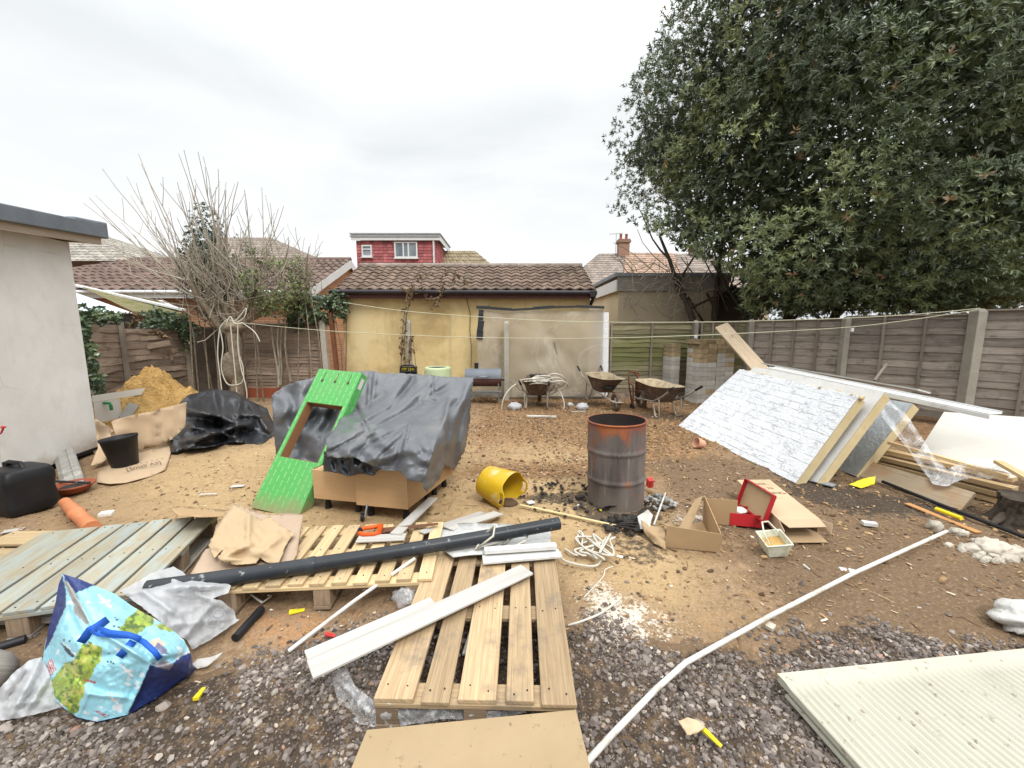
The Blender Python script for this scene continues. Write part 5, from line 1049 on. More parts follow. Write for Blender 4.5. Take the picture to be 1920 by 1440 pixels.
# cream profiled cladding sheet
def cladding():
    a, b_ = G(1456, 1270, .07), G(1925, 1222, .07); d = G(1640, 1475, .05); ux = (b_-a).normalized(); up = V((0, 0, 1)); vy = (d-a); vy = (vy-ux*vy.dot(ux)*1.0); sk = ux*(d-a).dot(ux)/vy.length; vl = vy.length; vy.normalize(); dirv = ((d-a)/vl)
    t = thing('cladding_sheet', 'cream ribbed cladding sheet lying over the crushed stone in the right corner', 'cladding', a+ux*.6)
    Lx, Ly = 1.7, .95; pitch = .033; n = int(Lx/pitch)*6; m = MB()
    def f(u, v):
        x = u*Lx; y = v*Ly; k = max(0, min(1, (y-.055)/.02)); fade = 1
        w_ = .5+.5*math.sin(x/pitch*2*math.pi); w_ = max(0, min(1, (w_-.2)*1.9))
        return a+ux*x+dirv*y+up*(.020-.018*k*(1-w_)*fade)
    m.grid(f, n, 40); m.obj('ribbed_face', M['cladding'], t)
    m = MB(); m.obox(a+up*-.012, dirv*Ly, ux*.012, up*.022); m.obox(a+up*-.012, ux*Lx, dirv*.01, up*.022); m.obox(a+up*-.03+ux*.02+dirv*.02, dirv*Ly, ux*Lx, up*.012); m.obox(a+up*-.045+ux*.0+dirv*.05, dirv*Ly, ux*.05, up*.012); m.obj('folded_edge', M['cladding'], t)
cladding()
# ------------------------------------------------------------------ drum, tub, boxes
def drum():
    p = G(1163, 958, 0)+V((.02, .25, 0)); t = thing('oil_drum', 'burnt rusty oil drum used as an incinerator, standing open in the yard', 'oil drum', p)
    r = .264; h = .80; pr = [(r, 0)]
    for i in range(60):
        z = h*i/59; k = sum(.013*math.exp(-((z-c)/.014)**2) for c in (.265, .535)); pr.append((r+k, z))
    pr += [(r+.009, h-.008), (r+.012, h), (r+.006, h+.008), (r-.004, h+.006)]
    m = MB(); m.lathe(pr, 72, Matrix.Translation(p+V((0, 0, -.02)))@Matrix.Rotation(R(-1.2), 4, 'Y')); sh = m.obj('drum_shell', M['drum'], t)
    # dents
    for v in sh.data.vertices:
        a = math.atan2(v.co.y, v.co.x); k = 1+.012*(float(fbm(a*1.3, v.co.z*2.5, 1, 3, 4))-.5)*2; v.co.x *= k; v.co.y *= k
    m = MB(); m.lathe([(r-.004, h+.004), (r-.006, .1), (0, .1)], 48, Matrix.Translation(p+V((0, 0, -.02)))@Matrix.Rotation(R(-1.2), 4, 'Y')); m.obj('drum_inside', M['soot'], t)
    m = MB(); q = p+V((-.04, -r+.004, .0)); m.poly([q+V((math.cos(a)*.1-.04, .035*abs(math.cos(a)), math.sin(a)*.055+.0)) for a in [j*math.pi/8 for j in range(9)]], V((0, -.012, 0))); m.obj('draught_hole', M['soot'], t)
    return p
DR = drum()
def tub():
    p = G(935, 968, 0); t = thing('trug_tub', 'yellow flexible trug tub lying on its side beside the drum', 'tub', p)
    ax = V((.80, -.56, -.16)).normalized(); base = G(905, 935, 0)+V((.03, .08, .155)); r0, r1, L = .15, .195, .30
    x = ax.cross(V((0, 0, 1))).normalized(); y = x.cross(ax).normalized(); m = MB(); n = 110
    def rim(a): # handles rise on two opposite sides
        b_ = (a+math.pi/2) % math.pi-math.pi/2; return L+.06*math.exp(-(b_/.46)**4)
    def f(u, v):
        a = u*2*math.pi; l = rim(a)*v; rr = r0+(r1-r0)*v-.012*max(0, v-.75)*math.cos(2*a)
        return base+ax*l+x*(math.cos(a)*rr)+y*(math.sin(a)*rr*.95)
    hole = lambda u: False
    vs = []; m2 = MB(); NV = 40
    for j in range(NV+1):
        for i in range(n): vs.append(f(i/n, j/NV))
    fs = []
    for j in range(NV):
        for i in range(n):
            a = ((i+.5)/n*2*math.pi+math.pi/2) % math.pi-math.pi/2; l = (j+.5)/NV*rim((i+.5)/n*2*math.pi)
            if (abs(a)/.3)**4+(abs(l-.322)/.02)**4 < 1: continue
            fs.append((j*n+i, j*n+(i+1) % n, (j+1)*n+(i+1) % n, (j+1)*n+i))
    m.add(vs, fs, None, None, True); m.add([f(i/n, 0) for i in range(n)], [tuple(range(n))])
    m.obj('tub_body', M['yellow_p'], t, solid=.005)
    m = MB(); m.lump(base+ax*.27-V((0, 0, .12)), (.09, .07, .03), 2, .3, 4, 5); m.obj('dried_mortar', M['clod'], t)
tub()
def rigid_box_open():
    A, B = G(1246, 1025, 0), G(1348, 1035, 0); C = G(1400, 985, 0); Dd = G(1320, 945, 0); hh = .16
    t = thing('cardboard_box', 'open cardboard box with collapsed sides in front of the red shoe box', 'box', (A+B)/2)
    m = MB(); up = V((0, 0, 1)); th = .005
    def wall(a, b, h0, h1, lean=(0, 0, 0)):
        d = b-a; n = d.cross(up).normalized()*th; l = V(lean); P = [a, b, b+up*h1+l, a+up*h0+l]; m.poly(P, n)
    wall(A, B, .185, .155, (0, -.03, 0)); m.obj('front_side', M['card'], t); m = MB()
    E = G(1322, 985, 0); wall(B, E+V((.0, .05, 0)), .15, .24); m.obj('right_side', M['card_inside'], t); m = MB()
    wall(E+V((.0, .05, 0)), G(1368, 985, 0)+V((.05, 0, 0)), .22, .22); m.obj('back_side', M['card_inside'], t); m = MB()
    a = A+V((.02, .02, .004)); b = B+V((-.01, .02, .004)); c = E+V((0, .05, .004)); d = A+V((.08, .24, .004)); m.poly([a, b, c, d], up*.005); m.obj('base', M['card_inside'], t)
    m = MB(); m.poly([A+V((.02, .03, .15)), A+V((.16, .10, .12)), A+V((.20, .26, .03)), A+V((.06, .24, .06))], V((0, 0, .005))); m.poly([A+V((.2, .08, .03)), E+V((-.02, .03, .24)), E+V((-.07, .05, .2)), A+V((.16, .18, .02))], V((0, 0, .006))); m.obj('inner_flap', M['card'], t)
rigid_box_open()
def long_box():
    zt_ = .15; nl, nr, fl_, fr_ = G(1460, 974, zt_), G(1536, 976, zt_), G(1380, 902, zt_), G(1443, 899, zt_); up = V((0, 0, 1))
    s = (nr-nl)+(fr_-fl_); W = s.length/2; s.normalize(); dirv = ((fl_-nl)+(fr_-nr))/2; dirv -= s*dirv.dot(s)*.0; L = dirv.length; dirv.normalize(); h = .12
    o = V((nl.x, nl.y, zt_-h))
    t = thing('cardboard_box', 'long cardboard carton with stencilled lettering, its near end open', 'box', o+s*W/2+dirv*L/2)
    m = MB(); th = .006
    m.obox(o+up*(h-th), dirv*L, s*W, up*th); m.obox(o, dirv*L, s*th, up*(h-th)); m.obox(o+s*(W-th), dirv*L, s*th, up*(h-th)); m.obox(o+s*th, dirv*L, s*(W-2*th), up*th); m.obox(o+dirv*(L-th)+s*th+up*th, dirv*th, s*(W-2*th), up*(h-2*th)); m.obj('carton_body', M['card_pale'], t)
    m = MB(); m.poly([o+up*h, o+up*h+s*W, o+s*(W-.01)-dirv*.105+up*(h-.012), o+s*.03-dirv*.105+up*(h-.012)], -up*.005); m.obj('top_flap', M['card_pale'], t)
    m = MB(); m.poly([o+up*.02, o+up*(h-.004), o-dirv*.13-s*.02+up*(h-.03), o-dirv*.12-s*.02+up*.03], s*.005); m.obj('left_flap', M['card_pale'], t)
    m = MB(); m.poly([o+s*W+up*.02, o+s*W+up*(h-.004), o-dirv*.07+s*(W+.06)+up*(h-.01), o-dirv*.08+s*(W+.05)+up*.03], s*.005); m.obj('right_flap', M['card_pale'], t)
    m = MB(); m.poly([o+up*.002, o+up*.002+s*W, o+s*(W+.02)-dirv*.10+up*-.02, o+s*.0-dirv*.09+up*-.02], -up*.005); m.obj('bottom_flap', M['card'], t)
    for k, (tx, sz) in enumerate((('MODE', .05), ('50 x 70', .06), ('HEATING', .07), ('- - - -', .05))):
        text(tx, o+s*(W*.5)+dirv*(L*(.86-.13*k))+up*(h+.001), s, dirv, sz, M['ink'], t)
    # bricks holding it up
    for f_ in (.12, .8):
        q = MB(); q.obox(o+dirv*L*f_+s*.05+up*-.06, dirv*.1, s*.15, up*.058); tag(q.obj('brick', M['soot']), 'dark block under the near end of the long carton' if f_ < .5 else 'dark block under the far end of the long carton', 'block')
long_box()
def shoe_box():
    A, B = G(1368, 985, 0), G(1420, 990, 0); t = thing('shoe_box', 'red shoe box with its lid tipped open, tissue inside', 'box', (A+B)/2)
    s = V((B-A)); s.z = 0; W = .24; s.normalize(); d = V((-s.y, s.x, 0)); up = V((0, 0, 1)); o = A+up*.003; L = .17; h = .105; th = .004
    m = MB()
    m.obox(o, s*W, d*th, up*h); m.obox(o+d*(L-th), s*W, d*th, up*h); m.obox(o+d*th, s*th, d*(L-2*th), up*h); m.obox(o+d*th+s*(W-th), s*th, d*(L-2*th), up*h); m.obox(o+d*th+s*th, s*(W-2*th), d*(L-2*th), up*th); m.obj('box_tray', M['redcard'], t)
    m = MB(); m.lump(o+s*.08+d*.09+up*.1, (.075, .06, .02), 2, .3, 4, 6); m.obj('tissue_paper', M['rag'], t)
    q = o+s*(W+.0)+up*(h*.75); lv = (up*.97+s*.28+d*.1).normalized(); ww = .23; dd = d*.34-s*.09; m = MB(); q0 = q-d*.07
    nl = dd.cross(lv).normalized(); nl = nl if nl.dot(-s) > 0 else -nl
    m.obox(q0-nl*.004, dd, lv*ww, nl*.003); m.obj('lid_inside', M['card'], t)
    m = MB(); m.obox(q0-nl*.009, dd, lv*ww, nl*.004); m.obox(q0-nl*.005, dd, lv*.004, nl*.04); m.obox(q0-nl*.005+lv*ww, dd, lv*.004, nl*.04); m.obox(q0-nl*.005-dd.normalized()*.004, dd.normalized()*.004, lv*ww, nl*.04); m.obox(q0-nl*.005+dd, dd.normalized()*.004, lv*ww, nl*.04); m.obj('lid', M['redcard'], t)
shoe_box()
def mix_tub():
    p = G(1461, 1046, 0)+V((0, .06, 0)); t = thing('plastic_tub', 'cloudy square plastic tub with a bail handle, tilted beside the carton', 'tub', p)
    m = MB(); Mx = Matrix.Translation(p+V((0, 0, .01)))@Matrix.Rotation(R(-10), 4, 'Y')@Matrix.Rotation(R(8), 4, 'X')@Matrix.Rotation(R(38), 4, 'Z'); k = 1.414
    m.lathe([(0, .0), (.055*k, 0), (.064*k, .012), (.082*k, .115), (.088*k, .115), (.088*k, .125), (.08*k, .125), (.062*k, .02), (0, .02)], 4, Mx, smooth=False); m.obj('tub_body', M['tub'], t, bevel=.012)
    m = MB(); m.tube([Mx@V(q) for q in ((-.085, -.0, .12), (-.095, .03, .2), (-.02, .07, .235), (.06, .06, .2), (.085, 0, .12))], .006, 6); m.obj('handle', M['tub'], t)
    m = MB(); m.lathe([(0, .07), (.07*k, .075)], 4, Mx, smooth=False); m.obj('contents', M['sand'], t)
mix_tub()
# ash, rubbish and charred bits round the drum
def pile(name, label, cat, c, rad, n, mat, smin, smax, h=.05, seed=0):
    rs = random.Random(seed); m = MB()
    for i in range(n):
        a = rs.uniform(0, 6.28); r_ = rad*rs.random()**.6; s = rs.uniform(smin, smax)
        m.lump((c.x+math.cos(a)*r_, c.y+math.sin(a)*r_*.8, max(.004, h*(1-r_/rad))+s*.2), s, 1, .4, 3, i)
    return tag(m.obj(name, mat), label, cat, None, None)
pile('ash_pile', 'small grey heap of ash and rubble right of the drum', 'ash pile', G(1235, 945), .17, 120, M['ash'], .008, .028, .09, 2)
pile('charred_rubbish', 'scatter of charred scraps at the foot of the drum', 'burnt rubbish', G(1175, 985), .22, 90, M['char'], .008, .03, .02, 3)['kind'] = 'stuff'
pile('charcoal_bits', 'black burnt bits scattered on the sand left of the drum', 'burnt rubbish', G(1060, 935), .5, 110, M['char'], .006, .024, .005, 5)['kind'] = 'stuff'
m = MB()
for i in range(9): m.tube([G(1150+i*6, 985-i*2, .02+.01*(i % 3)), G(1190+i*3, 992-i*6, .05)], .007, 5)
tag(m.obj('burnt_sticks', M['char']), 'tangle of burnt sticks at the front foot of the drum', 'sticks')
m = MB(); m.plank(G(1226, 985, .01), G(1248, 925, .12), .012, .008); tag(m.obj('stick', M['conduit']), 'thin pale stick standing in the ash heap', 'stick')
card([(1206, 985, .05), (1235, 1000, .05), (1246, 1030, .02), (1215, 1010, .015)], [(1202, 975), (1222, 985), (1246, 990), (1248, 1030), (1225, 1018), (1208, 1000)], 'torn brown card scrap between drum and open cardboard box', M['card'], 5, [((1205, 985), (1240, 1015), .03, 6)], seed=9, name='card_scrap')
card([(1196, 965, .08), (1222, 960, .1), (1215, 990, .04), (1198, 990, .03)], [(1195, 968), (1215, 955), (1224, 965), (1218, 990), (1200, 992)], 'crumpled plastic scrap with pale print at the drum foot', M['lino'], 5, amp=.03, seed=10, name='plastic_scrap', cat='scrap')
m = MB(); c = G(1215, 915, .03); m.obox(c, (.055, .01, 0), (-.01, .04, .02), (0, -.02, .08)); m.obox(c+V((.018, -.002, .0)), (.015, .003, 0), (0, -.002, 0), (0, -.02, .082)); tag(m.obj('drink_carton', M['red_p']), 'small red and white carton behind the drum foot', 'carton')
def scrapbit(px, py, w_, l, mat, label, name, rot=0, h=.012, cat='scrap', z=0):
    c = G(px, py, z); m = MB(); a = V((math.cos(rot), math.sin(rot), 0)); b = V((-a.y, a.x, 0)); P = [c-a*l/2-b*w_/2, c+a*l/2-b*w_*.4, c+a*l/2+b*w_*.45, c-a*l/2+b*w_/2]
    m.poly(P, (0, 0, h)); return tag(m.obj(name, mat, bevel=min(.002, h*.3)), label, cat)
scrapbit(1088, 935, .05, .09, M['soot'], 'charred block lying left of the drum', 'charred_block', .3, .03)
scrapbit(995, 943, .06, .07, M['whitetrim'], 'white paper scrap beside the yellow tub handle', 'paper_scrap', .5, .01)
scrapbit(1084, 948, .02, .035, M['conduit'], 'tiny pale card scrap in front of the charred block', 'card_scrap', 1.2, .01)
scrapbit(1125, 957, .015, .04, M['brightyellow'], 'tiny yellow scrap in the cinders at the drum foot', 'yellow_scrap', 1.9, .012)
scrapbit(446, 912, .05, .12, M['whitetrim'], 'white scrap on the ochre sand left of the green box', 'white_scrap', .15, .008)
scrapbit(390, 927, .018, .16, M['whitetrim'], 'thin white sliver on the sand behind the blue pallet', 'white_sliver', .12, .008)
scrapbit(200, 966, .07, .09, M['rag'], 'small crumpled white scrap at the end of the orange pipe', 'white_scrap', .4, .03)
scrapbit(25, 1055-60, .06, .12, M['lino'], 'grey paper scrap in front of the jerry can', 'paper_scrap', .5, .006)
scrapbit(1630, 905, .06, .11, M['lino'], 'dirty paper scrap beside the yellow sealant wrapper', 'paper_scrap', .4, .02)
scrapbit(1630, 985, .05, .1, M['whitetrim'], 'crushed white cup on the brown earth near the wall rubble', 'crushed_cup', -.3, .03)
scrapbit(1590, 1070, .05, .09, M['whitetrim'], 'white card triangle near the tilted plastic tub', 'card_scrap', -.3, .006)
scrapbit(1512, 1065, .012, .06, M['conduit'], 'tiny white plug on the bare earth below the tub', 'white_plug', 1.6, .012)
scrapbit(1445, 1178, .04, .05, M['plaster'], 'pale crumb of plaster beside the conduit', 'plaster_crumb', .6, .02)
scrapbit(1015, 782, .05, .55, M['conduit'], 'short white pipe offcut on the brown earth near the hose barrow', 'pipe_offcut', -.12, .03)
scrapbit(1085, 772, .03, .3, M['conduit'], 'thin white strip on the earth in front of the screen', 'white_strip', .1, .012)
def wedge(px, py, l, w_, h, rot, mat, label, z=0., name='plastic_wedge'):
    c = G(px, py, z); a = V((math.cos(rot), math.sin(rot), 0)); b = V((-a.y, a.x, 0)); m = MB(); up = V((0, 0, 1))
    P = [c-a*l/2-b*w_/2, c-a*l/2+b*w_/2, c+a*l/2+b*w_*.35, c+a*l/2-b*w_*.35]; Q = [P[0]+up*h, P[1]+up*h, P[2]+up*h*.35, P[3]+up*h*.35]
    m.add(P+Q, [(0, 1, 2, 3), (7, 6, 5, 4), (0, 4, 5, 1), (1, 5, 6, 2), (2, 6, 7, 3), (3, 7, 4, 0)])
    m.obox(c-a*l*.3+up*h*.9-b*.002, a*l*.5, b*.004, up*h*.1); return tag(m.obj(name, mat, bevel=.0015), label, 'wedge', 'yellow and red plastic wedges')
wedge(375, 1302, .062, .024, .016, 1.75, M['brightyellow'], 'yellow plastic wedge on the crushed stone right of the blue bag', .012)
wedge(1330, 1380, .10, .02, .014, -1.02, M['brightyellow'], 'yellow plastic wedge on the crushed stone beside the cream cladding', .012)
wedge(557, 1147, .08, .03, .014, .35, M['brightyellow'], 'yellow plastic wedge on the earth in front of the pale pallet')
wedge(620, 1192, .055, .022, .012, -.2, M['red_p'], 'red plastic wedge beside the thin pale rod', .008)
def blackpipe(px0, py0, px1, py1, label, r=.022, z=.02):
    a, b_ = G(px0, py0, z), G(px1, py1, z); m = MB(); m.tube([a, b_], r, 14); m.tube([a-(b_-a)*.004, a], r*.82, 14); return tag(m.obj('pipe_offcut', M['black']), label, 'pipe', 'black pipe offcuts')
blackpipe(441, 1196, 490, 1142, 'short black pipe offcut on the earth beside the white carrier bag')
blackpipe(-30, 1222, 48, 1198, 'black pipe offcut at the left edge under the grey plank')
m = MB(); m.tube([G(470, 1115, .03), G(492, 1130, .012), G(500, 1124, .012), G(508, 1118, .012), G(503, 1116, .012)], [.004, .008, .006, .005, .005], 6); tag(m.obj('plastic_clip', M['conduit']), 'bent white plastic clip under the front edge of the pale pallet', 'clip')
# rope tangle and strings
def rope(name, pts, r_, label, cat='rope', seed=0, mat='rope', sub=6):
    rs = random.Random(seed); P = [V(p) for p in pts]; Q = []
    for i in range(len(P)-1):
        a, b, c, d = P[max(i-1, 0)], P[i], P[i+1], P[min(i+2, len(P)-1)]
        for k in range(sub):
            t = k/sub; Q.append(.5*((2*b)+(c-a)*t+(2*a-5*b+4*c-d)*t*t+(3*b-a-3*c+d)*t**3))
    Q.append(P[-1]); m = MB(); m.tube(Q, r_, 7); return m if name is None else tag(m.obj(name, M[mat]), label, cat)
rs = random.Random(4); pts = [G(1060, 1030, .01), G(1085, 1040, .01)]
for i in range(26): pts.append(G(1112+rs.uniform(-38, 42), 1022+rs.uniform(-26, 30), rs.uniform(.01, .07)))
pts += [G(1128, 1052, .01), G(1110, 1062, .01), G(1060, 1052, .02), G(1050, 1035, .03)]
rope('rope_coil', pts, .0075, 'loose tangle of white rope on the sand right of the white boards')
rope('string', [G(1095, 1120, .01), G(1130, 1082, .01), G(1135, 1068, .02), G(1150, 1062, .01)], .0035, 'thin white string trailing over the white dust')
rope('cord', [G(1066, 1172, .01), G(1090, 1165, .03), G(1130, 1148, .02), G(1165, 1120, .02)], .006, 'stiff pale cord lying at the edge of the crushed stone')
# plaster lumps on the right
def rubble(label, c, parts, name='plaster_rubble'):
    m = MB()
    for i, (dx, dy, r_, h) in enumerate(parts): m.lump((c.x+dx, c.y+dy, h*.3), (r_, r_*.75, h), 3, .4, 2.2, i*7+3)
    return tag(m.obj(name, M['plaster']), label, 'rubble')
c = G(1860, 1035); rs = random.Random(8)
rubble('broad crusted heap of set plaster on the earth at the right', c, [(0, 0, .13, .075), (-.12, .01, .07, .04), (.1, -.03, .1, .05), (.04, .06, .1, .05), (-.06, -.06, .06, .03), (.2, -.05, .08, .03), (-.17, .03, .04, .03), (.0, -.08, .07, .03)]+[(rs.uniform(-.26, .25), rs.uniform(-.14, .08), rs.uniform(.015, .035), .025) for _ in range(45)])
c = G(1752, 990); rubble('pale plaster lump at the tip of the conduit, left one', c, [(0, 0, .055, .055), (.02, .01, .04, .04)], 'plaster_lump')
c = G(1792, 1000); rubble('pale plaster lump between the conduit tip and the crusted heap', c, [(0, 0, .05, .04), (.03, -.02, .04, .03)], 'plaster_lump')
m = MB(); c = G(1905, 1175); m.lump(c+V((.05, .0, .05)), (.16, .10, .075), 4, .28, 1.2, 9); tag(m.obj('cloth_bundle', M['rag']), 'crumpled dirty white bundle at the right edge above the cladding', 'cloth')
# ------------------------------------------------------------------ insulation boards on the right
def board(label, BL, BR, TR, TL, th, face, edge, name='insulation_board', group='insulation boards leaning on the right fence', cat='insulation board'):
    BL, BR, TR, TL = map(V, (BL, BR, TR, TL)); n = (BR-BL).cross(TL-BL).normalized(); n = n if n.z > 0 else -n
    t = thing(name, label, cat, (BL+BR)/2, group); ux = (BR-BL).normalized()
    m = MB(); N = 1; 
    def f(u, v): return BL.lerp(BR, u).lerp(TL.lerp(TR, u), v)
    nu, nv_ = 50, 20; vs = []; uv = []
    for j in range(nv_+1):
        for i in range(nu+1):
            p = f(i/nu, j/nv_); k = .006*(float(fbm(p.x*5+p.z*3, p.y*5, 1, 3, 5, True))-.5); vs.append(p+n*k); uv.append(((p-BL).dot(ux), j/nv_*(TL-BL).length))
    m.add(vs, [(j*(nu+1)+i, j*(nu+1)+i+1, (j+1)*(nu+1)+i+1, (j+1)*(nu+1)+i) for j in range(nv_) for i in range(nu)], uv, None, True); m.obj('foil_face', face, t)
    m = MB(); P = [BL, BR, TR, TL]; e = n*-.004; m.poly([p+e for p in P], -n*th); m.obj('foam_core', edge, t)
    return n
BL, BR = G(1272, 798), G(1492, 906); BL = V(BL); TL, TR = D(1387, 692, 6.75), D(1612, 742, 4.12)
n = board('foremost foil faced insulation board with wrinkled embossed white face', BL, BR, TR, TL, .10, M['foil'], M['foam'])
ln = (TL-BL).normalized(); hu = (BR-BL).normalized()
off = -n*.115+ln*.16+hu*.06; board('second insulation board just behind the foremost one, plain white top edge', BL+off+hu*.1, BR+off, TR+off+ln*.03, TL+off+ln*.03, .10, M['whitetrim'], M['foam'])
off = -n*.115+ln*.02; BR3, BL3 = G(1605, 893), G(1605, 893)-hu*2.4; TR3 = D(1712, 757, 4.35); l3 = TR3-BR3
n3 = board('third insulation board with dull grey foil face, farther along the fence', BL3, BR3-n*.0, TR3, BL3+l3, .10, M['foilgrey'], M['foam'])
# crumbled foam along the top of the first board
m = MB(); rs = random.Random(3)
for i in range(60):
    u = i/59; p = TL.lerp(TR, u)+n*-.03+V((rs.uniform(-.01, .02), rs.uniform(-.02, .02), rs.uniform(-.012, .012))); m.lump(p, rs.uniform(.015, .035), 1, .5, 3, i)
tag(m.obj('foam_crumbs', M['foam']), 'ragged broken foam edge crumbs along the top of the foremost board', 'foam crumbs')
# white coping strip and cladding on top
a, b_ = D(1437, 690, 6.4), D(1857, 778, 3.85); d = b_-a; sd = d.cross(V((0, 0, 1))).normalized(); sd = sd if sd.y < 0 or sd.x < 0 else -sd
m = MB(); up = V((0, 0, 1)); m.obox(a, d, -sd*.16, up*.012); m.obox(a+sd*.003, d, sd*.010, up*-.055+up*.012); m.obox(a-sd*.16, d, -sd*.01, up*.03); m.obox(a-sd*.05+up*.0125, d, -sd*.012, up*.006); tag(m.obj('fascia_strip', M['upvc'], bevel=.003), 'long white plastic fascia strip laid along the top of the insulation boards', 'fascia strip')
a2, b2 = D(1420, 686, 6.7), D(1712, 738, 4.7); d = b2-a2; m = MB(); m.obox(a2+V((.1, .05, .03)), d, -sd*.22+up*-.05, up*.02); tag(m.obj('white_sheet_board', M['whitetrim']), 'crinkled white board lying behind the fascia strip against the fence', 'board')
m = MB(); P = [D(1770, 772, 4.75), D(1718, 852, 4.3), D(1990, 905, 3.55), D(2050, 790, 3.7)]; nn = (P[1]-P[0]).cross(P[2]-P[0]).normalized(); m.poly(P, nn*.012 if nn.y > 0 else -nn*.012); tag(m.obj('cream_board', M['cream'], bevel=.002), 'large plain cream board leaning on the fence at the right edge', 'board')
# timber pile
pl(G(1612, 880, .05)+V((.02, .0, 0)), G(1818, 945, .04)+V((0, .0, 0)), .22, .04, M['scaffold'], 'wet scaffold board with a dark round stain leaning on the timber pile', 'scaffold_board', 'plank', up=(-.35, -.75, .5))
so_ = [o for o in COL.objects if o.name.startswith('scaffold_board')][0]; sp_ = G(1768, 912, .1)-so_.location
q = NT('scaffold_stained'); u = q.co('UV', (3, 50, 1)); g = q.noise(1, 6, u, .6, .6); c = q.mix(q.ramp(g, [(.3, 0), (.7, 1)]), (.40, .31, .205), (.27, .21, .14)); mpn = q.n('ShaderNodeVectorMath', operation='DISTANCE'); q.l(q.tc.outputs['Object'], mpn.inputs[0]); mpn.inputs[1].default_value = sp_
dd = q.math('ADD', mpn.outputs['Value'], q.math('MULTIPLY', q.math('SUBTRACT', q.noise(9, 5), .5), .05)); c = q.mix(q.ramp(dd, [(.1, .85), (.135, 0)]), c, (.115, .06, .035)); c = q.mix(q.math('MULTIPLY', q.ramp(q.noise(4, 6), [(.52, 0), (.7, 1)]), .6), c, (.33, .16, .05)); so_.data.materials[0] = q.fin(c, .6, q.bump(g, .5, .004), .4)
tp = [((1650, 862, .17), (1905, 925, .17)), ((1640, 872, .10), (1905, 940, .10)), ((1660, 850, .24), (1905, 905, .24)), ((1650, 880, .03), (1905, 955, .03))]
for k, (p0, p1) in enumerate(tp):
    pl(G(*p0)+V((.12, .1, -.03)), G(*p1)+V((.12, .1, -.03)), .12, .045, M['softwood'], ('long softwood plank, second from the top of the timber pile', 'long softwood plank, third from the top of the timber pile', 'long softwood plank, topmost of the timber pile by the scaffold board', 'long softwood plank at the bottom of the timber pile')[k], 'softwood_plank', 'plank')
pl(D(1665, 832, 4.2), G(1890, 897, .30), .05, .03, M['softwood'], 'thin pale batten slanting down under the clear polythene', 'batten', 'batten')
pl(D(1870, 868, 3.5), D(1935, 905, 3.2), .07, .03, M['softwood'], 'short yellowish batten end at the right edge above the stump', 'batten', 'batten')
pl(G(1512, 898, .01), G(1565, 912, .01), .10, .012, M['lead'], 'short galvanised channel poking out below the insulation boards', 'metal_channel', 'channel')
pl(D(1352, 612, 8.2), D(1430, 700, 7.2), .25, .05, M['oldplank'], 'wide weathered plank leaning against the far end of the fence', 'plank', 'plank', up=(-.2, -1, .3))
pl(D(1663, 684, 6.3), D(1640, 715, 6.0), .03, .03, M['batten'], 'short brown stake leaning on the grey fence', 'stake', 'stake')
m = MB(); m.tube([G(1655, 903, .03), G(1760, 945, .03), G(1930, 1010, .03)], .016, 10); tag(m.obj('black_pole', M['black']), 'long thin black pole on the earth in front of the timber', 'pole')
m = MB(); m.tube([G(1755, 954, .045), G(1803, 972, .045)], .018, 10); tag(m.obj('spirit_level', M['brightyellow']), 'yellow stick lying along the black pole', 'stick')
pl(G(1700, 945, .0), G(1835, 1000, .0), .06, .012, plain('orange_wood', (.42, .22, .09), (.34, .17, .07), 5, .8), 'orange stained wood strip in front of the black pole', 'wood_strip', 'strip')
card([(1600, 905, .04), (1645, 890, .1), (1640, 910, .02)], [(1592, 908), (1620, 897), (1642, 893), (1640, 908), (1615, 915)], 'yellow and brown wrapper at the end of the black pole', M['brightyellow'], 4, amp=.02, name='wrapper', cat='wrapper')
m = MB(); m.lathe([(0, 0), (.05, 0), (.065, .12), (.07, .12), (.058, .01)], 20, Matrix.Translation(G(1322, 845)+V((0, .06, .07)))@Matrix.Rotation(R(72), 4, V((.2, -1, 0)).normalized())); tag(m.obj('flower_pot', M['potpink']), 'small terracotta pot on its side below the foil boards', 'pot')
# stump with root
def stump():
    p = G(1925, 985)+V((.02, .02, 0)); t = thing('tree_stump', 'dark rotten stump with rough bark at the right edge', 'stump', p); m = MB()
    def f(u, v):
        a = u*2*math.pi; r_ = .15+.05*(1-v)**3+.06*(float(fbm(math.cos(a)*1.6+5, math.sin(a)*1.6+v*1.2, 1, 4, 6, True))-.5)+.035*(float(fbm(math.cos(a)*9+9, math.sin(a)*9+v*2, 1, 3, 8, True))-.5); return p+V((math.cos(a)*r_*1.2, math.sin(a)*r_, .24*v-.02+.03*float(fbm(a, 3, 1, 3, 5))))
    m.grid(f, 120, 24); top = [f(i/120, 1) for i in range(120)]; m.add(top+[p+V((0, 0, .2))], [(i, (i+1) % 120, 120) for i in range(120)]); m.obj('stump_wood', M['darktrunk'], t)
    m = MB(); m.tube([p+V((-.1, 0, .12)), p+V((-.22, .0, .05)), p+V((-.34, -.02, .0))], [.06, .035, .01], 8); m.obj('root', M['darktrunk'], t)
stump()
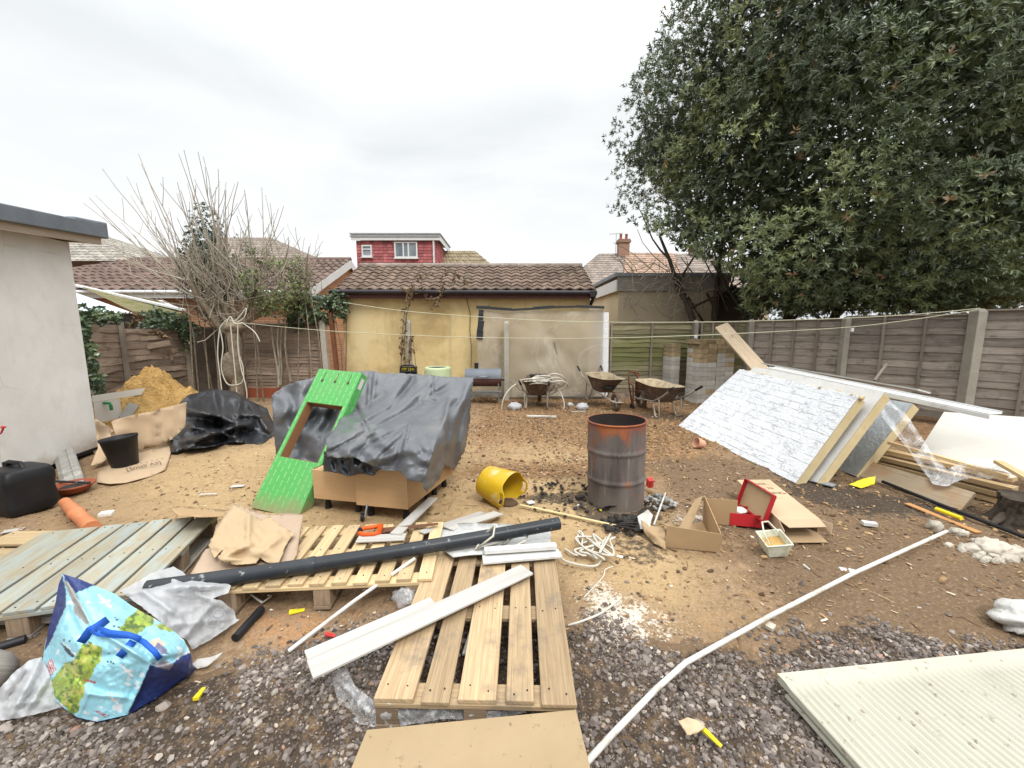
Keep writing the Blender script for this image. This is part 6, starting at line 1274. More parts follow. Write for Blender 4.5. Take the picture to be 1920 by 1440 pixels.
# clear film draped from the boards
ctl = [(1655, 760, 4.15), (1700, 790, 4.05), (1690, 830, 3.95), (1720, 860, 3.85), (1750, 905, 3.6), (1765, 910, 3.55), (1800, 890, 3.6), (1860, 880, 3.5), (1890, 900, 3.4), (1840, 860, 3.7), (1900, 870, 3.5), (1780, 870, 3.75)]
ol = [(1646, 768), (1668, 752), (1700, 778), (1725, 815), (1748, 850), (1775, 880), (1800, 868), (1830, 858), (1880, 860), (1915, 876), (1905, 895), (1870, 900), (1835, 895), (1800, 900), (1775, 912), (1750, 908), (1728, 880), (1700, 840), (1672, 805)]
b = sheet(ctl, ol, 6, 'Y', [((1655, 765), (1755, 905), .08, 5), ((1672, 760), (1770, 890), -.06, 5), ((1780, 905), (1890, 880), .05, 5), ((1800, 870), (1900, 880), -.06, 5)], .05, .03, 4, .8, amp2=.05); tag(b.obj('polythene_wrap', M['clear']), 'clear polythene wrap trailing from the grey board over the timber', 'polythene')
# ------------------------------------------------------------------ washing lines
def between(px, py, e0, e1):
    (xa, Ya), (xb, Yb) = e0, e1; t = (px-xa)/(xb-xa); return D(px, py, 1/((1-t)/Ya+t/Yb))
e0, e1 = (440, 8.6), (1838, 6.42)
rope('washing_line', [between(*p, e0, e1) for p in ((443, 604), (540, 614), (640, 622), (800, 630), (960, 634), (1130, 634), (1300, 629), (1450, 622), (1598, 613), (1720, 598), (1838, 580))], .006, 'yellowish washing line from the bare tree to the large concrete post, lower one', 'washing line', mat='line', sub=3)
e0 = (643, 9.25)
rope('washing_line', [between(*p, e0, e1) for p in ((643, 567), (740, 581), (840, 590), (1000, 600), (1130, 604), (1300, 604), (1450, 601), (1600, 596), (1720, 589), (1838, 578))], .006, 'yellowish washing line from the rusty post to the large concrete post, upper one', 'washing line', mat='line', sub=3)
p = between(1598, 616, (440, 8.6), e1); m = MB(); m.obox(p+V((-.02, -.012, -.05)), (.04, 0, 0), (0, .03, 0), (0, 0, .06)); tag(m.obj('clothes_peg', M['whitetrim']), 'white clothes peg on the lower washing line', 'peg')
# rope hanging in the tree
m = MB()
for k, pts in enumerate([((412, 615), (408, 660), (412, 700), (416, 735), (418, 758)), ((412, 615), (418, 650), (415, 690), (425, 718), (440, 722), (455, 715), (456, 690), (448, 660), (446, 610)), ((432, 605), (436, 650), (440, 690), (444, 735), (446, 752)), ((446, 608), (446, 650), (452, 690), (460, 720), (463, 745), (458, 755)), ((412, 615), (425, 600), (440, 602), (452, 590), (462, 578), (458, 595), (445, 604)), ((455, 606), (470, 616), (480, 626), (487, 640)), ((425, 605), (432, 594), (440, 606), (456, 606))]):
    q = rope(None, [D(x, y, 8.2+.03*(k % 3)) for x, y in pts], .011, '', seed=k); b0 = len(m.v); m.v += q.v; m.f += [tuple(b0+i for i in f) for f in q.f]; m.u += q.u; m.r += q.r; m.sm += q.sm
tag(m.obj('hanging_rope', M['rope']), 'long white rope knotted round the bare tree and hanging in loops', 'rope')
m = MB(); m.lump(D(448, 755, 8.0), .06, 2, .3, 3, 2); tag(m.obj('rope_end_bundle', M['rag']), 'small white knotted bundle at the bottom of the hanging rope', 'bundle')
# ------------------------------------------------------------------ polythene screen, barbecue, barrows
ol = [(896, 580), (950, 584), (1020, 582), (1080, 584), (1132, 580), (1131, 640), (1130, 690), (1128, 744), (1040, 743), (960, 745), (894, 744), (895, 660)]
b = sheet([(896, 580, 9.22), (1130, 580, 9.22), (1010, 640, 9.25), (896, 744, 9.2), (1128, 744, 9.2), (1010, 700, 9.23)], ol, 9, 'Y', [((950, 600), (930, 740), .05, 10), ((1000, 590), (1080, 700), .05, 10), ((1060, 740), (1100, 590), .05, 9), ((1030, 590), (1025, 650), .04, 4), ((1042, 590), (1036, 650), .04, 4)], .05, .02, 5, .4)
t = b.obj('polythene_screen', M['dustsheet']); tag(t, 'dusty see through polythene screen hung in front of the yellow garage', 'screen')
m = MB()
for pts in (((893, 579), (920, 580), (960, 583), (1000, 581), (1040, 578), (1080, 577), (1133, 579)),):
    P = [D(x, y, 9.2) for x, y in pts]
    for a, c in zip(P, P[1:]): m.plank(a, c, .012, random.uniform(.03, .09), (0, 0, 1))
P = [D(x, y, 9.19) for x, y in ((898, 580), (897, 600), (894, 620), (893, 636))]
for a, c in zip(P, P[1:]): m.plank(a, c, .012, random.uniform(.10, .15), (1, 0, 0))
m.obj('black_tape', M['tarp_black'], t)
m = MB(); m.plank(D(1117, 586, 9.28), D(1116, 742, 9.28), .006, .30, (1, 0, 0)); m.obj('white_strip', M['milky'], t)
pl(D(1040, 640, 9.32), D(1053, 722, 9.28), .035, .03, M['batten'], 'dark pole leaning behind the polythene screen', 'pole', 'pole', up=(0, -1, 0))
def bbq():
    Y_ = 8.75; a, c = D(873, 703, Y_), D(940, 703, Y_); p = V(((a.x+c.x)/2, Y_, 0)); t = thing('barrel_barbecue', 'faded grey barrel barbecue on legs in front of the screen', 'barbecue', p)
    z = D(905, 708, Y_).z; r = .2; L = c.x-a.x
    def half(m, s0, s1, r_):
        n = 16; vs = []
        for i in range(n+1):
            q = s0+(s1-s0)*i/n
            for x in (a.x, c.x): vs.append(V((x, Y_+math.cos(q)*r_, z+math.sin(q)*r_)))
        m.add(vs, [(2*i, 2*i+1, 2*i+3, 2*i+2) for i in range(n)], None, .5, True)
        for x in (a.x, c.x): m.add([V((x, Y_+math.cos(s0+(s1-s0)*i/n)*r_, z+math.sin(s0+(s1-s0)*i/n)*r_)) for i in range(n+1)], [tuple(range(n+1))])
    m = MB(); half(m, 0, math.pi, r); m.obj('lid', M['bbq'], t); m = MB(); half(m, math.pi, 2*math.pi, r*.97); m.obj('firebox', M['bbqbase'], t)
    for x in (a.x+.05, c.x-.07):
        for dy in (-.16, .14):
            q = MB(); q.obox((x, Y_+dy, 0), (.025, 0, 0), (0, .025, 0), (0, 0, z-.05)); q.obj('leg', M['metal'], t)
    m = MB(); m.obox((a.x, Y_-.18, .22), (L, 0, 0), (0, .36, 0), (0, 0, .015)); m.obox((a.x, Y_-.2, .28), (L, 0, 0), (0, .02, 0), (0, 0, .02)); m.obj('shelf', M['metal'], t)
    m = MB(); m.tube([(a.x+.3*L, Y_+.05, z+r*.9), (a.x+.3*L, Y_+.05, z+r+.12)], .045, 12); m.obj('flue', M['black'], t)
    m = MB(); m.tube([(a.x+.35*L, Y_-r, z+.05), (a.x+.35*L, Y_-r-.04, z+.05), (a.x+.65*L, Y_-r-.04, z+.05), (a.x+.65*L, Y_-r, z+.05)], .01, 6); m.obj('lid_handle', M['metal'], t)
    m = MB(); m.obox((c.x-.02, Y_-.05, z-.06), (.09, 0, 0), (0, .03, 0), (0, 0, .03)); m.obj('side_handle', M['black'], t)
bbq()
def green_butt():
    c = D(821, 700, 8.3); p = V((c.x, 8.3, 0)); t = thing('compost_bin', 'pale green plastic bin with a dark opening behind the tarp', 'bin', p); zt_ = D(821, 688, 8.3).z; r = .275
    m = MB(); m.lathe([(r*1.1, 0), (r*1.02, zt_*.5), (r, zt_-.05), (r*.98, zt_-.01), (r*.9, zt_), (r*.72, zt_), (r*.72, zt_-.02), (r*.7, .3), (0, .3)], 32, Matrix.Translation(p)); m.obj('bin_body', M['mint'], t)
    m = MB(); m.lathe([(r*.705, zt_-.012), (r*.69, .32), (0, .32)], 32, Matrix.Translation(p)); m.obj('bin_inside', M['black'], t)
green_butt()
def tool_frame():
    Y_ = 7.6; q = lambda x, y: D(x, y, Y_); t = thing('generator_frame', 'black tubular handle frame with a yellow lettered plate behind the tarp', 'machine', V((q(765, 700).x, Y_, 0)))
    m = MB(); m.tube([q(749, 720), q(751, 690), q(755, 685), q(775, 685), q(779, 690), q(782, 720)], .016, 8); m.tube([q(750, 697), q(781, 697)], .012, 6); m.obj('tube_frame', M['black'], t)
    m = MB(); a, c = q(752, 697), q(779, 688); m.obox((a.x, Y_+.02, 0.0), (c.x-a.x, 0, 0), (0, .12, 0), (0, 0, c.z-.005)); m.obj('machine_body', M['black'], t)
    text('MP 2240', V(((a.x+c.x)/2, Y_+.017, q(765, 692.5).z)), (1, 0, 0), (0, 0, 1), .075, M['brightyellow'], t)
tool_frame()
def frame_of(fwd):
    f = V((fwd[0], fwd[1], 0)).normalized(); s = V((-f.y, f.x, 0)); return f, s, V((0, 0, 1))
def barrow(label, p, fwd, traymat, rim, pitch=0, fill=None):
    p = V((p[0], p[1], 0)); f, s, u = frame_of(fwd); cp, sp_ = math.cos(R(pitch)), math.sin(R(pitch)); pv = V((.62, 0, .19))
    def T(x, y, z):
        x -= pv.x; z -= pv.z; x, z = x*cp+z*sp_, -x*sp_+z*cp; x += pv.x; z += pv.z; return p+f*x+s*y+u*z
    t = thing('wheelbarrow', label, 'wheelbarrow', p, 'wheelbarrows along the back fence')
    m = MB(); sec = [(-.24, .22, .17, .27), (-.42, .52, .29, .575), (-.44, .56, .31, .585)]; n = 36
    def ring(x0, x1, w_, z, k=0):
        r_ = []
        for i in range(n):
            a = 2*math.pi*i/n; c, d = math.cos(a), math.sin(a); c = math.copysign(abs(c)**.45, c); d = math.copysign(abs(d)**.45, d)
            xx = (x0+x1)/2+c*(x1-x0)/2; r_.append(T(xx, d*w_*(1-.1*(c > 0)), z+(.05*max(0, c) if k else 0)))
        return r_
    rings = [ring(-.24, .2, .17, .27), ring(-.33, .36, .23, .42, 1), ring(-.43, .52, .29, .565, 1), ring(-.45, .55, .31, .575, 1), ring(-.42, .51, .285, .57, 1), ring(-.32, .35, .225, .42, 1), ring(-.23, .19, .165, .285)]
    vs = [q for r_ in rings for q in r_]; fs = [(k*n+i, k*n+(i+1) % n, (k+1)*n+(i+1) % n, (k+1)*n+i) for k in range(3) for i in range(n)]; m.add(vs, fs, None, None, True); m.add(rings[0], [tuple(range(n))[::-1]]); m.obj('tray_outside', traymat, t)
    m = MB(); m.add(vs, [(k*n+i, k*n+(i+1) % n, (k+1)*n+(i+1) % n, (k+1)*n+i) for k in range(3, 6) for i in range(n)], None, None, True); m.add(rings[6], [tuple(range(n))]); m.obj('tray_inside', rim, t)
    m = MB()
    for sg in (-1, 1): m.tube([T(.62, .07*sg, .19), T(.3, .13*sg, .24), T(-.1, .2*sg, .27), T(-.45, .25*sg, .42), T(-.78, .28*sg, .62)], .016, 8)
    m.tube([T(.62, -.07, .19), T(.78, -.06, .22), T(.84, 0, .24), T(.78, .06, .22), T(.62, .07, .19)], .014, 8); m.obj('frame', M['galv'], t)
    for sg in (-1, 1):
        m = MB(); m.tube([T(-.1, .2*sg, .27), T(-.22, .22*sg, .02), T(-.3, .225*sg, .0), T(-.36, .23*sg, .05), T(-.33, .235*sg, .36)], .014, 8); m.obj('leg', M['galv'], t)
        m = MB(); m.tube([T(-.66, .27*sg, .55), T(-.80, .285*sg, .635)], .021, 8); m.obj('grip', M['black'], t)
    m = MB(); n2 = 24
    for k in range(n2):
        pass
    ring_ = [T(.62+.145*math.cos(2*math.pi*k/24), 0, .19+.145*math.sin(2*math.pi*k/24)) for k in range(25)]; m.tube(ring_, .042, 8, False); w_ = m.obj('wheel', M['brownmetal'], t)
    m = MB(); m.tube([T(.62, -.07, .19), T(.62, .07, .19)], .03, 8); 
    for k in range(5): a = 2*math.pi*k/5; m.tube([T(.62, 0, .19), T(.62+.12*math.cos(a), 0, .19+.12*math.sin(a))], .012, 5)
    m.obj('hub', M['galv'], w_)
    return T, t
b1 = G(1005, 768); T1, t1 = barrow('wheelbarrow heaped with pale hoses in front of the polythene screen', (b1.x+.05, b1.y+.35), (.15, 1), M['brownmetal'], M['brownmetal'])
b2 = G(1150, 770); T2, t2 = barrow('wheelbarrow with mortar crusted tray facing the camera, wheel in front', (b2.x-.1, b2.y+.55), (.22, -1), M['brownmetal'], M['mortar_tray'], 6)
b3 = G(1240, 785); T3, t3 = barrow('wheelbarrow with crusted cream tray beside the block stack, handles towards the camera', (b3.x+.1, b3.y+.42), (-.25, 1), M['brownmetal'], M['mortar_tray'])
m = MB(); 
for x, y in ((.3, .05), (.36, -.06), (.27, -.1)): m.lump(T2(x, y, .42), .07, 2, .3, 3, int(x*100))
tag(m.obj('dark_lumps', M['char']), 'dark lumps lying in the tray of the wheelbarrow facing the camera', 'lumps')
rs = random.Random(12); m = MB()
c0 = D(1015, 722, 8.3)
loops = [[(960, 775, 8.0), (968, 752, 8.0), (985, 732, 8.0), (1005, 722, 8.1), (1030, 724, 8.1)]]
loops += [[(940, 772, 8.0), (945, 745, 8.0), (965, 722, 8.1), (1000, 714, 8.2), (1030, 718, 8.2), (1050, 735, 8.1), (1058, 760, 8.0), (1052, 774, 8.0)]]
for k in range(13):
    cx, cy = 1018+rs.uniform(-16, 26), 720+rs.uniform(-9, 9); rx, ry = rs.uniform(14, 36), rs.uniform(5, 13); ph = rs.uniform(0, 6.28); loops.append([(cx+rx*math.cos(ph+a*.7), cy+ry*math.sin(ph+a*.7)+rs.uniform(-2, 2), 8.15+.25*math.sin(ph+a*.7)) for a in range(11)])
for L_ in loops[1:]:
    q = rope(None, [D(*z_) for z_ in L_], .013, ''); b0 = len(m.v); m.v += q.v; m.f += [tuple(b0+i for i in f) for f in q.f]; m.u += q.u; m.r += q.r; m.sm += q.sm
tag(m.obj('hose_tangle', M['rope']), 'pale hose coiled in a tangle over the wheelbarrow by the screen', 'hose')
m = MB(); a = D(994, 706, 8.25); m.obox(a, (.24, 0, 0), (0, .16, 0), (0, 0, -.16)); m.obox(a+V((-.01, -.01, .0)), (.26, 0, 0), (0, .18, 0), (0, 0, .04)); tag(m.obj('pump_unit', M['black'], bevel=.02), 'small black motor unit on top of the hose tangle', 'motor')
def lumpthing(px, py, r_, mat, label, name, cat, z=.04, seed=1, sq=.6):
    m = MB(); m.lump(G(px, py, 0)+V((0, .05, z)), (r_, r_*.8, r_*sq), 3, .35, 1.6, seed); return tag(m.obj(name, mat), label, cat)
lumpthing(965, 768, .13, M['bagwhite'], 'scrunched white plastic bag left of the hose barrow', 'plastic_bag', 'plastic bag', .06, 2)
lumpthing(1092, 768, .12, M['bagwhite'], 'scrunched white plastic bag between the hose barrow and the tilted barrow', 'plastic_bag', 'plastic bag', .06, 5)
lumpthing(1070, 762, .07, M['bagwhite'], 'tiny white scrap of film at the foot of the screen', 'plastic_scrap', 'scrap', .03, 8)
def trolley():
    p = G(1196, 770); t = thing('sack_truck', 'rusty brown sack truck standing between two wheelbarrows', 'sack truck', p+V((0, .3, 0))); Y_ = p.y+.35; q = lambda x, y, dy=0: D(x, y, Y_+dy)
    m = MB(); m.tube([q(1187, 768), q(1180, 725), q(1178, 700), q(1190, 696), q(1198, 700)], .018, 8); m.tube([q(1212, 766), q(1203, 730), q(1192, 697)], .022, 8)
    for k in (.25, .5, .75): m.tube([q(1187, 768).lerp(q(1178, 700), k), q(1212, 766).lerp(q(1192, 697), k)], .012, 6)
    m.tube([q(1176, 694), q(1200, 704)], .016, 8); m.tube([q(1178, 715, -.1), q(1187, 724, -.15), q(1187, 770, -.1)], .016, 8); m.obj('frame', M['rust'], t)
    m = MB(); m.obox(q(1190, 742, .05), (.3, 0, 0), (0, .01, 0), (0, 0, .35)); m.obj('back_plate', M['rust'], t)
    m = MB(); c = q(1185, 765, -.05); m.tube([c+V((-.02, 0, .0)), c+V((.02, 0, 0))], .1, 18); m.obj('wheel', M['black'], t)
trolley()
# concrete block stacks
def blocks():
    f = V((.97, .20, 0)).normalized(); s = V((-.20, .97, 0)).normalized(); c = G(1306, 757); up = V((0, 0, 1)); n_ = 0; zt_ = D(1320, 634, c.y).z; rs = random.Random(5)
    lab = 'pale grey concrete block in the large stack by the corner of the fence'; lab2 = 'brown stained concrete block near the top of the large stack'
    def blk(o, a, b_, l, top):
        m = MB(); m.obox(o+a*rs.uniform(-.008, .008)+b_*rs.uniform(-.008, .008), a.normalized()*(a.length-.006), b_.normalized()*(b_.length-.006), up*.097)
        tag(m.obj('concrete_block', M['block_brown'] if (top and rs.random() < .8) else M['block'], bevel=.006), l, 'concrete block', 'concrete blocks stacked in the corner')
    N = int(zt_/.1)
    for k in range(N):
        o = c+up*(.1*k); top = k >= N-5+int(rs.random()*2); l = lab2 if top else lab
        if k == N-1: o = o-f*.05
        if k % 2 == 0:
            for i in range(4): blk(o+f*(.22*i), f*.217, s*.44, l, top or rs.random() < .12)
        else:
            [blk(o+s*.22*j+f*.443*i, f*.44, s*.217, l, top) for i in range(2) for j in range(2)]
    c2 = G(1259, 752)+V((.0, .1, 0)); zz = D(1270, 641, c2.y).z; N = int(zz/.1)
    for k in range(N):
        top = k >= N-3; o = c2+up*(.1*k)
        blk(o, f*.215, s*.44, 'brown stained concrete block near the top of the narrow stack' if top else 'pale grey concrete block in the narrow stack left of the large one', top)
    m = MB(); m.obox(c-f*.4-s*.1+up*-.06, f*1.35, s*.7, up*.055); tag(m.obj('pallet_slab', M['slate']), 'low slab under the concrete block stacks', 'slab')
    q = D(1305, 630, c.y+.1); m = MB(); m.lathe([(.0, 0), (.03, 0), (.036, .085), (.032, .085), (.028, .01)], 16, Matrix.Translation(V((q.x, q.y, .1*int(zt_/.1)+.0)))); tag(m.obj('paper_cup', M['upvc']), 'white paper cup left on top of the block stack', 'cup')
blocks()
# ------------------------------------------------------------------ printed shopping bag and plastic bags
def inpoly(x, y, poly):
    c = np.zeros(len(x), bool); j = len(poly)-1
    for i in range(len(poly)):
        (xi, yi), (xj, yj) = poly[i], poly[j]
        c ^= ((yi > y) != (yj > y)) & (x < (xj-xi)*(y-yi)/(yj-yi+1e-9)+xi); j = i
    return c
def shopping_bag():
    ctl = [(118, 1078, .40), (150, 1130, .37), (172, 1172, .35), (210, 1188, .345), (255, 1200, .33), (283, 1245, .25), (318, 1238, .25), (355, 1224, .16), (352, 1262, .08), (330, 1281, .03), (240, 1340, .006), (182, 1353, .004), (145, 1345, .01), (100, 1310, .03), (76, 1268, .05), (84, 1210, .13), (103, 1140, .27),
           (178, 1100, .34), (250, 1140, .27), (320, 1182, .22), (230, 1150, .32), (290, 1190, .28), (150, 1240, .25), (200, 1270, .21), (130, 1290, .13), (190, 1320, .09), (240, 1290, .14), (120, 1200, .27), (300, 1280, .1), (140, 1105, .37)]
    ol = [(118, 1076), (150, 1086), (178, 1098), (215, 1113), (250, 1138), (290, 1160), (322, 1180), (345, 1200), (357, 1224), (352, 1262), (330, 1281), (290, 1310), (240, 1340), (182, 1353), (145, 1345), (120, 1328), (98, 1308), (76, 1268), (84, 1210), (93, 1170), (104, 1130), (110, 1095)]
    cre = [((118, 1078), (172, 1172), .02, 5), ((172, 1172), (283, 1245), .03, 6), ((283, 1245), (240, 1335), .025, 5), ((140, 1115), (100, 1205), .012, 5), ((100, 1240), (200, 1300), -.014, 12), ((150, 1230), (230, 1230), -.012, 9), ((200, 1140), (300, 1200), -.015, 12), ((160, 1300), (250, 1310), .012, 6), ((283, 1245), (345, 1230), -.03, 6), ((130, 1150), (160, 1210), -.015, 7), ((145, 1345), (170, 1290), .012, 6)]
    b = sheet(ctl, ol, 2., 'z', cre, .003, .03, 6, .15, amp2=.004)
    x, y = b.px[:, 0], b.px[:, 1]; wx = x+(fbm(x, y, .06, 3, 1)-.5)*16; wy = y+(fbm(x, y, .06, 3, 2)-.5)*16; n = len(x)
    col = np.tile(np.array([.30, .60, .70]), (n, 1)); col *= (.9+.2*fbm(x, y, .05, 3, 4))[:, None]
    def paint(mask, c, var=0.): col[mask] = np.array(c)*(1+var*(fbm(x[mask], y[mask], .18, 2, 9)-.5)[:, None]*2)
    cl = fbm(x, y, .045, 3, 33) > .69; paint(cl, (.66, .74, .78))
    isl = [[(88, 1288), (108, 1258), (125, 1240), (140, 1232), (152, 1212), (172, 1206), (192, 1218), (192, 1236), (172, 1262), (158, 1290), (148, 1330), (138, 1345), (118, 1318), (100, 1300)], [(222, 1186), (235, 1160), (262, 1140), (290, 1148), (286, 1166), (264, 1186), (240, 1193)], [(288, 1170), (306, 1158), (332, 1170), (338, 1182), (312, 1180)]]
    for k, p in enumerate(isl):
        mk = inpoly(wx, wy, p); paint(mk, (.27, .36, .055), .5); paint(mk & (fbm(x, y, .12, 3, 60+k) > .6), (.10, .17, .04), .3); paint(mk & (fbm(x, y, .1, 3, 70+k) > .66), (.46, .44, .12))
    navy = (.022, .04, .16)
    for p in ([(116, 1074), (180, 1096), (142, 1112), (128, 1100)], [(116, 1074), (108, 1092), (92, 1165), (83, 1222), (94, 1205), (108, 1172), (124, 1136), (124, 1108)], [(281, 1246), (300, 1252), (322, 1246), (338, 1232), (360, 1222), (356, 1265), (330, 1284), (236, 1345), (262, 1292)]): paint(inpoly(x, y, p), navy, .3)
    paint(inpoly(x, y, [(119, 1086), (128, 1092), (140, 1108), (168, 1168), (162, 1172), (140, 1150), (136, 1130)]), (.30, .29, .28), .1)
    paint(inpoly(x, y, [(285, 1243), (312, 1238), (326, 1246), (318, 1256), (292, 1250)]), (.26, .24, .27), .3)
    paint(inpoly(wx*.5+x*.5, y, [(284, 1200), (300, 1196), (312, 1208), (300, 1216), (278, 1208)]), (.70, .52, .42)); paint(inpoly(x, wy, [(296, 1204), (312, 1222), (318, 1232), (300, 1228), (290, 1214)]), (.16, .16, .26), .3)
    paint(inpoly(x, y, [(114, 1205), (128, 1216), (140, 1231), (136, 1234), (124, 1222)]), (.03, .05, .08)); paint(inpoly(x, y, [(116, 1203), (130, 1213), (132, 1217), (118, 1208)]), (.66, .70, .72))
    for cx, cy, sx in ((198, 1127, 1), (240, 1258, 1), (215, 1312, .7)):
        paint(inpoly(x, y, [(cx-14*sx, cy-14*sx), (cx+12*sx, cy+10*sx), (cx+9*sx, cy+13*sx), (cx-15*sx, cy-10*sx)]), (.72, .72, .72)); paint(inpoly(x, y, [(cx-12*sx, cy+3*sx), (cx+2*sx, cy-3*sx), (cx+14*sx, cy-2*sx), (cx+1*sx, cy+4*sx)]), (.70, .66, .66))
    fl = inpoly(x, y, [(87, 1242), (99, 1234), (106, 1256), (93, 1270)]); st = ((x-y*.4)/4.2) % 1; paint(fl & (st < .45), (.45, .05, .06)); paint(fl & (st >= .45), (.68, .68, .70)); fl = inpoly(x, y, [(74, 1262), (86, 1252), (92, 1272), (84, 1284)]); paint(fl & (st < .5), (.05, .07, .2)); paint(fl & (st >= .5), (.6, .62, .66))
    paint(inpoly(x, y, [(158, 1272), (180, 1278), (179, 1282), (157, 1276)]), (.40, .10, .10)); paint(inpoly(x, y, [(166, 1330), (188, 1334), (208, 1342), (196, 1345)]) & (((x*.35) % 1) < .6), (.36, .12, .16))
    for cx, cy in ((216, 1158), (219, 1162), (214, 1174), (222, 1176), (202, 1240), (208, 1241), (204, 1226), (213, 1243), (120, 1200), (130, 1202)): paint(np.hypot(x-cx, (y-cy)*1.5) < 2.4, (.03, .05, .07))
    ring = None
    p0 = G(190, 1300, 0); t = thing('shopping_bag', 'light blue shopping bag printed with green islands and aeroplanes, slumped with blue handles', 'shopping bag', p0)
    o = b.obj('bag_panel', M['bagprint'], t); at = o.data.attributes.new('col', 'FLOAT_COLOR', 'POINT'); at.data.foreach_set('color', np.hstack([col, np.ones((n, 1))]).astype(np.float32).ravel())
    rb = [G(a, c, max(.004, rbf(ctl, [(a, c)])[0])) for a, c in ol]; cen = sum(rb, V())/len(rb); m = MB(); back = [V((p.x+(cen.x-p.x)*.12, p.y+.06*(p.z > .05)+(cen.y-p.y)*.12, 0.002)) for p in rb]; k = len(rb)
    m.add([p-V((0, 0, .004)) for p in rb]+back, [(i, (i+1) % k, k+(i+1) % k, k+i) for i in range(k)], None, None, True); m.obj('bag_back', M['navy'], t)
    def strap(pts, w_, label=None, lift=.012):
        m = MB(); P = []
        for px, py, *l in pts: P.append(G(px, py, max(.01, rbf(ctl, [(px, py)])[0])+(l[0] if l else lift)))
        vs = []
        for i, p in enumerate(P):
            d = (P[min(i+1, len(P)-1)]-P[max(i-1, 0)]).normalized(); view = (V((0, 0, H))-p).normalized(); s = d.cross(view).normalized()*w_/2; vs += [p-s, p+s]
        m.add(vs, [(2*i, 2*i+1, 2*i+3, 2*i+2) for i in range(len(P)-1)], None, None, True); m.obj('handle', M['blue'], t, solid=.003)
    strap([(151, 1205), (160, 1194), (168, 1182, .03), (180, 1176, .03), (202, 1161)], .032)
    strap([(168, 1180, .03), (185, 1188, .035), (215, 1192, .035), (248, 1193, .035), (270, 1204, .03), (290, 1222, .03), (300, 1236)], .018)
    strap([(223, 1232), (238, 1216), (250, 1202, .02)], .03)
    strap([(180, 1178, .035), (205, 1186, .045), (240, 1190, .045), (262, 1198, .04)], .02)
shopping_bag()
ctl = [(232, 1110, .22), (290, 1085, .22), (330, 1095, .25), (400, 1092, .2), (433, 1103, .18), (400, 1120, .2), (440, 1150, .05), (447, 1165, .03), (400, 1190, .03), (360, 1216, .02), (330, 1190, .12), (350, 1140, .2), (280, 1130, .24), (390, 1150, .12)]
ol = [(225, 1108), (255, 1092), (282, 1075), (325, 1062), (345, 1074), (352, 1082), (340, 1092), (375, 1086), (415, 1089), (433, 1098), (428, 1112), (400, 1122), (415, 1126), (440, 1145), (443, 1160), (449, 1162), (420, 1182), (390, 1202), (360, 1218), (350, 1200), (330, 1190), (300, 1165), (262, 1135)]
b = sheet(ctl, ol, 5, 'z', [((235, 1112), (425, 1096), .03, 5), ((300, 1075), (440, 1150), .02, 4), ((290, 1100), (420, 1100), .03, 4), ((300, 1120), (400, 1130), -.025, 5), ((330, 1170), (440, 1160), .02, 5), ((340, 1200), (400, 1130), .025, 5), ((270, 1110), (340, 1160), .025, 5), ((360, 1210), (430, 1165), .012, 4)], .012, .03, 4, .7, amp2=.008)
wb = b.obj('carrier_bag', M['bagwhite']); tag(wb, 'white plastic carrier bag with grey lettering, crumpled behind the blue bag', 'carrier bag')
text('CO', G(405, 1160, .165), G(415, 1135, .13)-G(392, 1170, .11), V((-.5, .4, .4)), .08, M['lead'], wb)
ctl = [(-20, 1300, .03), (20, 1270, .12), (70, 1235, .15), (90, 1280, .08), (50, 1310, .06), (110, 1320, .02), (0, 1345, .01), (60, 1340, .012), (40, 1250, .15)]
ol = [(-30, 1300), (0, 1290), (25, 1262), (55, 1238), (78, 1232), (92, 1262), (105, 1300), (120, 1325), (80, 1336), (40, 1345), (0, 1352), (-30, 1350)]
b = sheet(ctl, ol, 5, 'z', [((20, 1345), (75, 1240), .04, 5), ((0, 1330), (50, 1260), -.03, 5), ((50, 1335), (90, 1270), .03, 5), ((-20, 1330), (90, 1310), .015, 4)], .012, .03, 9, .7, amp2=.008)
tag(b.obj('carrier_bag', M['bagwhite']), 'dirty white plastic bag trailing out at the left of the blue bag', 'carrier bag')
m = MB(); m.lump(G(-22, 1260, .06), (.10, .08, .09), 3, .15, 1.5, 3); tag(m.obj('grey_sack', M['greyplank']), 'dull grey lump at the left edge behind the dirty white bag', 'sack')
m = MB(); m.lump(G(760, 1118, .055), (.07, .06, .06), 3, .5, 2, 3); tag(m.obj('clear_bag', M['clear']), 'small scrunched clear plastic bag between the two pallets', 'plastic bag')
ctl = [(625, 1265, .09), (660, 1310, .04), (700, 1345, .03), (800, 1318, .10), (860, 1318, .1), (930, 1340, .06), (985, 1325, .1), (700, 1315, .11), (760, 1350, .03), (650, 1250, .1)]
ol = [(622, 1258), (650, 1252), (665, 1285), (700, 1312), (745, 1316), (800, 1312), (850, 1318), (890, 1335), (925, 1330), (960, 1320), (985, 1322), (986, 1336), (940, 1346), (890, 1350), (830, 1348), (760, 1360), (715, 1366), (670, 1356), (640, 1330), (628, 1295)]
b = sheet(ctl, ol, 6, 'z', [((630, 1265), (700, 1350), .03, 5), ((660, 1290), (720, 1320), -.02, 5), ((700, 1320), (880, 1320), .02, 4), ((880, 1340), (985, 1328), .02, 4)], .015, .04, 3, .7, amp2=.012)
tag(b.obj('polythene_wrap', M['clear']), 'torn clear polythene wrapped round the front of the near pallet', 'polythene')
card([(360, 1240, .02), (415, 1228, .03), (385, 1250, .01)], [(358, 1246), (372, 1235), (395, 1232), (418, 1223), (405, 1236), (388, 1250), (370, 1254)], 'torn white wrapper beside the right end of the blue bag', M['lino'], 5, amp=.015, seed=12, name='wrapper', cat='wrapper')
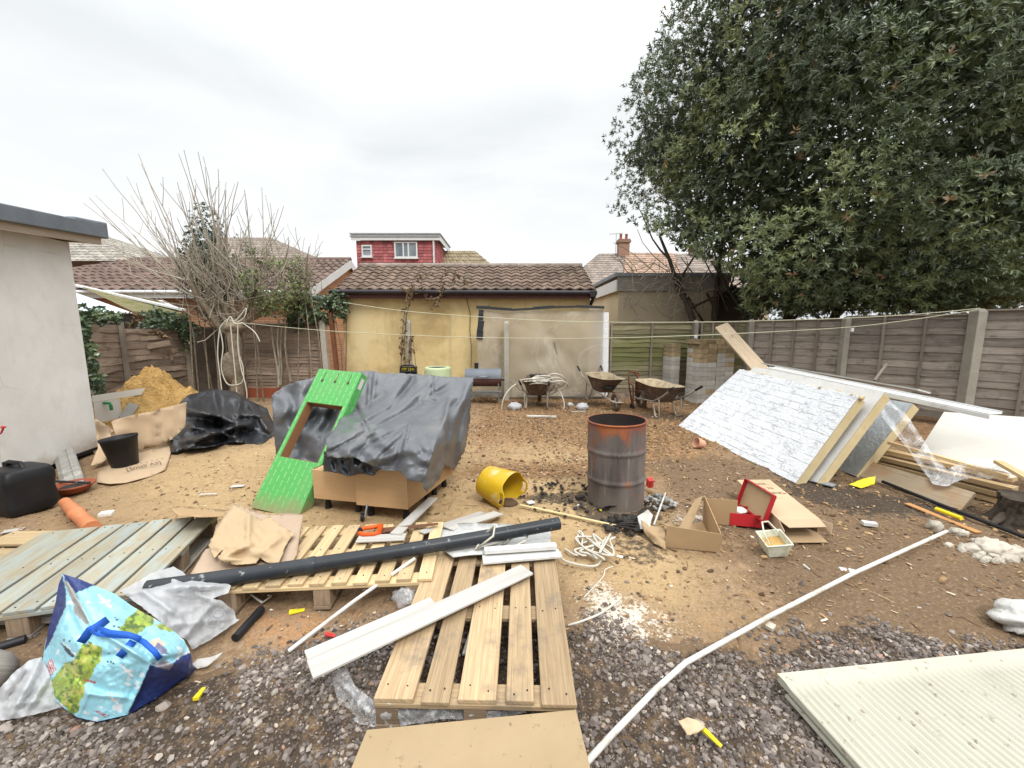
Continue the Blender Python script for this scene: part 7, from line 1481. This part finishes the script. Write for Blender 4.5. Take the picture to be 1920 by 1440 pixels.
card([(1275, 1355, .03), (1300, 1345, .04), (1320, 1372, .02), (1290, 1378, .02)], [(1272, 1352), (1290, 1345), (1308, 1350), (1322, 1362), (1308, 1375), (1288, 1378)], 'crumpled beige paper beside the yellow wedge on the stones', M['card_pale'], 5, amp=.015, seed=14, name='paper_scrap', cat='scrap')
# ------------------------------------------------------------------ trees and climbing plants
def leaf_mesh(name, P, Dv, Uv, L, W, mat, parent=None, loc=(0, 0, 0), rnd=None, fold=.25):
    """leaves: base P, direction Dv, face normal Uv"""
    n = len(P); Dv = Dv/np.linalg.norm(Dv, axis=1, keepdims=True); S_ = np.cross(Dv, Uv); S_ /= np.linalg.norm(S_, axis=1, keepdims=True)+1e-9; N = np.cross(S_, Dv)
    L = np.broadcast_to(L, (n,))[:, None]; W = np.broadcast_to(W, (n,))[:, None]
    a = P; tip = P+Dv*L-N*L*.12; l1 = P+Dv*L*.42+S_*W+N*W*fold; r1 = P+Dv*L*.42-S_*W+N*W*fold; mid = P+Dv*L*.45
    v = np.stack([a, l1, tip, r1, mid], 1).reshape(-1, 3); k = (np.arange(n)*5)[:, None, None]
    f = (np.array([[0, 4, 1], [1, 4, 2], [0, 3, 4], [4, 3, 2]])[None]+k).reshape(-1, 3)
    r = RNG.uniform(0, 1, n) if rnd is None else rnd
    return np_mesh(name, v, f, mat, np.repeat(r, 4), loc=loc, parent=parent)
def unit(v): return v/(np.linalg.norm(v, axis=-1, keepdims=True)+1e-9)
def clusters(C, Dd, nl, L, W, spread=1., lj=.3):
    """rosettes of nl leaves at C pointing along Dd"""
    n = len(C); Dd = unit(Dd); ref = unit(RNG.normal(size=(n, 3))); A = unit(np.cross(Dd, ref)); B = np.cross(Dd, A)
    P = []; V_ = []; U = []
    for k in range(nl):
        a = RNG.uniform(0, 6.28, n); t = RNG.uniform(-.08, .1, n)[:, None]*L*4; rad = A*np.cos(a)[:, None]+B*np.sin(a)[:, None]
        d = unit(Dd*RNG.uniform(.15, 1.1, n)[:, None]+rad*spread); P.append(C+Dd*t); V_.append(d); U.append(unit(Dd-d*(Dd*d).sum(1, keepdims=True)+RNG.normal(size=(n, 3))*.25))
    P = np.concatenate(P); V_ = np.concatenate(V_); U = np.concatenate(U); m = len(P)
    return P, V_, U, L*RNG.uniform(1-lj, 1+lj, m), W*RNG.uniform(1-lj, 1+lj, m)
def evergreen():
    c = np.array([8.6, 9.9, 5.45]); rad = np.array([5.7, 4.4, 5.0]); t = thing('evergreen_tree', 'huge dark evergreen tree with glossy leaves overhanging the grey fence', 'tree', (6.2, 11.2, 0))
    # lobes over the crown, more clumps on the side seen from the yard
    lob = []; rs = np.random.default_rng(5)
    while len(lob) < 300:
        d = unit(rs.normal(size=3))
        if d[1] > .7: continue
        r_ = rs.uniform(.72, 1.03); p = c+d*rad*r_
        if p[2] < 2.0: continue
        lob.append((p, rs.uniform(.4, .95), d))
    C = []; Dr = []; sh = []
    for p, s, d in lob:
        n = int(250*s*s); q = unit(rs.normal(size=(n, 3))); q = q[(q@unit(d*np.array([1, 1.2, 1])+np.array([0, 0, .35]))) > -.35]; rr = s*rs.uniform(.75, 1.06, len(q))[:, None]; w_ = p+q*rr*np.array([1.15, 1.0, .8])
        C.append(w_); Dr.append(unit(q*.8+d*.4+np.array([0, -.1, .45])))
    C = np.concatenate(C); Dr = np.concatenate(Dr)
    # inner, sparser foliage
    n = 11000; d = unit(rs.normal(size=(n, 3))); d[:, 1] = -np.abs(d[:, 1])*.9+.15; q = c+d*rad*rs.uniform(.55, .9, n)[:, None]; q = q[q[:, 2] > 2.0]; C = np.concatenate([C, q]); Dr = np.concatenate([Dr, unit(rs.normal(size=(len(q), 3))+np.array([0, 0, .5]))])
    # fringe hanging on the fence and at the left edge
    n = 1500; u = rs.uniform(0, 1, n); q = np.stack([5.6+u*4.2+rs.normal(size=n)*.25, 9.3-u*4.0+rs.normal(size=n)*.3+.35, 2.05+rs.uniform(0, 1., n)+.1*np.sin(u*20)], 1); C = np.concatenate([C, q]); Dr = np.concatenate([Dr, unit(rs.normal(size=(n, 3))*.6+np.array([-.4, -.6, .1]))])
    keep = C[:, 2] > 1.92; fence = (C[:, 0]-5.33)*1.22+(C[:, 1]-9.0)*1.09; keep &= ~((fence < .12) & (C[:, 2] < 2.15)); zc_ = C[:, 1]*math.cos(PIT)-(C[:, 2]-H)*math.sin(PIT); pxx = 960+F*C[:, 0]/zc_; pyy = 720-F*((C[:, 2]-H)*math.cos(PIT)+C[:, 1]*math.sin(PIT))/zc_
    keep &= ~((pyy > 415+(pxx-1180)*.5+25*(fbm(pxx, pyy, .04, 2, 3)-.5)) & (pxx < 1392)); C, Dr = C[keep], Dr[keep]
    P, Dv, U, L, W = clusters(C, Dr, 11, .105, .0135, .8)
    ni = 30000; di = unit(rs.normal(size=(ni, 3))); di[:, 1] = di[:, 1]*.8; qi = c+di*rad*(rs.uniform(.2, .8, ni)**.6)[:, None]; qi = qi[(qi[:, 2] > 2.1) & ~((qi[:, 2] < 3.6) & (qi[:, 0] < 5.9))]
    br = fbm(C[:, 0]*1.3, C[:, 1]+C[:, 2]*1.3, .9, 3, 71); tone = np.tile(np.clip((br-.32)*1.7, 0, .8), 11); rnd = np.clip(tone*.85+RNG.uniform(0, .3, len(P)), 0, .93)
    bw = np.tile(RNG.uniform(0, 1, len(C)) > .99, 11); rnd[bw] = RNG.uniform(.96, 1, bw.sum())
    loc = (6.2, 11.2, 0); leaf_mesh('crown', P, Dv, U, L, W, M['laurel'], t, loc, rnd); mi = len(qi); leaf_mesh('inner_foliage', qi, unit(rs.normal(size=(mi, 3))), unit(rs.normal(size=(mi, 3))), .22, .045, M['laurel'], t, loc, rs.uniform(0, .35, mi))  # inner leaves take only low tones, painting the shade deep in the crown
    m = MB(); rr = random.Random(3)
    def limb(p, d, r0, L_, n=6):
        P_ = [V(p)]; d = V(d).normalized(); R_ = [r0]
        for i in range(n): d = (d+V((rr.uniform(-.15, .15), rr.uniform(-.15, .15), rr.uniform(-.05, .12)))).normalized(); P_.append(P_[-1]+d*L_/n); R_.append(r0*(1-.75*(i+1)/n))
        m.tube(P_, R_, 9); return P_
    for base, d, r0, L_ in (((5.35, 11.0, 0), (-.12, 0, 1), .13, 4.5), ((6.0, 11.1, 0), (.15, .02, 1), .17, 5.5), ((5.75, 11.3, 0), (.0, .1, 1), .12, 4.5), ((6.9, 10.9, 0), (.25, 0, 1), .16, 5.5), ((7.9, 10.6, 0), (.2, -.1, 1), .15, 5)):
        q = limb(base, d, r0, L_)
        for k in (2, 3, 4, 5): limb(q[k], (rr.uniform(-1, 1), rr.uniform(-.2, .6), rr.uniform(.2, .9)), r0*.4*(1-k*.08), 2., 5)
    # thin branches reaching the left side
    for _ in range(8):
        e = c+unit(np.array([rr.uniform(-1, -.3), rr.uniform(-.6, .3), rr.uniform(-.5, .6)]))*rad*.85; limb((5.8, 10.9, rr.uniform(2, 4)), V(e)-V((5.8, 10.9, 3)), .022, (V(e)-V((5.8, 10.9, 3))).length, 5)
    m.obj('trunk', M['darktrunk'], t)
    return t
evergreen()
def bare_tree():
    base = V(D(440, 722, 8.9)); base.z = 0; t = thing('bare_tree', 'bare pollarded tree with a fan of upright leafless whips in the left corner', 'tree', base); rs = random.Random(21)
    m = MB(); q = lambda x, y, Y_=8.9: D(x, y, Y_)
    def curve(a, d, L_, r0, r1, n=6, up=.12, wob=.07, sides=5):
        P = [V(a)]; d = V(d).normalized(); RR = [r0]
        for i in range(n):
            d = (d+V((rs.uniform(-wob, wob), rs.uniform(-wob, wob), up+rs.uniform(-wob, wob)))).normalized(); P.append(P[-1]+d*L_/n); RR.append(r0+(r1-r0)*(i+1)/n)
        m.tube(P, RR, sides, False); return P
    h0 = q(440, 640); tr = [base, base+(h0-base)*.3+V((.05, 0, 0)), h0, q(437, 612)]; m.tube([base-V((0, 0, .1))]+tr, [.2, .17, .13, .14, .16], 10); m.lump(q(436, 690), (.22, .18, .35), 3, .3, 1.3, 4); m.lump(q(440, 612), (.2, .2, .16), 3, .3, 1.5, 5)
    m.obj('trunk', M['bark'], t); m = MB(); limbs = []
    for (pts, r0) in (([(430, 625), (405, 605), (390, 580), (372, 560), (355, 525)], .085), ([(435, 612), (415, 590), (395, 560), (385, 530)], .06), ([(445, 612), (470, 595), (500, 570), (520, 545)], .085), ([(440, 608), (438, 575), (425, 545)], .06), ([(448, 606), (470, 570), (480, 540)], .055), ([(450, 608), (490, 590), (540, 570), (575, 555)], .05), ([(432, 608), (400, 575), (350, 548)], .05), ([(436, 606), (418, 570), (408, 540)], .06)):
        dy = rs.uniform(-.5, .4); P = [q(x, y, 8.9+dy*i/len(pts)) for i, (x, y) in enumerate(pts)]; m.tube(P, [r0*(1-.55*i/len(P)) for i in range(len(P))], 7); limbs.append(P)
    m.obj('limbs', M['bark'], t); m = MB()
    tips = []
    # tall whips: aimed at where their tips stand against the sky
    for (x, y) in ((165, 345), (160, 355), (192, 290), (178, 340), (235, 305), (258, 262), (262, 280), (300, 318), (335, 262), (345, 255), (372, 258), (385, 268), (330, 315), (352, 318), (410, 290), (405, 325), (440, 318), (445, 315), (462, 330), (490, 325), (495, 340), (530, 360), (525, 365), (552, 400), (540, 420), (560, 440), (580, 436), (600, 450), (590, 470), (225, 390), (200, 420), (168, 405), (245, 340), (290, 350), (310, 400), (360, 380), (420, 400), (470, 380), (510, 420), (190, 440), (205, 470), (230, 520), (280, 400), (340, 330), (390, 350), (430, 360), (500, 400), (540, 450), (570, 470), (250, 430), (320, 420), (455, 400), (365, 310), (425, 330), (515, 450)):
        L_ = rs.choice(limbs); a = L_[rs.randint(max(1, len(L_)-3), len(L_)-1)]
        if x < 300: a = rs.choice([limbs[0], limbs[1], limbs[6]])[-1-rs.randint(0, 1)]
        elif x > 480: a = rs.choice([limbs[2], limbs[4], limbs[5]])[-1-rs.randint(0, 1)]
        else: a = rs.choice([limbs[3], limbs[7], limbs[4], limbs[1]])[-1-rs.randint(0, 1)]
        e = q(x+rs.uniform(-3, 3), y+26, 8.9+rs.uniform(-.7, .7)); mid = a.lerp(e, .45)+V((0, 0, -.16*(e-a).length*.5*abs(e.x-a.x)/(e-a).length))+V((rs.uniform(-.06, .06), 0, 0)); P = []
        for i in range(9):
            s = i/8; P.append(a*(1-s)**2+mid*2*s*(1-s)+e*s*s+V((rs.uniform(-.015, .015), rs.uniform(-.015, .015), 0)))
        m.tube(P, [.013*(1-s/8)+.005 for s in range(9)], 5, False); tips.append(P)
        for k in range(2, 7):
            if rs.random() < .9:
                d = (P[k]-P[k-1]).normalized(); curve(P[k], d+V((rs.uniform(-.8, .8), rs.uniform(-.5, .5), .1)), rs.uniform(.2, .6), .007, .004, 4, .12, .08, 4)
    m.obj('whips', M['twig'], t); m = MB()
    # dense thicket round the pollard head
    for _ in range(190):
        L_ = rs.choice(limbs); a = L_[rs.randint(1, len(L_)-1)]+V((rs.uniform(-.15, .15), rs.uniform(-.25, .25), rs.uniform(-.1, .1)))
        an = rs.gauss(0, .75); P = curve(a, (math.sin(an), rs.uniform(-.5, .5), math.cos(an)), rs.uniform(.5, 1.5), .008, .0045, 6, .06, .13, 4)
        if rs.random() < .6: curve(P[3], (rs.uniform(-1, 1), rs.uniform(-.5, .5), rs.uniform(-.2, 1)), rs.uniform(.3, .7), .007, .004, 4, .08, .15, 4)
        if rs.random() < .5: curve(P[4], (rs.uniform(-1, 1), rs.uniform(-.5, .5), rs.uniform(.2, 1)), rs.uniform(.2, .5), .006, .004, 4, .1, .15, 4)
    m.tube([q(370, 642), q(385, 638), q(400, 625), q(410, 615)], .012, 5); m.obj('twigs', M['twig'], t)
bare_tree()
def bush(name, label, cat, cen, rad, n, nl, L, W, mat, seed, stems=0, holes=.42, up=.5, group=None, trunk='bark'):
    rs = np.random.default_rng(seed); cen = np.array(cen); rad = np.array(rad); base = (cen[0], cen[1], 0); t = thing(name, label, cat, base, group)
    d = unit(rs.normal(size=(n, 3))); r_ = rs.uniform(.35, 1, n)[:, None]**.6; C = cen+d*rad*r_; k = fbm(C[:, 0]*2.2, C[:, 1]*1.5+C[:, 2]*2.4, 1, 3, seed) > holes; C, d = C[k], d[k]
    P, Dv, U, L_, W_ = clusters(C, unit(d+np.array([0, -.2, up])), nl, L, W); leaf_mesh('leaves', P, Dv, U, L_, W_, mat, t, base)
    m = MB(); rr = random.Random(seed)
    for i in range(max(stems, 3)):
        e = C[rr.randrange(len(C))]; b0 = V((cen[0]+rr.uniform(-.3, .3)*rad[0], cen[1]+rr.uniform(-.2, .2)*rad[1], 0)); e = V(e); b0.x = e.x+rr.uniform(-.12, .12); md = b0.lerp(e, .5)+V((rr.uniform(-.1, .1), 0, .1)); m.tube([b0, md, e], [.018, .013, .005], 6)
    m.obj('stems', M[trunk], t); return t
c = D(385, 430, 9.9); bush('conifer', 'slim blue green evergreen top growing up through the bare tree', 'tree', (c.x, 9.9, 3.1), (.5, .4, 1.5), 1100, 8, .06, .014, M['holly'], 3, 5, .3, 1.)
c2_ = D(380, 385, 9.9)
bush('evergreen_shrub', 'olive green shrub tangled in the right half of the bare tree', 'shrub', (D(505, 530, 8.8).x, 8.85, D(505, 530, 8.8).z), (.95, .5, .75), 1300, 8, .055, .014, M['oliveleaf'], 5, 6, .46, .6)
bush('evergreen_shrub', 'dull grey green shrub behind the left half of the bare tree', 'shrub', (D(400, 500, 9.1).x, 9.2, D(400, 500, 9.1).z), (.9, .4, .85), 1100, 8, .055, .014, M['holly'], 15, 6, .46, .6)
bush('laurel_bush', 'glossy green bush over the thin slatted fence beside the garage corner', 'bush', (D(580, 585, 9.4).x, 9.4, D(580, 585, 9.4).z), (.85, .4, .45), 800, 8, .075, .02, M['ivy'], 7, 4, .4, .2)
bush('laurel_bush', 'small clump of glossy leaves at the left corner of the yellow garage', 'bush', (D(632, 575, 9.35).x, 9.4, D(632, 575, 9.4).z), (.28, .2, .4), 160, 8, .06, .018, M['ivy'], 9, 3, .35, .2)
# thin pale stems standing in front of the thin slatted fence
def stems(label, rows, Y_, mat, name='climber_stems', leaves=0, seed=3, lmat='dead', r_=.018):
    rs = random.Random(seed); t = thing(name, label, 'climber', V((D(rows[0][0][0], rows[0][0][1], Y_).x, Y_, 0))); m = MB(); LP = []
    for row in rows:
        P = [D(x, y, Y_) for x, y in row]; m.tube(P, [r_*(1-.5*i/len(P)) for i in range(len(P))], 6)
        for a, b_ in zip(P, P[1:]):
            for _ in range(leaves): LP.append(a.lerp(b_, rs.random())+V((rs.uniform(-.05, .05), -.03, 0)))
    m.obj('stems', M[mat], t)
    if LP:
        C = np.array([p[:] for p in LP]); P, Dv, U, L_, W_ = clusters(C, unit(np.array([0, -.6, -.3])+RNG.normal(size=C.shape)*.5), 3, .075, .022); leaf_mesh('leaves', P, Dv, U, L_, W_, M[lmat], t, world(t))
stems('bare pale climber stems rising up the thin slatted fence', [[(524, 722), (520, 690), (513, 650), (508, 612)], [(527, 722), (528, 690), (526, 650), (528, 615)], [(545, 715), (538, 680), (534, 645), (537, 600)], [(522, 725), (524, 680), (520, 640), (523, 600)]], 9.3, 'twig', r_=.028)
stems('dried ivy climbing the concrete post on the yellow wall', [[(752, 690), (753, 650), (756, 610), (760, 570), (764, 548), (756, 540)], [(760, 690), (758, 640), (762, 590), (770, 560), (775, 545), (778, 535)], [(766, 690), (770, 660), (768, 640), (774, 630), (780, 690)]], 9.33, 'bark', leaves=5, seed=5, r_=.016)
stems('dead creeper dangling from the garage gutter', [[(790, 520), (793, 545), (800, 560), (815, 560), (830, 552), (832, 535), (828, 520), (835, 505)], [(828, 545), (822, 560), (815, 575), (808, 580)], [(850, 532), (852, 520), (858, 510)], [(770, 550), (776, 530), (790, 515), (800, 520), (820, 510)], [(846, 525), (858, 520), (870, 525), (882, 535)]], 9.45, 'twig', leaves=3, seed=6, r_=.012)
stems('thin dark vine stem running down the yellow wall', [[(872, 548), (876, 565), (882, 590), (881, 620), (884, 650), (883, 690)]], 9.68, 'darktrunk', seed=7, r_=.01)
# ivy on the old brown fence
def ivy(label, path, n, Y_, w_, seed, L=.085):
    rs = random.Random(seed); C = []
    for _ in range(n):
        k = rs.randrange(len(path)-1); t_ = rs.random(); x = path[k][0]+(path[k+1][0]-path[k][0])*t_+rs.gauss(0, w_); y = path[k][1]+(path[k+1][1]-path[k][1])*t_+rs.gauss(0, w_); yy = path[k][2]+(path[k+1][2]-path[k][2])*t_; C.append(D(x, y, yy-rs.uniform(0, .15))[:])
    t = thing('ivy', label, 'ivy', V((C[0][0], C[0][1], 0)), 'ivy on the old brown fence'); C = np.array(C); P, Dv, U, L_, W_ = clusters(C, unit(np.array([.5, -.7, .2])+RNG.normal(size=C.shape)*.5), 4, L, L*.38); leaf_mesh('leaves', P, Dv, U, L_, W_, M['ivy'], t, world(t))
    m = MB()
    for _ in range(4): m.tube([D(x+rs.uniform(-3, 3), y+rs.uniform(-3, 3), yy-.03) for x, y, yy in path], .01, 5)
    m.obj('stems', M['bark'], t)
ivy('dark ivy growing down the gap beside the white outbuilding', [(152, 585, 6.9), (158, 620, 6.9), (165, 660, 6.9), (172, 700, 6.9), (185, 735, 6.9)], 170, 6.9, 7, 3)
ivy('ivy trailing along the top of the old brown fence near the outbuilding', [(160, 592, 7.0), (195, 592, 7.6), (225, 600, 8.0)], 75, 7.3, 6, 4)
ivy('variegated ivy clump at the top corner of the old fence next to the tree', [(275, 597, 9.0), (310, 600, 9.4), (335, 605, 9.7), (345, 630, 9.7), (365, 620, 9.8)], 230, 9.4, 11, 5)
stems('dead brown hanging flower heads on the old fence', [[(250, 610), (258, 600), (262, 590), (270, 602)], [(285, 625), (300, 622), (315, 632)]], 8.7, 'twig', leaves=16, seed=9, r_=.008)
# vine over the flat roofed garage: bare tangled branches
rs = random.Random(31); rows = []
for _ in range(70):
    x, y = rs.uniform(1165, 1330), rs.uniform(505, 600); row = [(x, y)]; a = rs.uniform(-2.6, .3)
    for k in range(5): a += rs.uniform(-.5, .5); x += math.cos(a)*10; y += math.sin(a)*9; row.append((x, y))
    rows.append(row)
rows += [[(1240, 520), (1215, 500), (1190, 478), (1170, 465), (1150, 455)], [(1250, 500), (1225, 480), (1205, 455), (1195, 430)], [(1255, 510), (1230, 495), (1200, 490), (1180, 485)]]
stems('bare tangled branches of a creeper over the flat roofed garage', rows, 11.2, 'twig', name='bare_creeper', seed=9, r_=.012)
